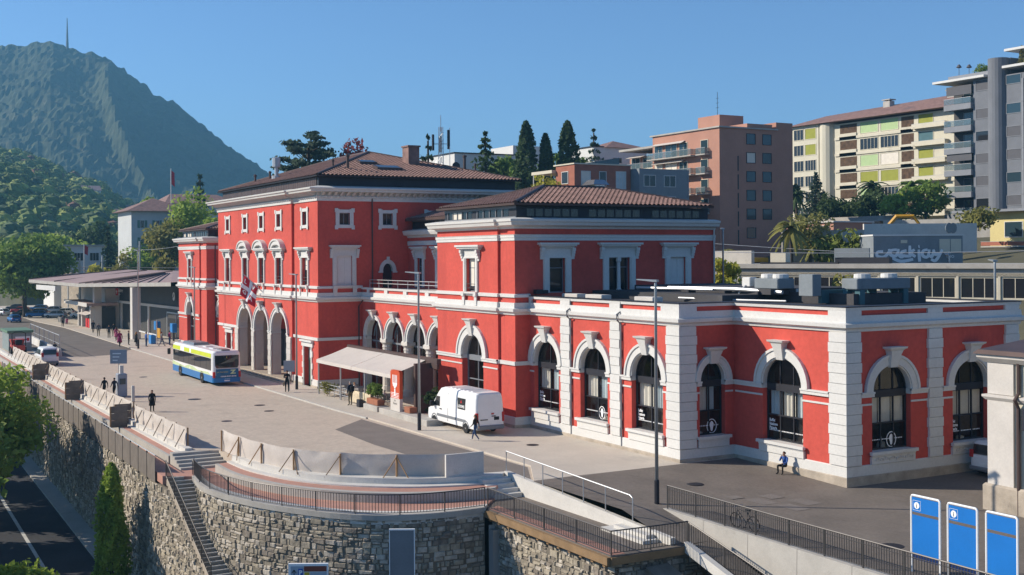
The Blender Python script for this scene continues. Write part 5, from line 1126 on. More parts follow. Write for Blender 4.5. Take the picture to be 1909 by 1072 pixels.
# ---- cars: one builder
def car(label,paint,loc,rz,kind='car',group='parked cars',scale=1.):
    T=thing('parked_car' if kind=='car' else 'small_van',label,'car' if kind=='car' else 'van',group=group)
    if kind=='car':
        L2,hw=2.15,.88; P_(T,'body',paint,lambda m:loft(m,[ring(-L2,L2,hw-.05,.3,.25),ring(-L2-.03,L2+.03,hw,.35,.5),ring(-L2+.03,L2-.02,hw,.35,.78),ring(-L2+.15,L2-.1,hw-.06,.3,.93)]),True)
        P_(T,'cabin','car_glass',lambda m:loft(m,[ring(-1.15,1.95,hw-.07,.25,.92),ring(-.55,1.45,hw-.22,.25,1.38)]),True); P_(T,'roof',paint,lambda m:loft(m,[ring(-.58,1.48,hw-.215,.25,1.37),ring(-.45,1.3,hw-.3,.25,1.46)]),True); xs=(-1.35,1.35); zl=.62; xe=L2
        for s_ in (-1,1): P_(T,'pillar',paint,lambda m:(m.bar((.45,s_*(hw-.08),.9),(.45,s_*(hw-.23),1.4),.08,.05),m.bar((-1.1,s_*(hw-.12),.92),(-.52,s_*(hw-.27),1.4),.06,.06),m.bar((1.88,s_*(hw-.14),.92),(1.42,s_*(hw-.27),1.4),.1,.1)))
    else:
        L2,hw=2.3,.92; P_(T,'body',paint,lambda m:loft(m,[ring(-L2,L2,hw-.05,.3,.28),ring(-L2-.02,L2+.03,hw,.3,.55),ring(-L2+.05,L2,hw,.3,.95),ring(-L2+.9,L2-.02,hw,.28,1.1)]),True)
        P_(T,'cabin',paint,lambda m:loft(m,[ring(-L2+.95,L2-.03,hw-.01,.25,1.1),ring(-L2+1.55,L2-.14,hw-.12,.25,1.72),ring(-L2+1.8,L2-.3,hw-.25,.25,1.83)]),True); xs=(-1.45,1.4); zl=.95; xe=L2
        for F in (FL_(hw),FRr(hw)):
            P_(T,'side_window','car_glass',lambda m:(m.add([F(-1.05,.0,1.16),F(.0,.0,1.16),F(.0,-.1,1.62),F(-.68,-.1,1.62)],[(0,1,2,3)]),m.add([F(.12,.0,1.16),F(1.7,.0,1.16),F(1.6,-.1,1.62),F(.12,-.1,1.62)],[(0,1,2,3)])))
        P_(T,'rear_window','car_glass',lambda m:m.quad((L2-.01,-.72,1.15),(L2-.01,.72,1.15),(L2-.1,.66,1.66),(L2-.1,-.66,1.66))); P_(T,'windscreen','car_glass',lambda m:m.quad((-L2+.96,-.75,1.12),(-L2+.96,.75,1.12),(-L2+1.52,.66,1.68),(-L2+1.52,-.66,1.68)))
        P_(T,'mirror',paint,lambda m:m.bbox(-1.2,-1.0,-1.12,-.9,1.1,1.25,.03)); P_(T,'bumper','grey_frame',lambda m:m.bbox(L2-.2,L2+.09,-.86,.86,.3,.52,.05))
    for s_ in (-1,1): P_(T,'tail_lamp','lamp_red',lambda m:m.bbox(xe-.16,xe+.03,s_*(hw-.17)-.12,s_*(hw-.17)+.12,zl,zl+.2 if kind=='car' else zl+.4,.02)); P_(T,'headlamp','lamp_clear',lambda m:m.bbox(-L2+.0,-L2+.2,s_*(hw-.25)-.16,s_*(hw-.25)+.16,.6,.76,.02))
    P_(T,'number_plate','letter_white',lambda m:m.fbox(FB(xe),-.25,.25,.03,.045,.5 if kind=='car' else .62,.6 if kind=='car' else .74)); wheels(T,xs,hw,.31,.2)
    place(T,loc,rz); T.scale=(scale,)*3; return T
c=car('small white van seen from behind beside the tarpaulin barrier','paint_white',(-146.1,20.75,-.1),0,'van',None,1.05); c.scale=(1.2,1.05,1.12)
c=car('white van parked in the alley beside the cream building','paint_white',(-45.2,57.2,-.32),-PI/2,'van',None,1.05)
random.seed(8)
cl=(('paint_silver','silver'),('paint_dark','black'),('paint_blue','blue'),('paint_grey','grey'),('paint_white','white'),('paint_red','red'))
for i,(x,y,rz,k,pos) in enumerate(((-276,30.2,.5,4,'at the left edge of the car park'),(-262,35.5,1.2,2,'behind the bollards'),(-258,38.5,1.1,0,'in the front row nearest the kiosk'),(-268,33.5,1.2,1,'under the big tree'),(-272,37,1.2,3,'in the second row under the tree'),(-283,35,1.2,5,'in the second row by the trunk'),(-270,42,1.1,4,'in the rear row beyond the kiosk roof'),(-282,41.5,1.1,0,'in the rear row, second from the kiosk'),(-292,40,1.1,2,'in the rear row under the crown'),(-300,36,1.2,1,'farthest left in the rear row'),(-255,43,1.1,4,'half hidden by the kiosk'),(-246,29.2,.1,2,'entering at the left edge of the road'))):
    car('%s car parked %s'%(cl[k][1],pos) if i<11 else 'dark blue car on the road at the left edge',cl[k][0],(x,y,-.02 if i<11 else -.09),rz)
# ---- bicycle leaning on the yard railing
K=thing('bicycle','dark city bicycle leaning against the grey yard railing','bicycle',(-41.9,35.25,-.28)); K.rotation_euler=(rad(6),0,rad(6))
for x in (-.55,.55):
    P_(K,'tyre','rubber',lambda m:[m.tube([(x+.33*cos(t),0,.34+.33*sin(t)) for t in [2*PI*i/20 for i in range(21)]],.022,5)])
    P_(K,'spokes','chrome',lambda m:[m.tube([(x,0,.34),(x+.32*cos(t),0,.34+.32*sin(t))],.006,3) for t in [2*PI*i/10 for i in range(10)]])
P_(K,'frame','paint_dark',lambda m:[m.tube(p,.02,6) for p in ([(.55,0,.34),(.1,0,.3),(.22,0,.82),(-.38,0,.82),(.1,0,.3)],[(.55,0,.34),(.22,0,.8)],[(-.55,0,.34),(-.4,0,.92)])]); P_(K,'saddle','black',lambda m:m.hexa([(.1,-.05,.88),(.38,-.09,.88),(.38,.09,.88),(.1,.05,.88),(.1,-.02,.93),(.38,-.07,.95),(.38,.07,.95),(.1,.02,.93)])); P_(K,'handlebar','chrome',lambda m:m.tube([(-.3,-.28,1.0),(-.42,-.1,1.02),(-.42,.1,1.02),(-.3,.28,1.0)],.014,5)); P_(K,'seat_post','chrome',lambda m:m.tube([(.22,0,.8),(.24,0,.9)],.014,5)); P_(K,'pedals','black',lambda m:(m.tube([(.1,-.12,.16),(.1,.12,.44)],.015,5),m.box(.04,.16,-.2,-.1,.14,.17),m.box(.04,.16,.1,.2,.43,.46)))
# site hut and machine at the left edge
mat('hut_grey',(.24,.28,.27),.6,.08,1.5); mat('hut_green',(.14,.24,.15),.6,.08,1.5); mat('machine_red',(.50,.07,.045),.45,.1,2)
T=thing('site_hut','grey-green site hut with a banner behind the barrier at the left edge','hut',(-172,21,-.1)); m=MB(); m.box(-176,-169,19.4,22.2,-.1,2.3); m.build('wall','hut_grey',T); m=MB(); m.box(-176.2,-168.8,19.2,22.4,2.3,2.6); m.build('roof','hut_green',T); F=FX(-169); m=MB(); m.fbox(F,20.2,22.0,.0,.03,1.0,1.8,0); text(m,'DAS TEAM',F,20.3,1.3,.2,.035,1,bold=.01); m.fbox(F,21.6,21.9,.03,.04,1.2,1.6,2); m.build('banner',['letter_white','letter_blue','letter_red'],T)
T=thing('mini_dumper','small red site machine with a black roll bar beside the site hut','machine',(-164.5,19.9,-.1)); m=MB(); m.bbox(-166,-163.4,19.2,20.7,.3,1.05,.08); m.build('chassis','machine_red',T); m=MB(); m.hexa([(-165.8,19.3,1.05),(-164.6,19.3,1.05),(-164.6,20.6,1.05),(-165.8,20.6,1.05),(-166.1,19.1,1.7),(-164.4,19.1,1.7),(-164.4,20.8,1.7),(-166.1,20.8,1.7)]); m.build('skip','machine_red',T); m=MB(); m.tube([(-163.9,19.2,.9),(-163.9,19.2,2.5),(-163.9,19.6,2.7),(-163.9,20.4,2.7),(-163.9,20.8,2.5),(-163.9,20.8,.9)],.06,6); m.build('roll_bar','black',T); m=MB(); m.bbox(-164.3,-163.7,19.6,20.4,1.05,1.7,.08); m.build('seat','black',T)
for x in (-165.4,-163.9):
    for y in (19.15,20.75): m=MB(); m.lathe((x,y,.35),[(.2,-.14),(.42,-.14),(.45,0),(.42,.14),(.2,.14)],14,axis='y'); m.build('wheel','rubber',T)
# concrete site barrier with mesh fence behind the small van
T=thing('site_fence','wire site fence on white concrete blocks behind the small white van','fence',(-165,24.5,-.1))
for i in range(6): a=-186+i*5; m=MB(); m.hexa([(a,24.1-.1*i,-.1),(a+4.9,24.0-.1*i,-.1),(a+4.9,24.5-.1*i,-.1),(a,24.6-.1*i,-.1),(a,24.2-.1*i,.85),(a+4.9,24.1-.1*i,.85),(a+4.9,24.4-.1*i,.85),(a,24.5-.1*i,.85)]); m.build('block','concrete_light',T)
for i in range(7): a=-186+i*5; m=MB(); m.tube([(a,24.3-.1*i,.8),(a,24.3-.1*i,2.6)],.05,5); m.build('post','steel',T)
m=MB(); m.tube([(-186,24.3,2.55),(-156,23.7,2.55)],.035,5); m.tube([(-186,24.3,1.5),(-156,23.7,1.5)],.02,5); m.build('rail','steel',T)
o=MB().box(-157.2,-150.5,22.4,22.7,-.1,1.05).build('barrier_board','board'); tag(recenter(o,(-154,22.5,-.1)),'grey timber hoarding wall in front of the small white van','hoarding')
# ================================================================ people
for n,c in (('skin',(.45,.27,.19)),('navy',(.018,.022,.04)),('cloth_black',(.015,.014,.015)),('jeans',(.03,.06,.14)),('cloth_grey',(.13,.13,.14)),('cloth_red',(.42,.02,.03)),('magenta',(.25,.02,.10)),('pink',(.5,.10,.18)),('cloth_white',(.6,.6,.6)),('cloth_blue',(.05,.12,.36)),('khaki',(.16,.13,.08)),('purple',(.18,.04,.22)),('hair_brown',(.07,.03,.016)),('hair_black',(.012,.01,.01)),('hair_blond',(.36,.22,.09)),('hair_grey',(.25,.24,.23)),('shoe_white',(.55,.53,.5)),('shoe_dark',(.02,.018,.016))): mat(n,c,.85,.12,4)
BODY={}
def pose_joints(kind):
    """joint name -> (x right, y forward, z up)"""
    J=dict(pel=(0,0,.95),sp=(0,.01,1.15),ch=(0,.0,1.36),nk=(0,.01,1.49),hd=(0,.03,1.60),ht=(0,.02,1.70))
    for s,n in ((1,'r'),(-1,'l')):
        J['hp'+n]=(s*.10,0,.90); J['kn'+n]=(s*.105,.02,.50); J['an'+n]=(s*.11,-.01,.09); J['to'+n]=(s*.13,.15,.04)
        J['sh'+n]=(s*.19,0,1.40); J['el'+n]=(s*.25,-.03,1.12); J['wr'+n]=(s*.25,.05,.88); J['ha'+n]=(s*.245,.08,.80)
    if kind=='walk':
        J.update(knr=(.105,.20,.53),anr=(.11,.30,.11),tor=(.12,.46,.08),knl=(-.105,-.02,.50),anl=(-.11,-.32,.15),tol=(-.12,-.20,.04),elr=(.25,-.12,1.14),wrr=(.24,-.15,.92),har=(.235,-.14,.84),ell=(-.25,.03,1.13),wrl=(-.22,.20,.98),hal=(-.21,.27,.93))
    if kind=='phone': J.update(elr=(.24,.05,1.14),wrr=(.10,.26,1.22),har=(.06,.31,1.26),hd=(0,.06,1.59),ht=(0,.05,1.69))
    if kind=='sit':
        for n,s in (('r',1),('l',-1)): J['hp'+n]=(s*.10,.02,.44); J['kn'+n]=(s*.16,.45,.50); J['an'+n]=(s*.15,.42,.09); J['to'+n]=(s*.18,.58,.04); J['sh'+n]=(s*.18,.0,.92); J['el'+n]=(s*.24,.12,.68); J['wr'+n]=(s*.12,.30,.62); J['ha'+n]=(s*.07,.36,.62)
        J.update(pel=(0,0,.48),sp=(0,-.03,.68),ch=(0,-.01,.88),nk=(0,.03,1.02),hd=(0,.07,1.12),ht=(0,.06,1.22),elr=(.2,.2,.72),wrr=(.08,.22,.98),har=(.05,.18,1.04))
    return J
RAD=dict(pel=(.15,.11),sp=(.135,.10),ch=(.165,.115),nk=(.058,.058),hd=(.083,.10),ht=(.055,.07),hp=(.10,.10),kn=(.065,.065),an=(.042,.048),to=(.04,.03),sh=(.075,.075),el=(.048,.048),wr=(.032,.032),ha=(.036,.022))
EDG=[('pel','sp',1),('sp','ch',1),('ch','nk',1),('nk','hd',0),('hd','ht',0)]
for n in 'rl': EDG+=[('pel','hp'+n,2),('hp'+n,'kn'+n,2),('kn'+n,'an'+n,2),('an'+n,'to'+n,3),('ch','sh'+n,1),('sh'+n,'el'+n,1),('el'+n,'wr'+n,1),('wr'+n,'ha'+n,0)]
def seg_d(p,a,b):
    ab=b-a; t=max(0,min(1,(p-a).dot(ab)/ab.length_squared)); return (p-a-ab*t).length
def body_data(kind,bulk):
    k=(kind,bulk)
    if k in BODY: return BODY[k]
    J=pose_joints(kind); N=list(J); me=bpy.data.meshes.new('b'); me.from_pydata([J[n] for n in N],[(N.index(a),N.index(b)) for a,b,_ in EDG],[])
    ob=bpy.data.objects.new('b',me); C.objects.link(ob); md=ob.modifiers.new('s','SKIN'); md.use_smooth_shade=True; md.branch_smoothing=.4
    for i,n in enumerate(N):
        r=RAD.get(n) or RAD[n[:2]]; f=bulk if n in('pel','sp','ch') or n[:2] in('sh','el','hp') else 1; me.skin_vertices[0].data[i].radius=(r[0]*f,r[1]*f); me.skin_vertices[0].data[i].use_root=(n=='pel')
    ob.modifiers.new('u','SUBSURF').levels=1; dg=bpy.context.evaluated_depsgraph_get(); dg.update(); ev=ob.evaluated_get(dg); em=ev.to_mesh()
    V=[tuple(v.co) for v in em.vertices]; Fc=[tuple(p.vertices) for p in em.polygons]; mi=[]
    SG=[(Vector(J[a]),Vector(J[b]),r) for a,b,r in EDG]
    for f in Fc:
        c=sum((Vector(V[i]) for i in f),Vector())/len(f); mi.append(min(SG,key=lambda s:seg_d(c,s[0],s[1]))[2])
    ev.to_mesh_clear(); bpy.data.objects.remove(ob)
    m=MB(); m.add(V,Fc); m.m=mi
    for s,n in ((1,'r'),(-1,'l')):                       # five fingers rooted in each palm
        w_=Vector(J['wr'+n]); h=Vector(J['ha'+n]); d=(h-w_).normalized(); sd=Vector((0,1,0)) if abs(d.z)>.6 else Vector((1,0,0)); sd=(sd-d*sd.dot(d)).normalized(); pl=d.cross(sd)
        for i,l in enumerate((.065,.075,.07,.055)):
            b0=h+sd*(.03-.02*i)-d*.005; m.tube([b0,b0+d*l*.55+pl*.004,b0+d*l+pl*.018],[.0095,.009,.007],5)
        b0=h+sd*.034-d*.03; m.tube([b0,b0+sd*.025+d*.02,b0+sd*.03+d*.05],[.011,.010,.008],5)
    hd=Vector(J['hd']); m.tube([hd+Vector((0,.08,.03)),hd+Vector((0,.115,-.01))],[.008,.016],5)
    BODY[k]=(m,J); return BODY[k]
def person(loc,face,kind,top,legs,hair,label,h=1.72,shoe='shoe_dark',long_hair=False,bulk=1.0,coat=False,bag=None,group=None):
    m,J=body_data(kind,bulk); T=thing('person',label,'person',loc,group); T.rotation_euler=(0,0,face); k=h/1.72; T.scale=(k,k,k)
    b=MB(); b.v,b.f,b.m=m.v,m.f,m.m; b.build('body',['skin',top,legs,shoe],T,smooth=True,local=True)
    hd=Vector(J['hd']); q=MB(); vs=[]; nn=10
    for j in range(6):
        t=j/5*PI*.62
        for i in range(nn):
            a=2*PI*i/nn; fr=.72 if sin(a)>.3 and t>.9 else 1
            vs.append((hd.x+.098*sin(t)*cos(a)*fr,hd.y-.012+.112*sin(t)*sin(a)*fr-.01*t,hd.z+.03+.105*cos(t)+(.03 if fr<1 else 0)))
    fs=[(j*nn+i,j*nn+(i+1)%nn,(j+1)*nn+(i+1)%nn,(j+1)*nn+i) for j in range(5) for i in range(nn)]+[tuple(range(nn))]; q.add(vs,fs)
    if long_hair: q.tube([(hd.x,hd.y-.07,hd.z+.02),(hd.x,hd.y-.11,hd.z-.12),(hd.x,hd.y-.12,hd.z-.28)],[.085,.09,.05],8)
    q.build('hair',hair,T,smooth=True,local=True)
    e=MB()
    for s in (-1,1): e.box(hd.x+s*.032-.011,hd.x+s*.032+.011,hd.y+.088,hd.y+.097,hd.z+.022,hd.z+.034)
    e.box(hd.x-.02,hd.x+.02,hd.y+.086,hd.y+.095,hd.z-.042,hd.z-.034); e.build('face_features','hair_black',T,local=True)
    if coat: q=MB(); q.lathe((0,0,0),[(.26,.50),(.235,.7),(.20,.98),(.175,1.12)],12); q.build('coat_skirt',top,T,smooth=True,local=True)
    if bag=='pack': q=MB(); q.bbox(-.15,.15,-.32,-.12,1.0,1.42,.05); q.build('backpack','cloth_black',T,local=True)
    if bag=='hand': q=MB(); q.bbox(.2,.32,-.05,.25,.5,.78,.03); q.build('handbag','khaki',T,local=True)
    return T
W=PI/2     # facing -X (walking away to the left of the picture) is rotation +90 degrees
person((-69.4,36.0,0),W+.6,'walk','cloth_black','jeans','hair_brown','person with long brown hair, dark jacket and jeans walking behind the delivery van',1.7,'shoe_white',True)
person((-91.1,35.95,0),W+.3,'stand','navy','khaki','hair_grey','person with a dark backpack standing in front of the awning',1.95,bag='pack',bulk=1.15)
person((-103.2,34.75,0),-W-.3,'phone','cloth_black','cloth_black','hair_black','person in black with a shoulder bag by the pavement sign',1.92,bag='hand')
person((-51.0,45.72,-.18),PI+.25,'sit','cloth_blue','cloth_black','hair_brown','person in a blue jacket sitting on the plinth below the arched window',1.7,bag=None)
person((-108.9,20.2,-.1),W+.4,'walk','cloth_black','cloth_black','hair_black','left of the two people in dark jackets walking behind the barrier',1.72)
person((-108.2,20.9,-.1),W+.4,'walk','navy','cloth_black','hair_black','right of the two people in dark jackets walking behind the barrier',1.7)
person((-96.5,21.5,-.1),-W,'stand','cloth_black','cloth_black','hair_brown','person in a dark coat standing alone behind the barrier near the plaza steps',1.7,coat=True,long_hair=True)
person((-157.8,23.4,-.1),W,'stand','navy','cloth_black','hair_black','person in navy standing behind the hoarding by the small van',1.72)
far=((-247.3,30.5,W,'stand','cloth_black','cloth_black','hair_black',0,'person in black alone on the far road under the tree'),(-222.6,34.35,W,'stand','cloth_grey','cloth_black','hair_brown',0,'person in grey standing left of the kiosk'),(-201.5,35.7,-W,'walk','navy','cloth_black','hair_black',0,'person in navy carrying a white bag beside the first canopy pillar'),(-192.6,34.9,W,'stand','cloth_grey','khaki','hair_grey',0,'person in grey jacket and brown trousers beside the first pillar'),(-191.2,36.9,W,'stand','cloth_black','cloth_black','hair_black',0,'person in black half hidden behind the grey jacket'),(-187.0,35.4,-W,'stand','navy','cloth_black','hair_black',0,'person in dark clothes standing between the two canopy pillars'),(-180.5,35.2,W,'walk','pink','cloth_black','hair_brown',1,'person in a pink coat behind the magenta coat'),(-167.1,33.0,-W+.2,'walk','magenta','cloth_black','hair_blond',1,'person in a long magenta coat striding across the road'),(-170.6,34.9,0.,'stand','cloth_black','cloth_black','hair_brown',0,'person in black waiting left of the tall lamp'),(-167.6,35.3,0.3,'stand','cloth_black','cloth_grey','hair_blond',1,'person in a dark coat waiting just beside the tall lamp'),(-166.2,36.3,.2,'stand','cloth_blue','jeans','hair_black',0,'person in a blue and white top right of the tall lamp'),(-165.6,38.2,.2,'walk','cloth_grey','jeans','hair_black',0,'person in grey walking in the canopy shade'),(-167.0,39.6,.2,'stand','magenta','jeans','hair_black',0,'person in a dark red top in the canopy shade by the pavilion'))
for x,y,f,k,t,l,hr,ct,lab in far: person((x,y,-.02),f,k,t,l,hr,lab,2.0 if 'magenta coat s' not in lab else 2.25,coat=bool(ct),long_hair=bool(ct),bulk=1.08)
person((-233,36.2,-.02),W,'sit','cloth_black','cloth_black','hair_black','person in black sitting by the bollards',1.7); person((-230.5,36.3,-.02),W,'sit','pink','magenta','hair_brown','person in bright pink sitting by the bollards',1.7)
for i,(x,y,f,t,lab) in enumerate(((-96.4,38.4,-W,'cloth_white','guest in white seated at the terrace table near the red corner'),(-92.3,38.2,W,'pink','guest in pink seated behind the cream banner'),(-89.6,38.3,W,'cloth_white','guest in white seated near the middle of the terrace'),(-87.0,38.1,W,'purple','guest in purple seated beside the terracotta planter'))): person((x,y,.05),f,'sit',t,'cloth_black',('hair_blond','hair_brown','hair_grey','hair_black')[i],lab,1.68)
# ================================================================ vegetation
for n,c,v in (('leaf_light',(.13,.17,.028),.35),('leaf_mid',(.075,.11,.022),.35),('leaf_dark',(.028,.045,.016),.35),('leaf_olive',(.11,.105,.03),.3),('leaf_red',(.10,.022,.022),.3),('leaf_yellow',(.20,.19,.03),.35),('needle',(.022,.036,.018),.35),('bark',(.075,.055,.04),.3),('grass',(.16,.19,.035),.35),('leaf_blue',(.035,.05,.032),.3)): 
    if n in ('bark','grass'): mat(n,c,.8,v,.9,fine=.2,spec=.2); continue
    k=2.5; m_=mat(n,[x*k for x in c],.7,v,.9,fine=.2,spec=.25); t_=m_.node_tree; b_=t_.nodes['Principled BSDF']; o_=t_.nodes['Material Output']
    tr=t_.nodes.new('ShaderNodeBsdfTranslucent'); mx=t_.nodes.new('ShaderNodeMixShader'); mx.inputs[0].default_value=.4
    src=b_.inputs['Base Color'].links[0].from_socket; t_.links.new(src,tr.inputs[0]); t_.links.new(b_.outputs[0],mx.inputs[1]); t_.links.new(tr.outputs[0],mx.inputs[2]); t_.links.new(mx.outputs[0],o_.inputs[0])
def leaf_cards(m,pts,size,rng,flat=.0):
    for p,nrm in pts:
        a=Vector((rng.gauss(0,1),rng.gauss(0,1),rng.gauss(0,1)*(1-flat)))
        if a.length<1e-3: continue
        a.normalize(); n=(nrm+Vector((rng.gauss(0,.6),rng.gauss(0,.6),rng.gauss(0,.6)+.25)))
        b=n.cross(a)
        if b.length<1e-3: continue
        b.normalize(); s=size*rng.uniform(.6,1.35); a=a*s; b=b*s*.55
        m.add([p-a,p+b-a*.1,p+a,p-b-a*.1],[(0,1,2,3)])
def clump(pts,c,r,k,rng,shell=.55):
    for _ in range(k):
        d=Vector((rng.gauss(0,1),rng.gauss(0,1),rng.gauss(0,1))); d.normalize(); q=shell+(1-shell)*rng.random(); pts.append((c+Vector((d.x*r[0]*q,d.y*r[1]*q,d.z*r[2]*q)),d))
def trunk(T,h,r,limbs=(),name='trunk',lean=(0,0)):
    m=MB(); m.tube([(0,0,-.3),(lean[0]*.3,lean[1]*.3,h*.4),(lean[0],lean[1],h)],[r*1.25,r*.85,r*.5],8)
    for a,b,rr in limbs: a=Vector(a); b=Vector(b); m.tube([a,a.lerp(b,.5)+Vector((0,0,.15)),b],[rr,rr*.7,rr*.3],6)
    m.build(name,'bark',T,local=True)
TREES={}
def tree(kind,key,label,loc,h,w_,leaf,size,n,seed=1,base=0.,cat='tree',name=None):
    """local tree of height h, crown width w_, n leaf cards"""
    T=thing(name or {'round':'broadleaf_tree','cone':'conifer','cypress':'cypress_tree','cedar':'cedar_tree','palm':'palm_tree','umbrella':'pine_tree','bush':'shrub','weep':'birch_tree'}[kind],label,cat,loc); rng=random.Random(seed); m=MB(); pts=[]; V3=Vector
    if kind in('round','bush','weep'):
        b0=h*(.28 if kind=='round' else .1 if kind=='bush' else .18); ch=(h-b0)/2; cz=b0+ch; limbs=[]; nc=34 if n>3000 else 18
        for i in range(nc):
            d=V3((rng.gauss(0,1),rng.gauss(0,1),rng.gauss(0,.9))); d.normalize(); q=rng.uniform(.45,.86); c=V3((d.x*w_/2*q,d.y*w_/2*q,cz+d.z*ch*q)); r=rng.uniform(.16,.30)*w_
            clump(pts,c,(r,r,r*(.75 if kind!='weep' else 1.5)),n//nc,rng,.5)
            if i<7: limbs.append(((0,0,b0+rng.uniform(-.1,.3)*h*.3),tuple(c),h*.012))
        trunk(T,cz,h*.025,limbs)
    elif kind=='cone':
        L_=16 if n>1500 else 11; limbs=[]
        for i in range(L_):
            t=i/(L_-1); z=h*(.10+.88*t); R_=w_/2*(1-t)**.85+.12; k=max(3,int(9*(1-t)+3))
            for j in range(k):
                a=2*PI*(j+rng.random()*.7)/k; rr=R_*rng.uniform(.75,1.12)
                for s in range(max(3,n//(L_*7)//2)):
                    u=rng.random()**.6; p=V3((cos(a)*rr*u+rng.gauss(0,.06*R_),sin(a)*rr*u+rng.gauss(0,.06*R_),z-rr*u*.28+rng.gauss(0,.03*h/L_*3)-(.1*u*u*rr))); pts.append((p,V3((cos(a)*.4,sin(a)*.4,.9))))
                if i%2==0: limbs.append(((0,0,z),(cos(a)*rr*.9,sin(a)*rr*.9,z-rr*.3),.02+h*.002))
        trunk(T,h*.95,h*.018,limbs)
    elif kind=='cypress':
        for i in range(n):
            t=rng.random(); z=h*(.03+.97*t); R_=w_/2*min(1,(t+.05)*6)*(1-t**2.6)**.6; a=rng.random()*2*PI; bump=1+.22*sin(a*3+t*9+seed)+.14*sin(a*7-t*23); q=rng.uniform(.72,1.04)*bump; pts.append((V3((cos(a)*R_*q,sin(a)*R_*q,z)),V3((cos(a),sin(a),.5))))
        trunk(T,h*.8,h*.015)
    elif kind=='cedar':
        limbs=[]
        for i in range(13):
            t=i/12; z=h*(.38+.6*t); R_=w_/2*(1-.75*t*t)
            for j in range(5 if t<.9 else 2):
                a=2*PI*(j+rng.random())/5; rr=R_*rng.uniform(.55,1.05); e=V3((cos(a)*rr,sin(a)*rr,z+rng.uniform(-.02,.06)*h)); limbs.append(((0,0,z-h*.06),tuple(e),.02+h*.004))
                for q in (.55,.8,1.): clump(pts,V3((e.x*q,e.y*q,z+(e.z-z)*q+.02*h)),(w_*.09,w_*.09,h*.022),n//190,rng,.2)
        trunk(T,h*.95,h*.025,limbs)
    elif kind=='umbrella':
        limbs=[]
        for i in range(22):
            a=rng.random()*2*PI; q=math.sqrt(rng.random()); c=V3((cos(a)*w_/2*q*.8,sin(a)*w_/2*q*.8,h*(.80-.22*q*q+rng.uniform(-.06,.06)))); clump(pts,c,(w_*.14,w_*.14,h*.09),n//22,rng,.4)
            if i<9: limbs.append(((0,0,h*.45),tuple(c),h*.01))
        trunk(T,h*.6,h*.022,limbs)
    elif kind=='palm':
        m.v=[]; fr=26; trunk(T,h*.78,h*.035)
        for i in range(fr):
            a=2*PI*i/fr+rng.random()*.3; el=rng.uniform(-.5,1.1); L_=w_/2*rng.uniform(.85,1.1); prev=None
            for s in range(7):
                u=s/6; r=L_*u*cos(el*(1-u*.6)) ; z=h*.78+L_*(sin(el)*u-.75*u*u); p=V3((cos(a)*r,sin(a)*r,z)); wd=.20*w_/2*(1-u*.75)*(.4+u if u<.5 else 1)
                sd=V3((-sin(a),cos(a),0))*wd; cur=(p-sd-V3((0,0,wd*.5)),p,p+sd-V3((0,0,wd*.5)))
                if prev: m.add([*prev,*cur],[(0,1,4,3),(1,2,5,4)])
                prev=cur
    leaf_cards(m,pts,size,rng)
    m.build('crown' if kind!='palm' else 'fronds',leaf,T,local=True); return T
def tree_px(kind,label,x,y,ztop,zbase,w_,leaf,n=1500,size=.35,seed=1): return tree(kind,None,label,(x,y,zbase),ztop-zbase,w_,leaf,size,n,seed)
# near trees
tree_px('round','large leafy street tree cut by the left edge beside the retaining wall',-98.4,9.6,5.2,-8,8.4,'leaf_light',8000,.24,3)
q=tree_px('round','leafy avenue tree shading the lower street outside the left edge',-84,5.2,4.2,-8.5,9.5,'leaf_mid',5200,.34,4); q['group']='avenue trees shading the lower street'
for x_,y_,s_,r_ in ((-95,3.8,1.05,1.),(-107,5.5,1.1,2.),(-118,5.0,1.15,3.),(-130,6.5,1.2,4.),(-143,8,1.2,5.),(-73,2.6,.95,.5),(-63,1.2,.9,2.5)): t2=dup(q,(x_,y_,-8.4),r_); t2.scale=(s_,s_,s_)
tree_px('cypress','slender cypress standing in front of the stone retaining wall',-77.3,14.7,-.7,-9,1.9,'leaf_light',7000,.14,7)
tree_px('bush','sunlit leafy shrub top at the bottom left corner',-73.4,8.9,-5.2,-8.4,4.2,'leaf_light',2200,.2,8)
tree_px('round','big dense tree over the car park at the left edge',-264,33.4,16.4,-.1,17,'leaf_mid',9000,.55,9)
tree_px('round','second dense tree over the car park behind the first',-286,36,15.6,-.1,17,'leaf_mid',6000,.6,10)
# trees behind the canopy, left
for a in (('round','yellow-green tree behind the low white building',-338,52,18.6,2,17,'leaf_light',3000,.7,11),('round','yellow-green tree at the left end of the low white building',-345,45,17,2,13,'leaf_light',2500,.7,12),('round','dark evergreen crown behind the low white building',-352,62,22.5,2,16,'leaf_dark',2600,.7,13),('cone','dark conifer between the low building and the villa',-279.8,52.8,19,1,7,'needle',2200,.55,14),('weep','pale birch beside the left pavilion roof',-260.4,67,26.5,2,11,'leaf_light',3800,.5,15),('cone','tall dark spruce behind the pale birch',-290,76.2,32,4,12,'needle',2600,.7,16),('round','brown-green tree in front of the villa',-258,60.5,21.5,2,9,'leaf_olive',3200,.5,17),('round','round tree above the villa roof',-336,76,30.5,6,10,'leaf_light',1800,.7,18),('round','light green tree beside the left pavilion attic',-238,66,20.5,2,8,'leaf_light',2200,.45,19),('round','bright tree at the right of the villa garden',-300,66,17,2,10,'leaf_light',1800,.6,20),('bush','yellow palm-like shrub in front of the low white building',-272,50,11,4,6,'leaf_yellow',900,.5,21),('round','bare brownish tree before the villa',-268,54,14,2,6,'leaf_olive',500,.4,22),('bush','bushes along the railway wall behind the canopy',-246,58,9,2,9,'leaf_mid',1200,.45,23),('bush','bushes beside the left pavilion behind the canopy',-226,62,10,2,8,'leaf_light',1200,.45,24)): tree_px(a[0],a[1],*a[2:7],a[7],a[8],a[9],a[10])
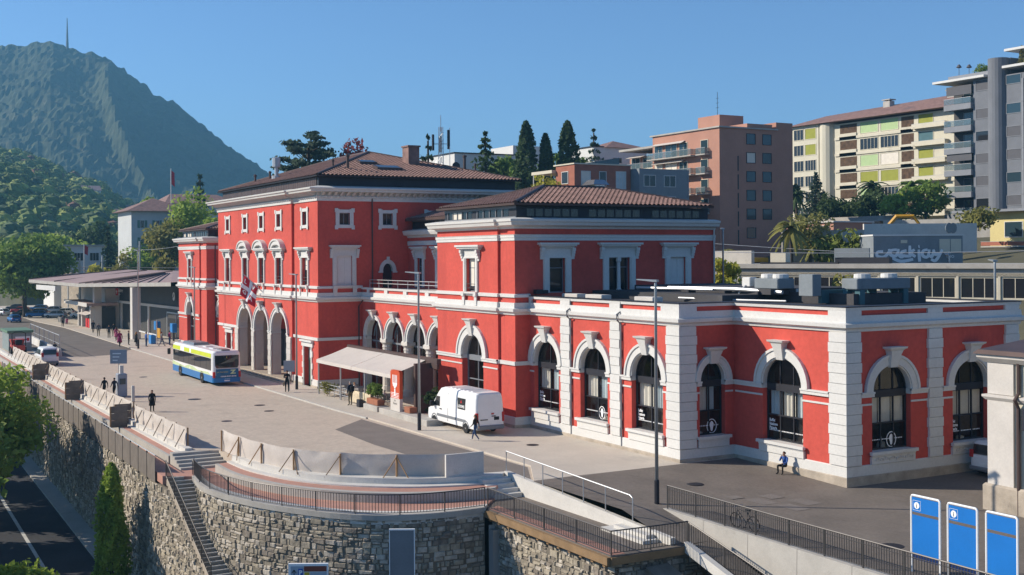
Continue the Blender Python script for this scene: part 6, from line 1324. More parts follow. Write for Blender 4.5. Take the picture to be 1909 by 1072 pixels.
# trees behind the roofs
for a in (('cedar','flat-topped cedar behind the main roof',-181.4,64.8,30.6,12,14.5,'leaf_blue',7000,.42,31),('round','dark red copper beech behind the main roof',-178.3,70.4,30.6,14,8.5,'leaf_red',2600,.4,32),('cone','small fir beside the telecom mast',-163.2,77,30,14,6.2,'needle',1500,.4,33),('cone','broad spruce right of the telecom mast',-163.4,86.8,31,16,11,'leaf_dark',2600,.45,34),('cypress','tallest pointed cypress, left of the row on the hill',-186.4,107.2,35.8,18,4.0,'leaf_dark',3600,.4,35),('cypress','short cypress in the middle of the row on the hill',-184.7,110.2,33.6,18,2.9,'leaf_dark',2600,.4,36),('cypress','blunt-topped cypress at the right of the row on the hill',-182.8,113.7,35.8,18,4.2,'leaf_dark',3600,.4,37),('cone','small dark fir above the white house',-197.3,128.7,36.5,22,6.5,'needle',1400,.45,38),('umbrella','rounded stone pine left of the cypresses',-193,107.0,32.2,16,9,'leaf_mid',2600,.45,39),('umbrella','rounded stone pine between the cypresses',-190,115,32.5,16,9,'leaf_mid',2400,.45,40),('umbrella','rounded stone pine right of the cypresses',-190.5,121,31.6,16,8,'leaf_mid',2200,.45,41),('bush','yellow-green creeper on the brick house terrace',-164,98,25,20,5,'leaf_yellow',700,.3,42)): tree_px(a[0],a[1],*a[2:7],a[7],a[8],a[9],a[10])
# right-hand side
for a in (('round','bright leafy tree beside the right pavilion corner',-87,70.6,12.3,4.5,4.2,'leaf_yellow',2400,.22,51),('palm','large palm beside the terracotta block',-121.6,110.4,17.2,9.5,6.6,'leaf_olive',0,0,52),('palm','second palm nearer the terracotta annex',-119.8,113.6,14.8,8.5,5.6,'leaf_olive',0,0,53),('round','wispy olive tree between the palms',-124,116,17.8,10,6.0,'leaf_olive',2000,.25,54),('palm','small low palm by the railway wall',-125,102,12.9,10.2,3.4,'leaf_olive',0,0,55),('cone','dark blue fir in front of the yellow flats',-180,170,28,19,7.5,'leaf_blue',1600,.45,56),('palm','left palm in front of the yellow flats',-184,168.5,25.6,18,6,'leaf_dark',0,0,57),('palm','tall palm before the middle of the yellow flats',-163.5,168.5,26.6,18,7,'leaf_dark',0,0,58),('palm','leafy palm right of the tall palm',-153.5,168,26,18,6.5,'leaf_mid',0,0,59),('bush','dark hedge below the yellow flats, left part',-168,163,22.5,18,8,'leaf_dark',1300,.45,60),('bush','dark hedge below the yellow flats, right part',-160,164,22.5,18,8,'leaf_dark',1300,.45,61),('bush','large glossy shrub beside the grey tower',-147,164,25,17.5,8,'leaf_mid',1800,.4,62),('bush','bright shrub at the foot of the grey tower',-151,161,22.5,17,5.5,'leaf_light',1300,.4,63),('bush','dark creeper corner between terracotta block and flats',-190,172,29,18,5,'leaf_dark',1200,.45,64),('bush','overgrown shrubs above the concrete wall',-116,140,17.8,15.4,6,'leaf_olive',1000,.35,65),('bush','small bush on the flat roof beside the cooling unit',-66.5,66.2,10.3,8.6,3.6,'leaf_olive',900,.2,66),('bush','grassy bank beside the grey graffiti hut',-117,115,14.6,10.5,7,'grass',900,.4,67)): tree_px(a[0],a[1],*a[2:7],a[7],a[8],a[9],a[10])
# potted plants on the terrace, grass tufts
mat('pot',(.33,.13,.07),.8,.15,2)
for x,y,l in ((-88.2,36.7,'leafy box plant in the long terracotta planter'),(-87.2,36.7,'second leafy box plant in the long terracotta planter')): tree('bush',None,l,(x,y,.75),1.3,1.0,'leaf_mid',.08,900,71,cat='plant',name='potted_plant')
tag(recenter(MB().bbox(-88.8,-86.6,36.4,37.0,.41,.85,.03).build('planter','pot'),(-87.7,36.7,.4)),'long terracotta planter on the short low wall','planter')
tag(recenter(MB().bbox(-82.0,-81.0,36.6,37.2,.42,.85,.03).build('planter','pot'),(-81.5,36.9,.4)),'small terracotta planter right of the red totem','planter')
tree('bush',None,'dark leafy plant behind the red totem',(-81.2,38.6,.1),2.2,1.6,'leaf_dark',.12,900,72,cat='plant',name='potted_plant')
tree('bush',None,'leafy plant climbing on the terrace railing by the corner',(-98.5,36.75,.1),1.2,1.6,'leaf_olive',.08,700,73,cat='plant',name='potted_plant')
rng=random.Random(77); m=MB()
for i in range(5200):
    x=rng.uniform(-42.5,-30); t=(x+42.5)/12; y=rng.uniform(29.5,32.6+.5*t); z=-2.5-(x+42.5)*.28-(32.6-y)*.5; h_=rng.uniform(.12,.42); a=rng.random()*PI; d=Vector((cos(a),sin(a),0))*.025; l=Vector((rng.gauss(0,.08),rng.gauss(0,.08),h_)); p=Vector((x,y,z)); m.add([p-d,p+d,p+l],[(0,1,2)])
for i in range(900):
    x=rng.uniform(-47,-26); p=Vector((x,34.4+rng.random()*.15,-1.5-max(0,(x+43))*.3-.1)); l=Vector((rng.gauss(0,.1),-.1,rng.uniform(.1,.35))); m.add([p,p+Vector((.05,0,0)),p+l],[(0,1,2)])
o=m.build('bank_grass','grass'); o['kind']='stuff'; o['label']='long sunlit grass on the bank at the bottom right'; o['category']='grass'
sheet('grass_bank',[(-42.8,32.6,-2.4),(-30,33.1,-6),(-30,28,-8.3),(-42.8,28.5,-4.6)],0,'ground_earth',.2)
# ================================================================ buildings around
mat('terracotta_wall',(.44,.225,.16),.85,.08,.3,.05,20,stain=((.34,.17,.125),.3,.58,(1,1,.3),.5)); mat('cream_wall',(.62,.57,.45),.85,.06,.4,stain=((.45,.41,.32),.35,.6,(1,1,.3),.5)); mat('yellow_wall',(.60,.56,.44),.85,.06,.3); mat('pale_yellow',(.62,.53,.25),.85,.06,.4); mat('grey_tower',(.17,.18,.20),.8,.10,.4,.1,14); mat('grey_slab',(.24,.25,.27),.8,.1,.5); mat('blind_olive',(.30,.31,.05),.8,.08,1); mat('blind_green',(.42,.55,.28),.8,.06,1); mat('blind_dark',(.10,.10,.11),.7,.08,1); mat('brick_red',(.35,.13,.085),.85,.15,.8); mat('white_wall',(.66,.65,.62),.85,.05,.4); mat('pink_roof',(.36,.255,.235),.7,.10,.5,stain=((.24,.15,.14),.3,.58)); mat('dark_panel',(.05,.048,.046),.6,.15,.6); mat('hut_wall',(.22,.245,.26),.8,.12,.5,stain=((.14,.16,.175),.5,.55)); mat('excavator_yellow',(.55,.28,.02),.5,.1,2); mat('teal_panel',(.06,.14,.16),.6,.1,1); mat('villa_wall',(.52,.53,.52),.85,.06,.3)
def bpart(T,n,mt,f): m=MB(); f(m); return m.build(n,mt,T)
def bwin(T,F,a,c,z0,z1,mt='glass_blue',fr='white_wall',t=.09,d=.03,mull=1):
    m=MB(); m.fbox(F,a-t,a,.0,d+.05,z0-t,z1+t); m.fbox(F,c,c+t,.0,d+.05,z0-t,z1+t); m.fbox(F,a,c,.0,d+.05,z0-t,z0); m.fbox(F,a,c,.0,d+.05,z1,z1+t)
    for k in range(1,mull): x=a+(c-a)*k/mull; m.fbox(F,x-.04,x+.04,.0,d+.03,z0,z1)
    o=m.build('window',fr,T); q=MB(); q.quad(F(a,d-.012,z0),F(c,d-.012,z0),F(c,d-.012,z1),F(a,d-.012,z1)); q.build('pane',mt,o); return o
def balcony(T,F,a,c,z,depth,slab,rail,h=1.0,th=.2):
    o=bpart(T,'balcony',slab,lambda m:m.fbox(F,a,c,.0,depth,z-th,z)); q=MB(); q.fbox(F,a+.02,c-.02,depth-.06,depth-.02,z+.06,z+h); q.fbox(F,c-.06,c-.02,.02,depth-.06,z+.06,z+h); q.build('balustrade',rail,o); q=MB(); q.fbox(F,a,c,depth-.08,depth,z+h,z+h+.05); q.build('handrail','steel',o); return o
random.seed(91)
# --- terracotta apartment block
X0,Y0=-157.75,127.7; T=thing('apartment_block','terracotta apartment block with glazed balconies and small blue windows','building',(X0,Y0,12)); F=FY(Y0); G=FX(X0)
bpart(T,'wall','terracotta_wall',lambda m:m.box(-176.5,X0,Y0,140,8,33.0)); bpart(T,'rear_wall','terracotta_wall',lambda m:m.box(-172,X0-.02,140,143.7,8,34.4)); bpart(T,'side_wing','terracotta_wall',lambda m:m.box(-188,-176.5,Y0+3,141,8,30.2))
bpart(T,'roof_slab','concrete',lambda m:(m.box(-177,X0+.3,Y0-.3,140.2,33.0,33.25),m.box(-189,-176.3,Y0+1.2,141,31.3,31.7)))
bpart(T,'roof_room','terracotta_wall',lambda m:(m.box(-171.1,-165.1,133.7,139,33,36.2),m.box(-163,-158.2,134,139.5,33.2,34.0)))
bpart(T,'antenna','metal_dark',lambda m:(m.tube([(-165.9,133.9,36),(-165.9,133.9,40.2)],.05,4),[m.tube([(-166.3,133.9,z),(-165.5,133.9,z)],.03,4) for z in (37.5,38.3,39.1)]))
for z0 in (28.85,25.6,22.2,18.9,15.5):
    balcony(T,F,-176.3,-163.6,z0,1.5,'concrete','glass_rail'); balcony(T,F,-162.9,-160.4,z0,1.0,'concrete','glass_rail')
    for a,c,k in ((-175.8,-173.6,2),(-172.6,-169.4,2),(-168.6,-166.4,2),(-162.6,-160.8,1)): bwin(T,F,a,c,z0+.1,z0+2.35,'glass_blue' if random.random()<.8 else 'curtain','cream_wall',mull=k)
    o=bpart(T,'sun_blind','awning',lambda m:m.hexa([F(-175.8,.9 if z0%2>1 else .5,z0+2.3),F(-167,.9,z0+2.3),F(-167,.95,z0+2.33),F(-175.8,.95,z0+2.33),F(-175.8,.0,z0+2.75),F(-167,.0,z0+2.75),F(-167,.05,z0+2.78),F(-175.8,.05,z0+2.78)]))
for i in range(6):
    z1=32.15-i*3.16
    bwin(T,G,133.5,135.3,z1-1.65,z1,'glass_blue' if i!=1 else 'curtain','metal_dark')
    if i<5: bwin(T,G,137.0,138.8,z1-1.65,z1,'glass_blue' if i!=1 else 'glass_dark','metal_dark')
bpart(T,'stair_slot','dark_panel',lambda m:[m.fbox(G,131.5,131.75,.0,.03,13.5+i*3.1,16+i*3.1) for i in range(5)])
for z0 in (29.0,25.7,22.4,19.0):
    FW=FY(Y0+3); balcony(T,FW,-188,-177,z0-1.2,1.6,'cream_wall','glass_rail'); [bwin(T,FW,a,a+2.6,z0-1.1,z0+.9,'glass_blue','white_wall',mull=2) for a in (-187.3,-183.6,-180)]; bpart(T,'awning_box','awning',lambda m:m.hexa([FW(-187.5,1.4,z0+.9),FW(-182.5,1.4,z0+.9),FW(-182.5,1.45,z0+.95),FW(-187.5,1.45,z0+.95),FW(-187.5,.0,z0+1.35),FW(-182.5,.0,z0+1.35),FW(-182.5,.0,z0+1.4),FW(-187.5,.0,z0+1.4)]))
# --- pale yellow flats
Y0=185.; T=thing('apartment_block','pale yellow block of flats with olive and green blinds','building',(-180,Y0,18)); F=FY(Y0)
bpart(T,'wall','yellow_wall',lambda m:m.box(-190.4,-158.5,Y0,198,14,39.3)); bpart(T,'bay_wall','yellow_wall',lambda m:m.box(-202.6,-194,Y0-1,198,14,39.8)); bpart(T,'stair_column','yellow_wall',lambda m:m.lathe((-192.3,Y0+.6,14),[(2.1,0),(2.1,25.6)],16)); bpart(T,'roof','tile',lambda m:m.add([(-204,Y0-2,39.8),(-157,Y0-2,39.6),(-157,199,39.6),(-204,199,39.8),(-199,191,42.3),(-160,191,43)],[(0,1,5,4),(1,2,5),(2,3,4,5),(3,0,4),(3,2,1,0)])); 
for x in (-179.5,-163): bpart(T,'chimney','concrete',lambda m:(m.box(x-.9,x+.9,189,190.4,41,43.3),m.box(x-1.1,x+1.1,188.8,190.6,43.5,43.7)))
bp=[('blind_green','blind_green','win'),('win','win','win'),('blind_green','curtain','win'),('blind_olive','blind_olive','win'),('blind_green','win','win')]
for r in range(6):
    z1=39.0-r*3.42; z0=z1-2.2
    bpart(T,'floor_band','cream_wall',lambda m:m.fbox(F,-190,-158.6,.0,.25,z0-.9,z0-.35))
    o=bpart(T,'loggia','interior_warm',lambda m:m.fbox(F,-188.6,-183.8,.0,.02,z0-.3,z1)); q=MB(); q.fbox(F,-188.6,-183.8,.02,.25,z0-.9,z0+.3); q.build('balcony_front','cream_wall',o)
    o=bpart(T,'loggia','interior_warm',lambda m:m.fbox(F,-171.8,-168.6,.0,.02,z0-.3,z1)); q=MB(); q.fbox(F,-171.8,-168.6,.02,.25,z0-.9,z0+.1); q.build('balcony_front','cream_wall',o)
    for k,(a,c) in enumerate(((-182.8,-178.0),(-177.2,-172.6))):
        s=bp[min(r,4)][k]; bwin(T,F,a,c,z0,z1,'glass_dark' if s=='win' else s,'cream_wall',.12,mull=5 if s=='win' else 1)
    bwin(T,F,-167.4,-163.8,z0,z1,('blind_olive','teal_panel','blind_olive','blind_olive','blind_green','blind_olive')[r],'cream_wall',.12); balcony(T,F,-168.2,-160,z0-.4,1.2,'cream_wall','cream_wall',.7)
    FB2=FY(Y0-1); bwin(T,FB2,-201.5,-198.6,z0,z1,'glass_dark','cream_wall',.12,mull=3); bwin(T,FB2,-198,-194.8,z0,z1,'blind_olive' if r<2 else 'glass_dark','cream_wall',.12,mull=1 if r<2 else 4)
# --- grey tower
Y0=172.7; T=thing('tower_block','grey tower block with round stair shaft and roof garden','building',(-140,Y0,16)); F=FY(Y0)
bpart(T,'wall','grey_tower',lambda m:m.box(-144.1,-128,Y0,190,12,42.0)); bpart(T,'balcony_bay','dark_panel',lambda m:m.box(-149.8,-144.1,Y0+1.8,188,12,41.5)); bpart(T,'stair_shaft','grey_tower',lambda m:(m.lathe((-139.1,Y0+.4,12),[(1.75,0),(1.75,33)],20),m.box(-140.6,-137.2,Y0+1,Y0+5,42,45))); bpart(T,'roof_slab','white_wall',lambda m:(m.box(-152,-140.9,Y0-1.2,188,42.1,42.5),m.box(-137.2,-127,Y0-1.2,188,43.0,43.4))); bpart(T,'roof_parapet','grey_slab',lambda m:m.box(-149.5,-141,Y0,186,42.5,43.2)); bpart(T,'penthouse','glass_blue',lambda m:m.box(-137,-128,Y0+3,186,43.4,46.2)); bpart(T,'penthouse_roof','white_wall',lambda m:m.box(-138.5,-127,Y0+1,187,46.2,46.6))
for r in range(7):
    z=38.1-r*3.87; balcony(T,F,-150,-144.15,z,.6,'grey_slab','glass_rail',1.0,1.0); bpart(T,'floor_slab','grey_slab',lambda m:m.box(-150,-144.1,Y0+.0,Y0+1.9,z-.9,z-.1)); bwin(T,FY(Y0+1.8),-147.6,-144.6,z,z+2.4,'glass_blue','grey_slab',mull=2); bwin(T,F,-143.5,-140.95,z+1.9 if r==0 else z+.95,z+3.6 if r==0 else z+2.55,('blind_dark','blind_dark','glass_dark','blind_dark','blind_dark','glass_dark','glass_dark')[r],'grey_slab'); bwin(T,F,-137.2,-134.4,z+2.3 if r==0 else z+1.2,z+3.7 if r==0 else z+2.8,('glass_blue','glass_blue','blind_dark','blind_dark','glass_blue','blind_dark','glass_blue')[r],'grey_slab'); bpart(T,'fin','grey_slab',lambda m:m.fbox(F,-134.1,-133.7,.0,.3,z-1,z+2.9)) 
    if r in (0,3): bpart(T,'roller_blind','blind_dark',lambda m:m.fbox(F,-149.6,-144.2,.3,.36,z+1.6,z+3.2))
for x,h_ in ((-148.8,2.3),(-146.6,2.0)): bpart(T,'roof_parasol','blind_dark',lambda m:(m.tube([(x,Y0+2,43.1),(x,Y0+2,43.1+h_)],.05,5),m.lathe((x,Y0+2,42.6+h_),[(.35,0),(.5,.1),(.15,.6)],8)))
tree('bush',None,'shrubs in planters on the roof of the grey tower',(-143.4,Y0+2,43),1.6,3.4,'leaf_mid',.2,500,101,cat='plant',name='roof_shrub'); tree('cone',None,'small conifer on the penthouse terrace of the grey tower',(-135.3,Y0+1.5,43.4),3.4,1.5,'leaf_olive',.2,500,102,cat='plant',name='roof_conifer')
# --- yellow house at the right edge
T=thing('house','pale yellow house with flat roof at the right edge below the grey tower','house',(-117,147,10)); Y0=146.; F=FY(Y0); bpart(T,'wall','pale_yellow',lambda m:m.box(-119,-105,Y0,156,8,17.8)); bpart(T,'roof','grey_slab',lambda m:m.box(-124.5,-104,Y0-1.6,157,17.8,18.15)); bwin(T,F,-116.4,-113.5,14.2,16.3,'glass_blue','white_wall'); balcony(T,F,-119.5,-106,12.9,1.4,'concrete','brick_red',.6)
# --- white houses, brick house on the hill
T=thing('house','red brick house with pale flat terrace roof behind the right pavilion','house',(-161,101.3,18)); F=lambda u,d,z:(-161+(-3.5)*(-u)/8*0+u*.0,0,z)
cB=Vector((-161.05,101.3,0)); eL=Vector((-1,-.05,0)).normalized(); 
bpart(T,'wall','brick_red',lambda m:m.box(-166.5,-160.9,101.3,112,16,26.3)); F=FX(-160.9)
bwin(T,F,102.6,104.2,22.8,25.2,'curtain','white_wall'); bwin(T,F,106,107.2,23,25.2,'glass_dark','white_wall'); bwin(T,F,109.2,111,22.6,25.3,'curtain_blue','white_wall',mull=3); bwin(T,FY(101.3),-164.6,-162.8,23.4,25.2,'glass_dark','white_wall'); bpart(T,'terrace_roof','cream_wall',lambda m:(m.box(-173,-166.5,100.5,110,25.2,25.7),m.box(-173,-166.5,100.2,100.5,21,21.7),m.box(-167,-160.7,101.1,112.1,26.3,26.5))); [bpart(T,'terrace_post','white_wall',lambda m:m.tube([(x,100.7,18),(x,100.7,25.2)],.1,5)) for x in (-172.6,-169.5)]; bpart(T,'solar_panel','glass_blue',lambda m:m.hexa([(-166,104,26.55),(-161.2,104,26.55),(-161.2,110,26.55),(-166,110,26.55),(-166,104,26.6),(-161.2,104,26.6),(-161.2,110,27.6),(-166,110,27.6)])); bpart(T,'vent_hood','chrome',lambda m:(m.box(-148.3+0,-146.6,103.5,105,18.6,20.5) if False else m.box(-159.5,-157.4,102.8,104.6,18,22.9),m.hexa([(-160.2,102.2,22.9),(-156.8,102.2,22.9),(-156.8,105.2,22.9),(-160.2,105.2,22.9),(-159.6,102.8,23.7),(-157.4,102.8,23.7),(-157.4,104.6,23.7),(-159.6,104.6,23.7)])))
T=thing('house','green and white block of flats right of the brick house','house',(-158,112,14)); bpart(T,'wall','hut_wall',lambda m:m.box(-166,-158.6,112.1,122,14,25.8)); [bwin(T,FX(-158.6),a,a+2.2,z,z+1.7,'glass_dark','white_wall',mull=2) for a in (113,117) for z in (23,19.6)]
T=thing('house','white hillside house with low hipped roof left of the terracotta block','house',(-199,134,24)); bpart(T,'wall','white_wall',lambda m:m.box(-206,-197,128.5,141,20,33.0)); bpart(T,'roof','tile',lambda m:m.add([(-207,131,33),(-196.5,131,33),(-196.5,142,33),(-207,142,33),(-201.5,136,34.8)],[(0,1,4),(1,2,4),(2,3,4),(3,0,4)])); bwin(T,FX(-197),133,135,30,31,'glass_dark','white_wall'); bpart(T,'parapet','metal_dark',lambda m:m.box(-206.2,-196.8,128.3,130.8,33,33.2))
T=thing('house','long white modern building behind the spruce and mast','house',(-210,112,22)); bpart(T,'wall','white_wall',lambda m:(m.box(-222,-206.5,103,124,18,31.6),m.box(-216,-206.8,116,125,31.6,33.6))); bpart(T,'roof_edge','metal_dark',lambda m:m.box(-222.2,-206.3,102.8,116,31.6,31.8)); 
# --- telecom mast
T=thing('telecom_mast','lattice telecom mast with antennas and dish behind the main roof','mast',(-148.7,72.1,14)); bpart(T,'lattice','steel',lambda m:([m.tube([(-148.7+a*.35,72.1+b*.35,12),(-148.7+a*.2,72.1+b*.2,29.6)],.06,4) for a in (-1,1) for b in (-1,1)],[m.tube([(-148.9,71.8,14+i),(-148.5,72.4,14.9+i)],.035,4) for i in range(15)],m.tube([(-148.7,72.1,29),(-148.7,72.1,31.2)],.05,4)))
for a,b,z in ((-.6,-.9,26.4),(.5,.9,27),(-.7,.2,26.2),(.1,1.1,26.6)): bpart(T,'antenna','metal_dark',lambda m:m.bbox(-148.7+a-.14,-148.7+a+.14,72.1+b-.14,72.1+b+.14,z,z+2.2,.03))
bpart(T,'antenna_arm','steel',lambda m:(m.tube([(-149.3,71.2,27.3),(-148.2,73.2,27.3)],.05,4),m.tube([(-148.2,73.2,22),(-148.2,73.2,29.5)],.05,4),m.tube([(-150.5,68.5,16.5),(-148.9,71.6,25)],.06,4))); bpart(T,'dish','metal_dark',lambda m:m.lathe((-147.9,73.9,24.2),[(.05,-.1),(.5,.0),(.62,.2),(.6,.25)],12,axis='x'))
# --- platform building beyond the tracks, hut with painted lettering
A=Vector((-118.4,95.6,0)); Bv=Vector((-80,112.1,0)); dP=(Bv-A).normalized(); nP=Vector((dP.y,-dP.x,0)); FP=lambda u,d,z:tuple(A+dP*u+nP*d+Vector((0,0,z))); LPn=(Bv-A).length
T=thing('platform_building','long grey platform building with white-framed windows beyond the flat roof','building',tuple(A)); bpart(T,'wall','hut_wall',lambda m:m.fbox(FP,0,LPn,-9,0,-.3,9.4)); bpart(T,'roof_slab','concrete',lambda m:(m.fbox(FP,-1,LPn,-10,.7,10.25,10.75),m.fbox(FP,-1,LPn,-10,.3,9.4,10.25))); bpart(T,'fascia','cream_wall',lambda m:m.fbox(FP,2,LPn,.0,.3,9.42,9.75))
for i in range(9):
    u=3.2+i*4.4; bwin(T,FP,u,u+3.7,7.1,9.2,'glass_dark','cream_wall',.2,.12,mull=3); bpart(T,'parapet_panel','teal_panel',lambda m:m.fbox(FP,u,u+3.7,.02,.14,5.8,6.85)); bpart(T,'pier','cream_wall',lambda m:m.fbox(FP,u-.5,u-.25,.0,.3,-.3,9.4))
bpart(T,'roof_unit','cream_wall',lambda m:m.fbox(FP,6.2,8.2,-3,-1.6,10.75,12.1)); bpart(T,'roof_bench','metal_dark',lambda m:(m.fbox(FP,14.5,21,-2.5,-1.5,10.8,11.5),m.fbox(FP,5,15,-1.5,-1.2,10.75,10.95))); bpart(T,'low_roof_wall','hut_wall',lambda m:m.fbox(FP,13.5,17.8,-4,-3.7,10.75,12.6))
A3=Vector((-109.0,112.4,0)); B3=Vector((-103.6,122.1,0)); d3=(B3-A3).normalized(); n3=Vector((d3.y,-d3.x,0)); F3=lambda u,d,z:tuple(A3+d3*u+n3*d+Vector((0,0,z))); L3=(B3-A3).length
T=thing('technical_hut','grey technical hut with white graffiti lettering on its long wall','hut',tuple(A3)); bpart(T,'wall','hut_wall',lambda m:m.fbox(F3,0,L3,-6,0,9.5,14.1)); bpart(T,'roof_edge','white_wall',lambda m:m.fbox(F3,-.1,L3+.1,-6.1,.1,14.1,14.3)); bpart(T,'louvre','cream_wall',lambda m:(m.fbox(F3,L3-2.9,L3-1.6,.0,.05,12,13.7),m.fbox(F3,L3-1.5,L3-.2,.0,.05,12,13.7),m.fbox(F3,3.4,4.2,.0,.05,13.2,13.6))); bpart(T,'door','blind_dark',lambda m:m.hexa([F3(L3+.0,-1,10.8),F3(L3+.04,-1,10.8),F3(L3+.04,-2.2,10.8),F3(L3,-2.2,10.8),F3(L3,-1,13.2),F3(L3+.04,-1,13.2),F3(L3+.04,-2.2,13.2),F3(L3,-2.2,13.2)]))
def strokes(T,F,S,r,d,mt,n):
    m=MB()
    for P in S:
        Q=catmull([(p[0],0,p[1]) for p in P],4); k=len(Q); vs=[]
        for i,q in enumerate(Q):
            t=(Q[min(i+1,k-1)]-Q[max(i-1,0)]); t.normalize(); nr=Vector((-t.z,0,t.x))*r*(.75+.25*sin(PI*i/k)); vs+=[F(q.x+nr.x,d+i*.0004,q.z+nr.z),F(q.x-nr.x,d+i*.0004,q.z-nr.z)]
        m.add(vs,[(2*i,2*i+1,2*i+3,2*i+2) for i in range(k-1)]); d+=.012
    return m.build(n,mt,T)
gs=[[(1.2,12.2),(.5,12.1),(.5,11.6),(1.3,11.5),(1.9,12.1),(1.95,12.5)],[(2.9,12.4),(2.2,12.3),(2.1,11.8),(2.7,11.6),(3.0,12.0),(3.1,12.5)],[(3.0,11.9),(3.4,11.5),(3.9,11.7)],[(4.1,12.3),(3.5,12.1),(3.5,11.7),(4.1,11.6),(4.7,11.6)],[(4.5,12.9),(4.5,11.6)],[(5.1,12.4),(4.6,12.0),(5.2,11.5)],[(2.2,11.4),(3.4,10.95),(4.9,11.2)],[(5.6,12.4),(5.65,11.6),(5.7,10.9)],[(5.55,12.75),(5.7,12.78)],[(6.7,12.4),(6.1,12.2),(6.1,11.6),(6.7,11.5),(6.9,12.4)],[(6.9,11.7),(7.2,11.5),(7.5,12.3)],[(7.4,12.4),(7.6,11.8),(8.2,11.9)],[(8.5,12.4),(8.1,11.6),(7.6,11.0),(7.1,11.2)]]
strokes(T,F3,gs,.2,.012,'letter_white','graffiti'); m=MB(); text(m,'TPIO',F3,9.0,11.35,.34,.02,0,bold=.01); text(m,'jacrs',F3,8.8,11.9,.3,.02,0,bold=.01); m.build('graffiti_tag','letter_white',T)
bpart(T,'vent_elbow','chrome',lambda m:m.tube([F3(L3-1.9,.5,10.75),F3(L3-1.9,.5,11.6),F3(L3-2.1,.5,11.8),F3(L3-2.4,.5,11.7)],.16,8))
T=thing('concrete_wall','pale concrete retaining wall behind the grey hut','wall',(-118,126,12)); bpart(T,'wall','concrete_light',lambda m:m.prism([(-120.5,122.5,12),(-113,136,12),(-113.6,136.4,12),(-121.1,122.9,12)],(0,0,4.0))); bpart(T,'left_wall','concrete',lambda m:m.prism([(-126,112.8,9),(-120.5,122.5,9),(-121.1,122.9,9),(-126.6,113.2,9)],(0,0,6.2)))
T=thing('parabolic_dish','pair of round satellite dishes above the concrete wall','dish',(-113.5,131,15.3)); 
for dy in (0,1.0): bpart(T,'dish','hut_wall',lambda m:m.lathe((-112.9-dy*.2,130.2+dy,15.3),[(.05,-.12),(.55,.0),(.72,.2),(.7,.25)],14,axis='x'))
T=thing('garage','small terracotta annex with slit windows below the hillside trees','building',(-127.5,124,10)); bpart(T,'wall','terracotta_wall',lambda m:m.box(-137,-127.3,123.5,131,9,16.4)); bpart(T,'roof','concrete_light',lambda m:m.box(-137.3,-127,123.2,131.3,16.4,16.6)); bwin(T,FY(123.5),-131.5,-128.2,15.0,15.9,'glass_dark','white_wall'); bwin(T,FY(123.5),-136,-133,15.0,15.9,'glass_dark','white_wall')
T=thing('excavator','yellow excavator boom above the terracotta annex','excavator',(-123,131,14)); bpart(T,'body','excavator_yellow',lambda m:m.bbox(-126.4,-124.4,130,131.8,14.2,15.6,.1)); bpart(T,'boom','excavator_yellow',lambda m:(m.tube([(-124.6,130.6,15.2),(-123.2,131.6,17.2),(-121.6,133.2,17.2),(-121,134,15.8)],[.3,.35,.3,.2],6))); bpart(T,'tracks','black',lambda m:m.bbox(-126.6,-124.2,129.8,132,13.6,14.2,.1)); bpart(T,'cab','glass_dark',lambda m:m.bbox(-126,-125,130.1,130.9,15.6,16.6,.05))
T=thing('works_vehicle','low yellow rail works vehicle beside the small palm','vehicle',(-123.5,104.5,10.5)); bpart(T,'body','excavator_yellow',lambda m:m.bbox(-125,-122.2,104,107,10.9,11.5,.05)); bpart(T,'chassis','metal_dark',lambda m:m.bbox(-125,-122.2,104.1,106.9,10.4,10.9,.05))
tag(recenter(MB().box(-140,-118,100.5,101,3,12.4).build('embankment_wall','concrete'),(-130,100.7,3)),'grey embankment wall left of the platform building','wall')
tag(recenter(MB().prism([(-150,150,10),(-118,160.5,10),(-118.4,161,10),(-150.4,150.5,10)],(0,0,7.4)).build('terrace_wall','concrete'),(-134,155,10)),'long terrace wall below the shrubs of the grey tower','wall')
tag(recenter(MB().prism([(-200,160,10),(-150,161,10),(-150,161.6,10),(-200,160.6,10)],(0,0,8.6)).build('garden_wall','concrete'),(-175,160.5,10)),'garden wall below the yellow flats','wall')
# --- cooling units on the flat roof
T=thing('cooling_unit','blue-grey cooling plant with fans on the flat roof','cooling unit',(-54,52,9)); 
bpart(T,'control_cabinet','hut_wall',lambda m:m.bbox(-54.9,-53.7,50.4,51.1,9.45,10.75,.03)); bpart(T,'condenser','hut_wall',lambda m:(m.bbox(-53.2,-51.9,52.2,56.6,9.85,10.5,.05),m.bbox(-59.4,-57.2,50.8,52.2,9.8,10.45,.05))); bpart(T,'fan_cowl','white_wall',lambda m:[m.lathe((x,y,z),[(.48,0),(.5,.05),(.48,.26),(.36,.28)],14) for x,y,z in ((-52.5,53.2,10.5),(-52.5,55.4,10.5),(-58.8,51.5,10.45),(-57.7,51.5,10.45))])
for p in ((-52.9,52.4),(-52.1,52.6),(-52.9,56.2),(-52.1,56.2),(-52.9,54.4),(-59,51.2),(-57.2,52.4)): bpart(T,'leg','teal_panel' if p[0]>-55 else 'white_wall',lambda m:m.box(p[0]-.2,p[0]+.2,p[1]-.2,p[1]+.2,8.97,9.84) if p[0]>-55 else m.box(p[0]-.06,p[0]+.06,p[1]-.06,p[1]+.06,8.97,9.79))
bpart(T,'back_panel','teal_panel',lambda m:m.box(-54.3,-54.0,51.4,55.5,9.0,9.8)); bpart(T,'pump','white_wall',lambda m:(m.bbox(-60.6,-59.8,50.8,51.4,9.9,10.5,.04),m.tube([(-60.2,50.8,10.0),(-60.4,50.4,9.5),(-60.2,50.4,9.05)],.07,6)))
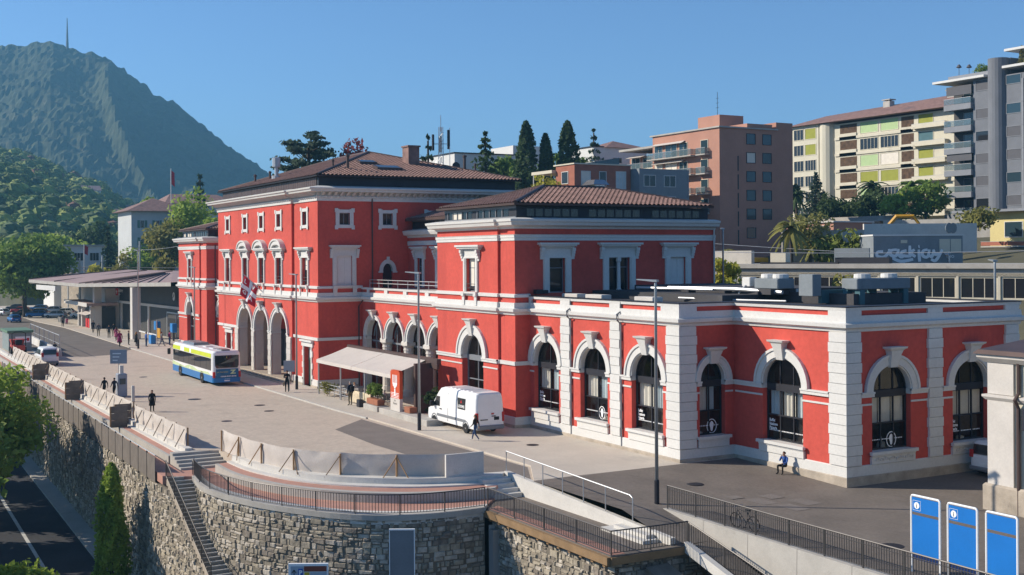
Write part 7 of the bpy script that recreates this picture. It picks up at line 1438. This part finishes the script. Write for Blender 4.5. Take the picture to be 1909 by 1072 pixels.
T=thing('roof_pipes','shiny insulated pipes running across the flat roof','pipes',(-64,50,9.2)); bpart(T,'pipe','steel',lambda m:(m.tube([(-66,49,9.75),(-60.5,50.2,9.75),(-57,51,9.6)],.13,8),m.tube([(-69,48.5,9.7),(-62,49.6,9.7)],.1,8),m.tube([(-62.5,47.2,9.2),(-58,48.5,9.15),(-55,49.5,9.15)],.07,6))); [bpart(T,'support','metal_dark',lambda m:m.box(x-.05,x+.05,y-.3,y+.3,9.0,9.65)) for x,y in ((-64,49.4),(-61,50),(-58.5,50.6))]
for x,y,l in ((-62.2,44.6,'small white skylight box near the flat roof corner'),(-70.5,44.3,'white skylight box by the right pavilion wall'),(-67.8,44.5,'low white skylight box on the flat roof')): tag(recenter(MB().bbox(x-1.0,x+1.0,y-.4,y+.4,8.96,9.34,.03).build('roof_box','cream_white'),(x,y,8.96)),l,'skylight')
# --- cream building at the right edge
X0,Y0=-39.4,48.2; T=thing('cream_building','cream rendered building corner with downpipe and arch at the right edge','building',(X0,Y0,-.3)); F=FY(Y0); m=MB(); wall(m,F,X0,-20,-.6,7.0,[(-35.6,-31.2,0.,3.6,1.7)],.5,0,0,1); wall(m,FXn(X0),Y0,60,-.6,7.0); m.build('wall',['cream_wall','white'],T)
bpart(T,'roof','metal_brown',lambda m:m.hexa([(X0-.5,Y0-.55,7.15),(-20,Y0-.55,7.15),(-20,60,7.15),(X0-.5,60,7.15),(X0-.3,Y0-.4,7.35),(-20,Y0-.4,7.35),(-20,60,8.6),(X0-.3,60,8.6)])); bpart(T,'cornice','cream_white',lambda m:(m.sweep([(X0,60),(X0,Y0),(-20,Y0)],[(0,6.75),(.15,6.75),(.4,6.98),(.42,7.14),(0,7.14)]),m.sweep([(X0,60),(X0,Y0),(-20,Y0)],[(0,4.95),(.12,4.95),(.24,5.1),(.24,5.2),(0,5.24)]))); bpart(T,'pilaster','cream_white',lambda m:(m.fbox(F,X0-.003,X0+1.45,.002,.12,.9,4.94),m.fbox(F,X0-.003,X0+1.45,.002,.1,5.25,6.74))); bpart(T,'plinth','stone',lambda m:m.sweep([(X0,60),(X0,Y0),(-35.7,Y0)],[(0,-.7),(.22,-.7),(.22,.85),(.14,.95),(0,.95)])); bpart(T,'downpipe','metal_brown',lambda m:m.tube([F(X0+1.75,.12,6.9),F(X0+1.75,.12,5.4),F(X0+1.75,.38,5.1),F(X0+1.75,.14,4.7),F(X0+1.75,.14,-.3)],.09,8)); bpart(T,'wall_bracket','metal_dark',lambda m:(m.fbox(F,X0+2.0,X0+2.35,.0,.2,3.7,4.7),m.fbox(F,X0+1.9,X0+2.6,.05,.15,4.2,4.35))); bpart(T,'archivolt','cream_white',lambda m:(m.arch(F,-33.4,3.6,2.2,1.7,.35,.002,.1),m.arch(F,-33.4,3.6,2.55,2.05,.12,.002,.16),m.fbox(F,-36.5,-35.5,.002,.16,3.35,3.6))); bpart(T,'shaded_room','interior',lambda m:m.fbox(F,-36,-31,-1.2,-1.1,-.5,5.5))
# --- canopy building at the far left
T=thing('canopy_building','low transport building with wide pink canopy roof, pillars and clock','building',(-195,42,0))
RA=[(-244,31.6,8.0),(-207.6,34.6,7.8),(-169,40.3,8.55),(-169,56,9.2),(-225,60,9.4),(-276,42,8.5)]; RI=(-196,47,9.75); RI2=(-240,49,9.7)
m=MB(); m.add(RA+[RI,RI2],[(1,2,6),(2,3,6),(3,4,7,6),(4,5,7),(5,0,7),(0,1,6,7)]); m.build('roof','pink_roof',T)
m=MB(); A_=RA[1]; 
for i in range(9): t=.08+i*.1; p=Vector(RA[1]).lerp(Vector(RA[2]),t); q=p.lerp(Vector(RI),.86 if t<.5 else .8); m.tube([p+Vector((0,0,.06)),q+Vector((0,0,.06))],.07,4)
for P,Q in ((RA[1],RI),(RA[0],RI2),((-224,33.2,7.9),(-217,47.6,9.72))): m.tube([Vector(P)+Vector((0,0,.06)),Vector(Q)+Vector((0,0,.06))],.12,4)
o=m.build('roof_seam','metal_brown',T); o['kind']='stuff'
m=MB(); P=[RA[5],RA[0],RA[1],RA[2]]
for a,b in zip(P[:-1],P[1:]): a=Vector(a); b=Vector(b); m.add([a,b,b-Vector((0,0,.55)),a-Vector((0,0,.55))],[(0,1,2,3)])
m.build('fascia','concrete',T); m=MB(); m.add([(p[0],p[1],7.25 if i<2 or i==5 else 8.0) for i,p in enumerate(RA)],[tuple(range(6))]); m.build('soffit','concrete',T)
m=MB(); m.prism([(-236.5,31.9,6.3),(-222.5,33.1,6.3),(-222.5,33.4,6.3),(-236.5,32.2,6.3)],(0,0,.85)); m.build('sign_band','white',T)
for x,y,w_ in ((-214,38.6,1.5),(-183.3,38.5,1.5)): bpart(T,'pillar','cream_white',lambda m:m.box(x-w_/2,x+w_/2,y-.6,y+.6,-.1,7.6))
bpart(T,'glass_wall','dark_panel',lambda m:m.prism([(-216,42.2,-.1),(-168.5,44.5,-.1),(-168.5,45,-.1),(-216,42.7,-.1)],(0,0,8))); 
Ab=Vector((-216,42.2,0)); db=(Vector((-168.5,44.5,0))-Ab).normalized(); nb=Vector((db.y,-db.x,0)); FBd=lambda u,d,z:tuple(Ab+db*u+nb*d+Vector((0,0,z)))
bpart(T,'beam','cream_white',lambda m:(m.fbox(FBd,0,47,.02,.3,4.3,4.7),[m.fbox(FBd,u,u+.7,.02,.25,-.1,4.3) for u in (3.5,12,20.5)]))
bpart(T,'entrance','glass_dark',lambda m:(m.fbox(FBd,31,40,.02,.08,0,3.6))); bpart(T,'entrance_frame','steel',lambda m:(m.fbox(FBd,30.7,40.3,.08,.14,3.6,3.8),[m.fbox(FBd,u,u+.2,.08,.14,0,3.6) for u in (30.7,35.4,40.1)]))
bpart(T,'clock','white_wall',lambda m:(m.add([FBd(35+.65*cos(t),.32,6.2+.65*sin(t)) for t in [2*PI*i/18 for i in range(18)]],[tuple(range(18))]))); bpart(T,'clock_hands','black',lambda m:(m.bar(FBd(35,.35,6.2),FBd(35.25,.35,6.55),.06,.04),m.bar(FBd(35,.35,6.2),FBd(34.6,.35,6.0),.06,.04)))
m=MB(); m.fbox(FBd,2.2,3.6,.6,.7,5.6,6.8,0); m.fbox(FBd,2.5,3.3,.7,.72,6.1,6.3,1); m.fbox(FBd,2.8,3.0,.7,.721,5.85,6.55,1); text(m,'SBB CFF FFS',FBd,3.9,6.2,.42,.7,1,bold=.01); text(m,'Lugano',FBd,3.9,5.7,.36,.7,1); m.build('station_sign',['letter_red','letter_white'],T)
bpart(T,'side_block','cream_white',lambda m:m.box(-238,-214,40,46,-.1,6.8)); 
# kiosk
T=thing('kiosk','small kiosk with pink flat roof and striped red stands under the canopy','kiosk',(-214,38,0)); bpart(T,'wall','dark_panel',lambda m:m.box(-228,-213.5,39,41.5,-.1,3.6)); bpart(T,'roof','pink_roof',lambda m:m.box(-235,-212,36.6,41.6,3.9,4.35)); bpart(T,'roof_edge','cream_white',lambda m:m.box(-235.1,-211.9,36.5,36.6,3.75,4.4)); bpart(T,'awning','awning',lambda m:(m.hexa([(-222.5,36.6,2.3),(-213.6,36.6,2.3),(-213.6,36.7,2.3),(-222.5,36.7,2.3),(-222.5,39,2.95),(-213.6,39,2.95),(-213.6,39,3.0),(-222.5,39,3.0)]))); bpart(T,'screen','glass_blue',lambda m:(m.box(-223.5,-220.8,38.95,38.99,2.9,3.6),m.box(-219,-214.5,38.95,38.99,2.8,3.6)))
for i,x in enumerate((-218.6,-216.6)): bpart(T,'magazine_stand','letter_red',lambda m:m.bbox(x-.7,x+.7,37.6,38.4,0,1.6,.05))
for x in (-225.5,-222,-213.8): bpart(T,'post','cream_white',lambda m:m.box(x-.35,x+.35,37.4,38.0,0,3.7))
# blue ticket machines, bollards, rail under the canopy
for x,y,l in ((-183,41.6,'blue ticket machine left of the second canopy pillar'),(-175.5,42.2,'blue ticket machine right of the second canopy pillar'),(-171.5,38.3,'low blue litter bin in the canopy shade')): T=thing('ticket_machine' if 'ticket' in l else 'litter_bin',l,'machine' if 'ticket' in l else 'bin',(x,y,0)); bpart(T,'cabinet','sign_blue',lambda m:m.bbox(x-.7,x+.7,y-.35,y+.35,1.2 if 'ticket' in l else 0,2.5 if 'ticket' in l else 1.2,.05)); bpart(T,'stand','metal_dark',lambda m:m.box(x-.2,x+.2,y-.1,y+.1,0,1.25))
for i in range(6): tag(recenter(MB().lathe((-240+i*1.6,36.4,-.02),[(.25,0),(.25,.85),(.18,1.0)],8).build('bollard','concrete'),(-240+i*1.6,36.4,-.02)),'grey concrete bollard in the row left of the kiosk','bollard','bollards left of the kiosk')
T=thing('stop_shelter','grey bus shelter rail with yellow panel beside the left pavilion','shelter',(-168.4,38.5,0)); bpart(T,'post','steel',lambda m:[m.tube([(-169.2+dx,38.4+dy,0),(-169.2+dx,38.4+dy,3.4)],.07,6) for dx,dy in ((0,0),(-6,.2))]); bpart(T,'rail','white_wall',lambda m:m.box(-182,-169.2,38.6,38.8,1.15,1.3)); bpart(T,'panel','excavator_yellow',lambda m:m.box(-169.0,-167.4,38.4,38.5,1.0,2.3))
# --- villa and low white building
X0,Y0=-302,64.; T=thing('villa','pale four-storey villa with green shutters and brown hipped roof','house',(-307,66,2)); G=FX(X0); bpart(T,'wall','villa_wall',lambda m:m.box(-318,X0,62.6,76.5,0,23.4)); bpart(T,'roof','tile',lambda m:m.add([(-319.5,61.2,23.4),(-300.5,61.2,23.4),(-300.5,78,23.4),(-319.5,78,23.4),(-310,69.5,27.0)],[(0,1,4),(1,2,4),(2,3,4),(3,0,4),(3,2,1,0)]))
for z in (20.2,16.0,11.6,7.2):
    for y in (65.2,68.8,72.6): o=bwin(T,G,y-.45,y+.45,z-.9,z+.9,'glass_dark','white_wall'); q=MB(); q.fbox(G,y-1.15,y-.56,.0,.1,z-.95,z+.95); q.fbox(G,y+.56,y+1.15,.0,.1,z-.95,z+.95); q.build('shutter','green_door',o)
T=thing('house','long dark-roofed house on the slope behind the villa','house',(-330,86,20)); bpart(T,'wall','villa_wall',lambda m:m.box(-345,-326,78,96,10,26.5)); bpart(T,'roof','tile',lambda m:m.add([(-346,76,26.5),(-325,76,26.5),(-325,97,26.5),(-346,97,26.5),(-336,80,29.5),(-336,93,29.5)],[(0,1,4),(1,2,5,4),(2,3,5),(3,0,4,5)]))
T=thing('flagpole','red flag on a tall pole beside the villa','flag',(-322,77,10)); bpart(T,'pole','white_wall',lambda m:m.tube([(-322,77,10),(-322,77,35.5)],.12,6)); bpart(T,'cloth','flag_red',lambda m:m.add([(-322,77.1,35),(-322,77.9,34.4),(-322,78,30.6),(-322,77.1,31.4),(-321.7,77.5,33)],[(0,1,4),(1,2,4),(2,3,4),(3,0,4)]))
T=thing('low_building','low white flat-roofed building in front of the wooded hillside','building',(-303,50,4)); bpart(T,'wall','white_wall',lambda m:m.box(-318,-301.5,44.6,56.5,0,14.8)); bpart(T,'roof','concrete',lambda m:m.box(-318.5,-301,44.2,56.9,14.8,15.2)); [bwin(T,FX(-301.5),y,y+2.0,11.4,13.2,'glass_dark','white_wall',mull=3) for y in (46.3,49.2,52.8)]
T=thing('flagpole','red flag on a pole before the low white building','flag',(-290,48,4)); bpart(T,'pole','white_wall',lambda m:m.tube([(-290,49.5,2),(-290,49.5,15.2)],.1,6)); bpart(T,'cloth','flag_red',lambda m:m.add([(-290,49.6,15),(-290,50.4,14.5),(-290,50.3,12.6),(-290,49.6,13)],[(0,1,2,3)]))
# railway masts, wires and wall behind the canopy
mast=[]
for i,(x,y,h_) in enumerate(((-262,56,15.5),(-236,60,17.0),(-232,66,17.0),(-271,50,12.5),(-281,47,12),(-296,47,10.5))):
    T=thing('catenary_mast','grey railway catenary mast, number %s from the left pavilion'%('three','one','two','four','five','six')[i] if False else ('slim catenary mast above the middle of the canopy roof','catenary mast nearest the left pavilion','catenary mast just behind the nearest one','slim catenary mast left of the canopy ridge','slim catenary mast before the low white building','leftmost slim catenary mast by the big tree')[i],'mast',(x,y,0)); bpart(T,'pole','steel',lambda m:m.tube([(x,y,0),(x,y,h_)],[.28,.2],6)); bpart(T,'arm','steel',lambda m:m.tube([(x,y,h_-1.4),(x+.5,y-2.5,h_-1.1)],.07,4))
for a,b,l in (((-262,56,13.6),(-236,60,14.6),'overhead wire between the masts above the pink canopy'),((-236,60,14.8),(-205,63,14.8),'overhead wire from the nearest mast to the left pavilion'),((-157.7,100,14.9),(-117,96,12.2),'lower overhead wire left of the platform building'),((-157.7,101,15.5),(-110,112,12.0),'upper overhead wire left of the platform building'),((-117,96,12.2),(-80,116,12.3),'overhead wire crossing the grey graffiti hut')):
    a=Vector(a); b=Vector(b); m=MB(); m.tube([a.lerp(b,i/8)-Vector((0,0,.25*sin(PI*i/8))) for i in range(9)],.035,4); tag(m.build('overhead_wire','steel'),l,'wire')
tag(recenter(MB().prism([(-300,46,0),(-215,66,0),(-215,66.6,0),(-300,46.6,0)],(0,0,8.6)).build('railway_wall','stone'),(-257,56,0)),'stone railway wall behind the pink canopy','wall')
T=thing('railway_railing','thin railing along the top of the railway wall','railing',(-257,56,8.6)); m=MB(); [m.tube([(-300,46.3,z),(-215,66.3,z)],.06,4) for z in (9.2,9.9)]; m.build('rail','rail_metal',T); m=MB(); [m.tube([(-300+i*2.5,46.3+i*.588,8.6),(-300+i*2.5,46.3+i*.588,9.9)],.05,4) for i in range(35)]; o=m.build('posts','rail_metal',T); o['kind']='stuff'
lamp((-50.2,62,0),11.5,'tall grey lamp beyond the right end of the flat roof',(-.8,.5)); lamp((-75,61,0),14.,'slim lamp pole beside the bright leafy tree',(-.5,.3))
# ================================================================ hills, mountain, haze
mat('forest_far',(.045,.056,.024),.95,.4,.012,fine=.3,stain=((.10,.08,.045),.012,.55)); mat('forest_near',(.070,.105,.026),.95,.45,.03,fine=.25,stain=((.13,.14,.03),.035,.56)); 
def fbm(x,y,s,o=4):
    v=0;a=1
    for i in range(o): v+=a*noise.noise(Vector((x*s,y*s,i*7.3))); s*=2.05; a*=.5
    return v
RT=(rt.x,rt.y); FWD=(fw.x,fw.y)
def cw(u,d): t=(u-954.5)/2250; return (fw.x*d+rt.x*t*d,fw.y*d+rt.y*t*d)      # plan point at picture column u, distance d (used to lay out the ridge line)
# mountain ridge heights (column of the summit profile -> height at its distance)
prof=[(-420,150),(-250,118),(-100,98),(0,82),(40,84),(80,80),(100,76),(130,86),(155,98),(185,104),(215,120),(250,142),(290,178),(330,194),(365,222),(400,252),(440,282),(470,302),(505,325),(560,372),(640,420),(760,462)]
def ridge(u):
    for (a,ya),(b,yb) in zip(prof[:-1],prof[1:]):
        if a<=u<=b: t=(u-a)/(b-a); y=ya+(yb-ya)*t; return 12+1750*(480-y)/2250
    return 20
m=MB(); us=[-420+6*i for i in range(198)]; ds=[1180+570*(i/70) for i in range(71)]+[1800,1900,2100,2500]; vs=[]
for d in ds:
    for u in us:
        x,y=cw(u,d); H_=ridge(u); t=(d-1180)/570
        if t<=1:
            k=t**.95; z=-6+(H_+6)*k
            uc=212+ (1-k)*(1-k)*230-30*sin(k*PI); z+=30*math.exp(-((u-uc)/15)**2)*k*(1-k**5)*1.3
            z+=fbm(x,y,.0045,2)*38*k*(1-k)*1.6+fbm(x,y,.016,2)*9*(1-.7*k**6)+(max(0,noise.noise(Vector((x*.07,y*.07,3))))*9+noise.noise(Vector((x*.15,y*.15,9)))*4.5)
        else: z=H_-(d-1750)*.35
        vs.append((x,y,z))
n=len(us); m.add(vs,[(j*n+i,j*n+i+1,(j+1)*n+i+1,(j+1)*n+i) for j in range(len(ds)-1) for i in range(n-1)]); struct(m.build('mountain','forest_far',smooth=False))
T=thing('summit_mast','thin transmitter mast on the mountain summit','mast',(*cw(128,1745),ridge(128)-6)); x,y=cw(128,1745); z=ridge(128)-10; bpart(T,'mast','metal_dark',lambda m:m.tube([(x,y,z),(x,y,z+22),(x,y,z+50)],[2.2,1.4,.5],6))
# wooded foothill on the left: ground plus crowns that read as one mass
m=MB(); rng=random.Random(5); us=[-200+10*i for i in range(74)]; ds=[360+20*i for i in range(24)]; vs=[]
hp=[(-200,270),(-60,276),(0,284),(60,300),(120,330),(180,345),(230,378),(290,398),(340,408),(420,420),(540,445)]
def htop(u,d):
    for (a,ya),(b,yb) in zip(hp[:-1],hp[1:]):
        if a<=u<=b: y=ya+(yb-ya)*(u-a)/(b-a); return 12+820*(480-y)/2250
    return 20
def hz(u,d):
    x,y=cw(u,d); t=(d-360)/460; return 2+(htop(u,d)-6)*min(1,t)**.8+fbm(x,y,.01,3)*7*min(1,t*2)
for d in ds:
    for u in us: x,y=cw(u,d); vs.append((x,y,hz(u,d)))
n=len(us); m.add(vs,[(j*n+i,j*n+i+1,(j+1)*n+i+1,(j+1)*n+i) for j in range(len(ds)-1) for i in range(n-1)]); struct(m.build('foothill','forest_near'))
mat('wood_a',(.15,.195,.055),.9,.4,.05,fine=.3); mat('wood_b',(.27,.31,.085),.9,.35,.05,fine=.3); mat('wood_c',(.085,.125,.055),.9,.35,.05,fine=.3); mat('wood_d',(.18,.10,.07),.9,.3,.05,fine=.3)
m=MB()
for i in range(3000):
    u=rng.uniform(-120,520); d=370+450*rng.random()**.8
    if 120<u<300 and 520<d<640 and rng.random()<.75: continue
    x,y=cw(u,d); z=hz(u,d); r=rng.uniform(2.6,5.6); h_=rng.uniform(.8,1.25)*r; mi=0 if (q:=rng.random())<.5 else 1 if q<.74 else 2 if q<.97 else 3
    vs=[(x,y,z+h_*1.55)]; nn=7
    for j in range(4):
        t=(j+1)/4.6*PI*.85
        for k in range(nn): a=2*PI*k/nn+j*.45; e=rng.uniform(.82,1.1); vs.append((x+r*.92*sin(t)*cos(a)*e,y+r*.92*sin(t)*sin(a)*e,z+h_*.55+h_*cos(t)*rng.uniform(.9,1.05)))
    m.add(vs,[(0,1+k,1+(k+1)%nn) for k in range(nn)]+[(1+j*nn+k,1+j*nn+(k+1)%nn,1+(j+1)*nn+(k+1)%nn,1+(j+1)*nn+k) for j in range(3) for k in range(nn)],mi)
    for k in range(26):
        D=Vector((rng.gauss(0,1),rng.gauss(0,1),rng.gauss(.3,1))); D.normalize(); p=Vector((x+D.x*r,y+D.y*r,z+h_*.55+D.z*h_*1.05)); a=Vector((rng.gauss(0,1),rng.gauss(0,1),rng.gauss(0,1))).normalized()*rng.uniform(.5,1.2); b=D.cross(a)*.8
        m.add([p-a,p+b,p+a,p-b],[(0,1,2,3)],mi)
o=m.build('woodland',['wood_a','wood_b','wood_c','wood_d']); o['kind']='stuff'; o['label']='mixed woodland covering the sunlit foothill on the left'; o['category']='woodland'
for u,d,zz,l,w_ in ((168,700,20,'pink-roofed house high on the wooded foothill',9),(232,640,0,'white house with a long roof on the meadow of the foothill',11),(262,690,0,'grey house at the edge of the foothill meadow',8),(250,720,6,'small pale house above the foothill meadow',7)):
    x,y=cw(u,d); z=hz(u,d)+1; T=thing('hillside_house',l,'house',(x,y,z)); bpart(T,'wall','white_wall',lambda m:m.box(x-w_/2,x+w_/2,y-w_*.6,y+w_*.6,z-4,z+6)); bpart(T,'roof','pink_roof' if 'pink' in l else 'tile',lambda m:m.prism([(x-w_/2-.6,y-w_*.65,z+6),(x+w_/2+.6,y-w_*.65,z+6),(x,y-w_*.65,z+9)],(0,w_*1.3,0)))
# the air: one closed box round everything
hm=bpy.data.materials.new('air'); hm.use_nodes=True; t=hm.node_tree; t.nodes.clear(); ho=t.nodes.new('ShaderNodeOutputMaterial'); hv=t.nodes.new('ShaderNodeVolumePrincipled'); hv.inputs['Color'].default_value=(.24,.60,.90,1); hv.inputs['Density'].default_value=.00026; hv.inputs['Anisotropy'].default_value=.2; t.links.new(hv.outputs[0],ho.inputs['Volume']); M['air']=hm
b=MB(); b.box(-5300,4100,-4100,5300,-30,345); o=b.build('haze','air'); o['kind']='stuff'; o['label']='thin blue summer haze in the air'; o['category']='haze'
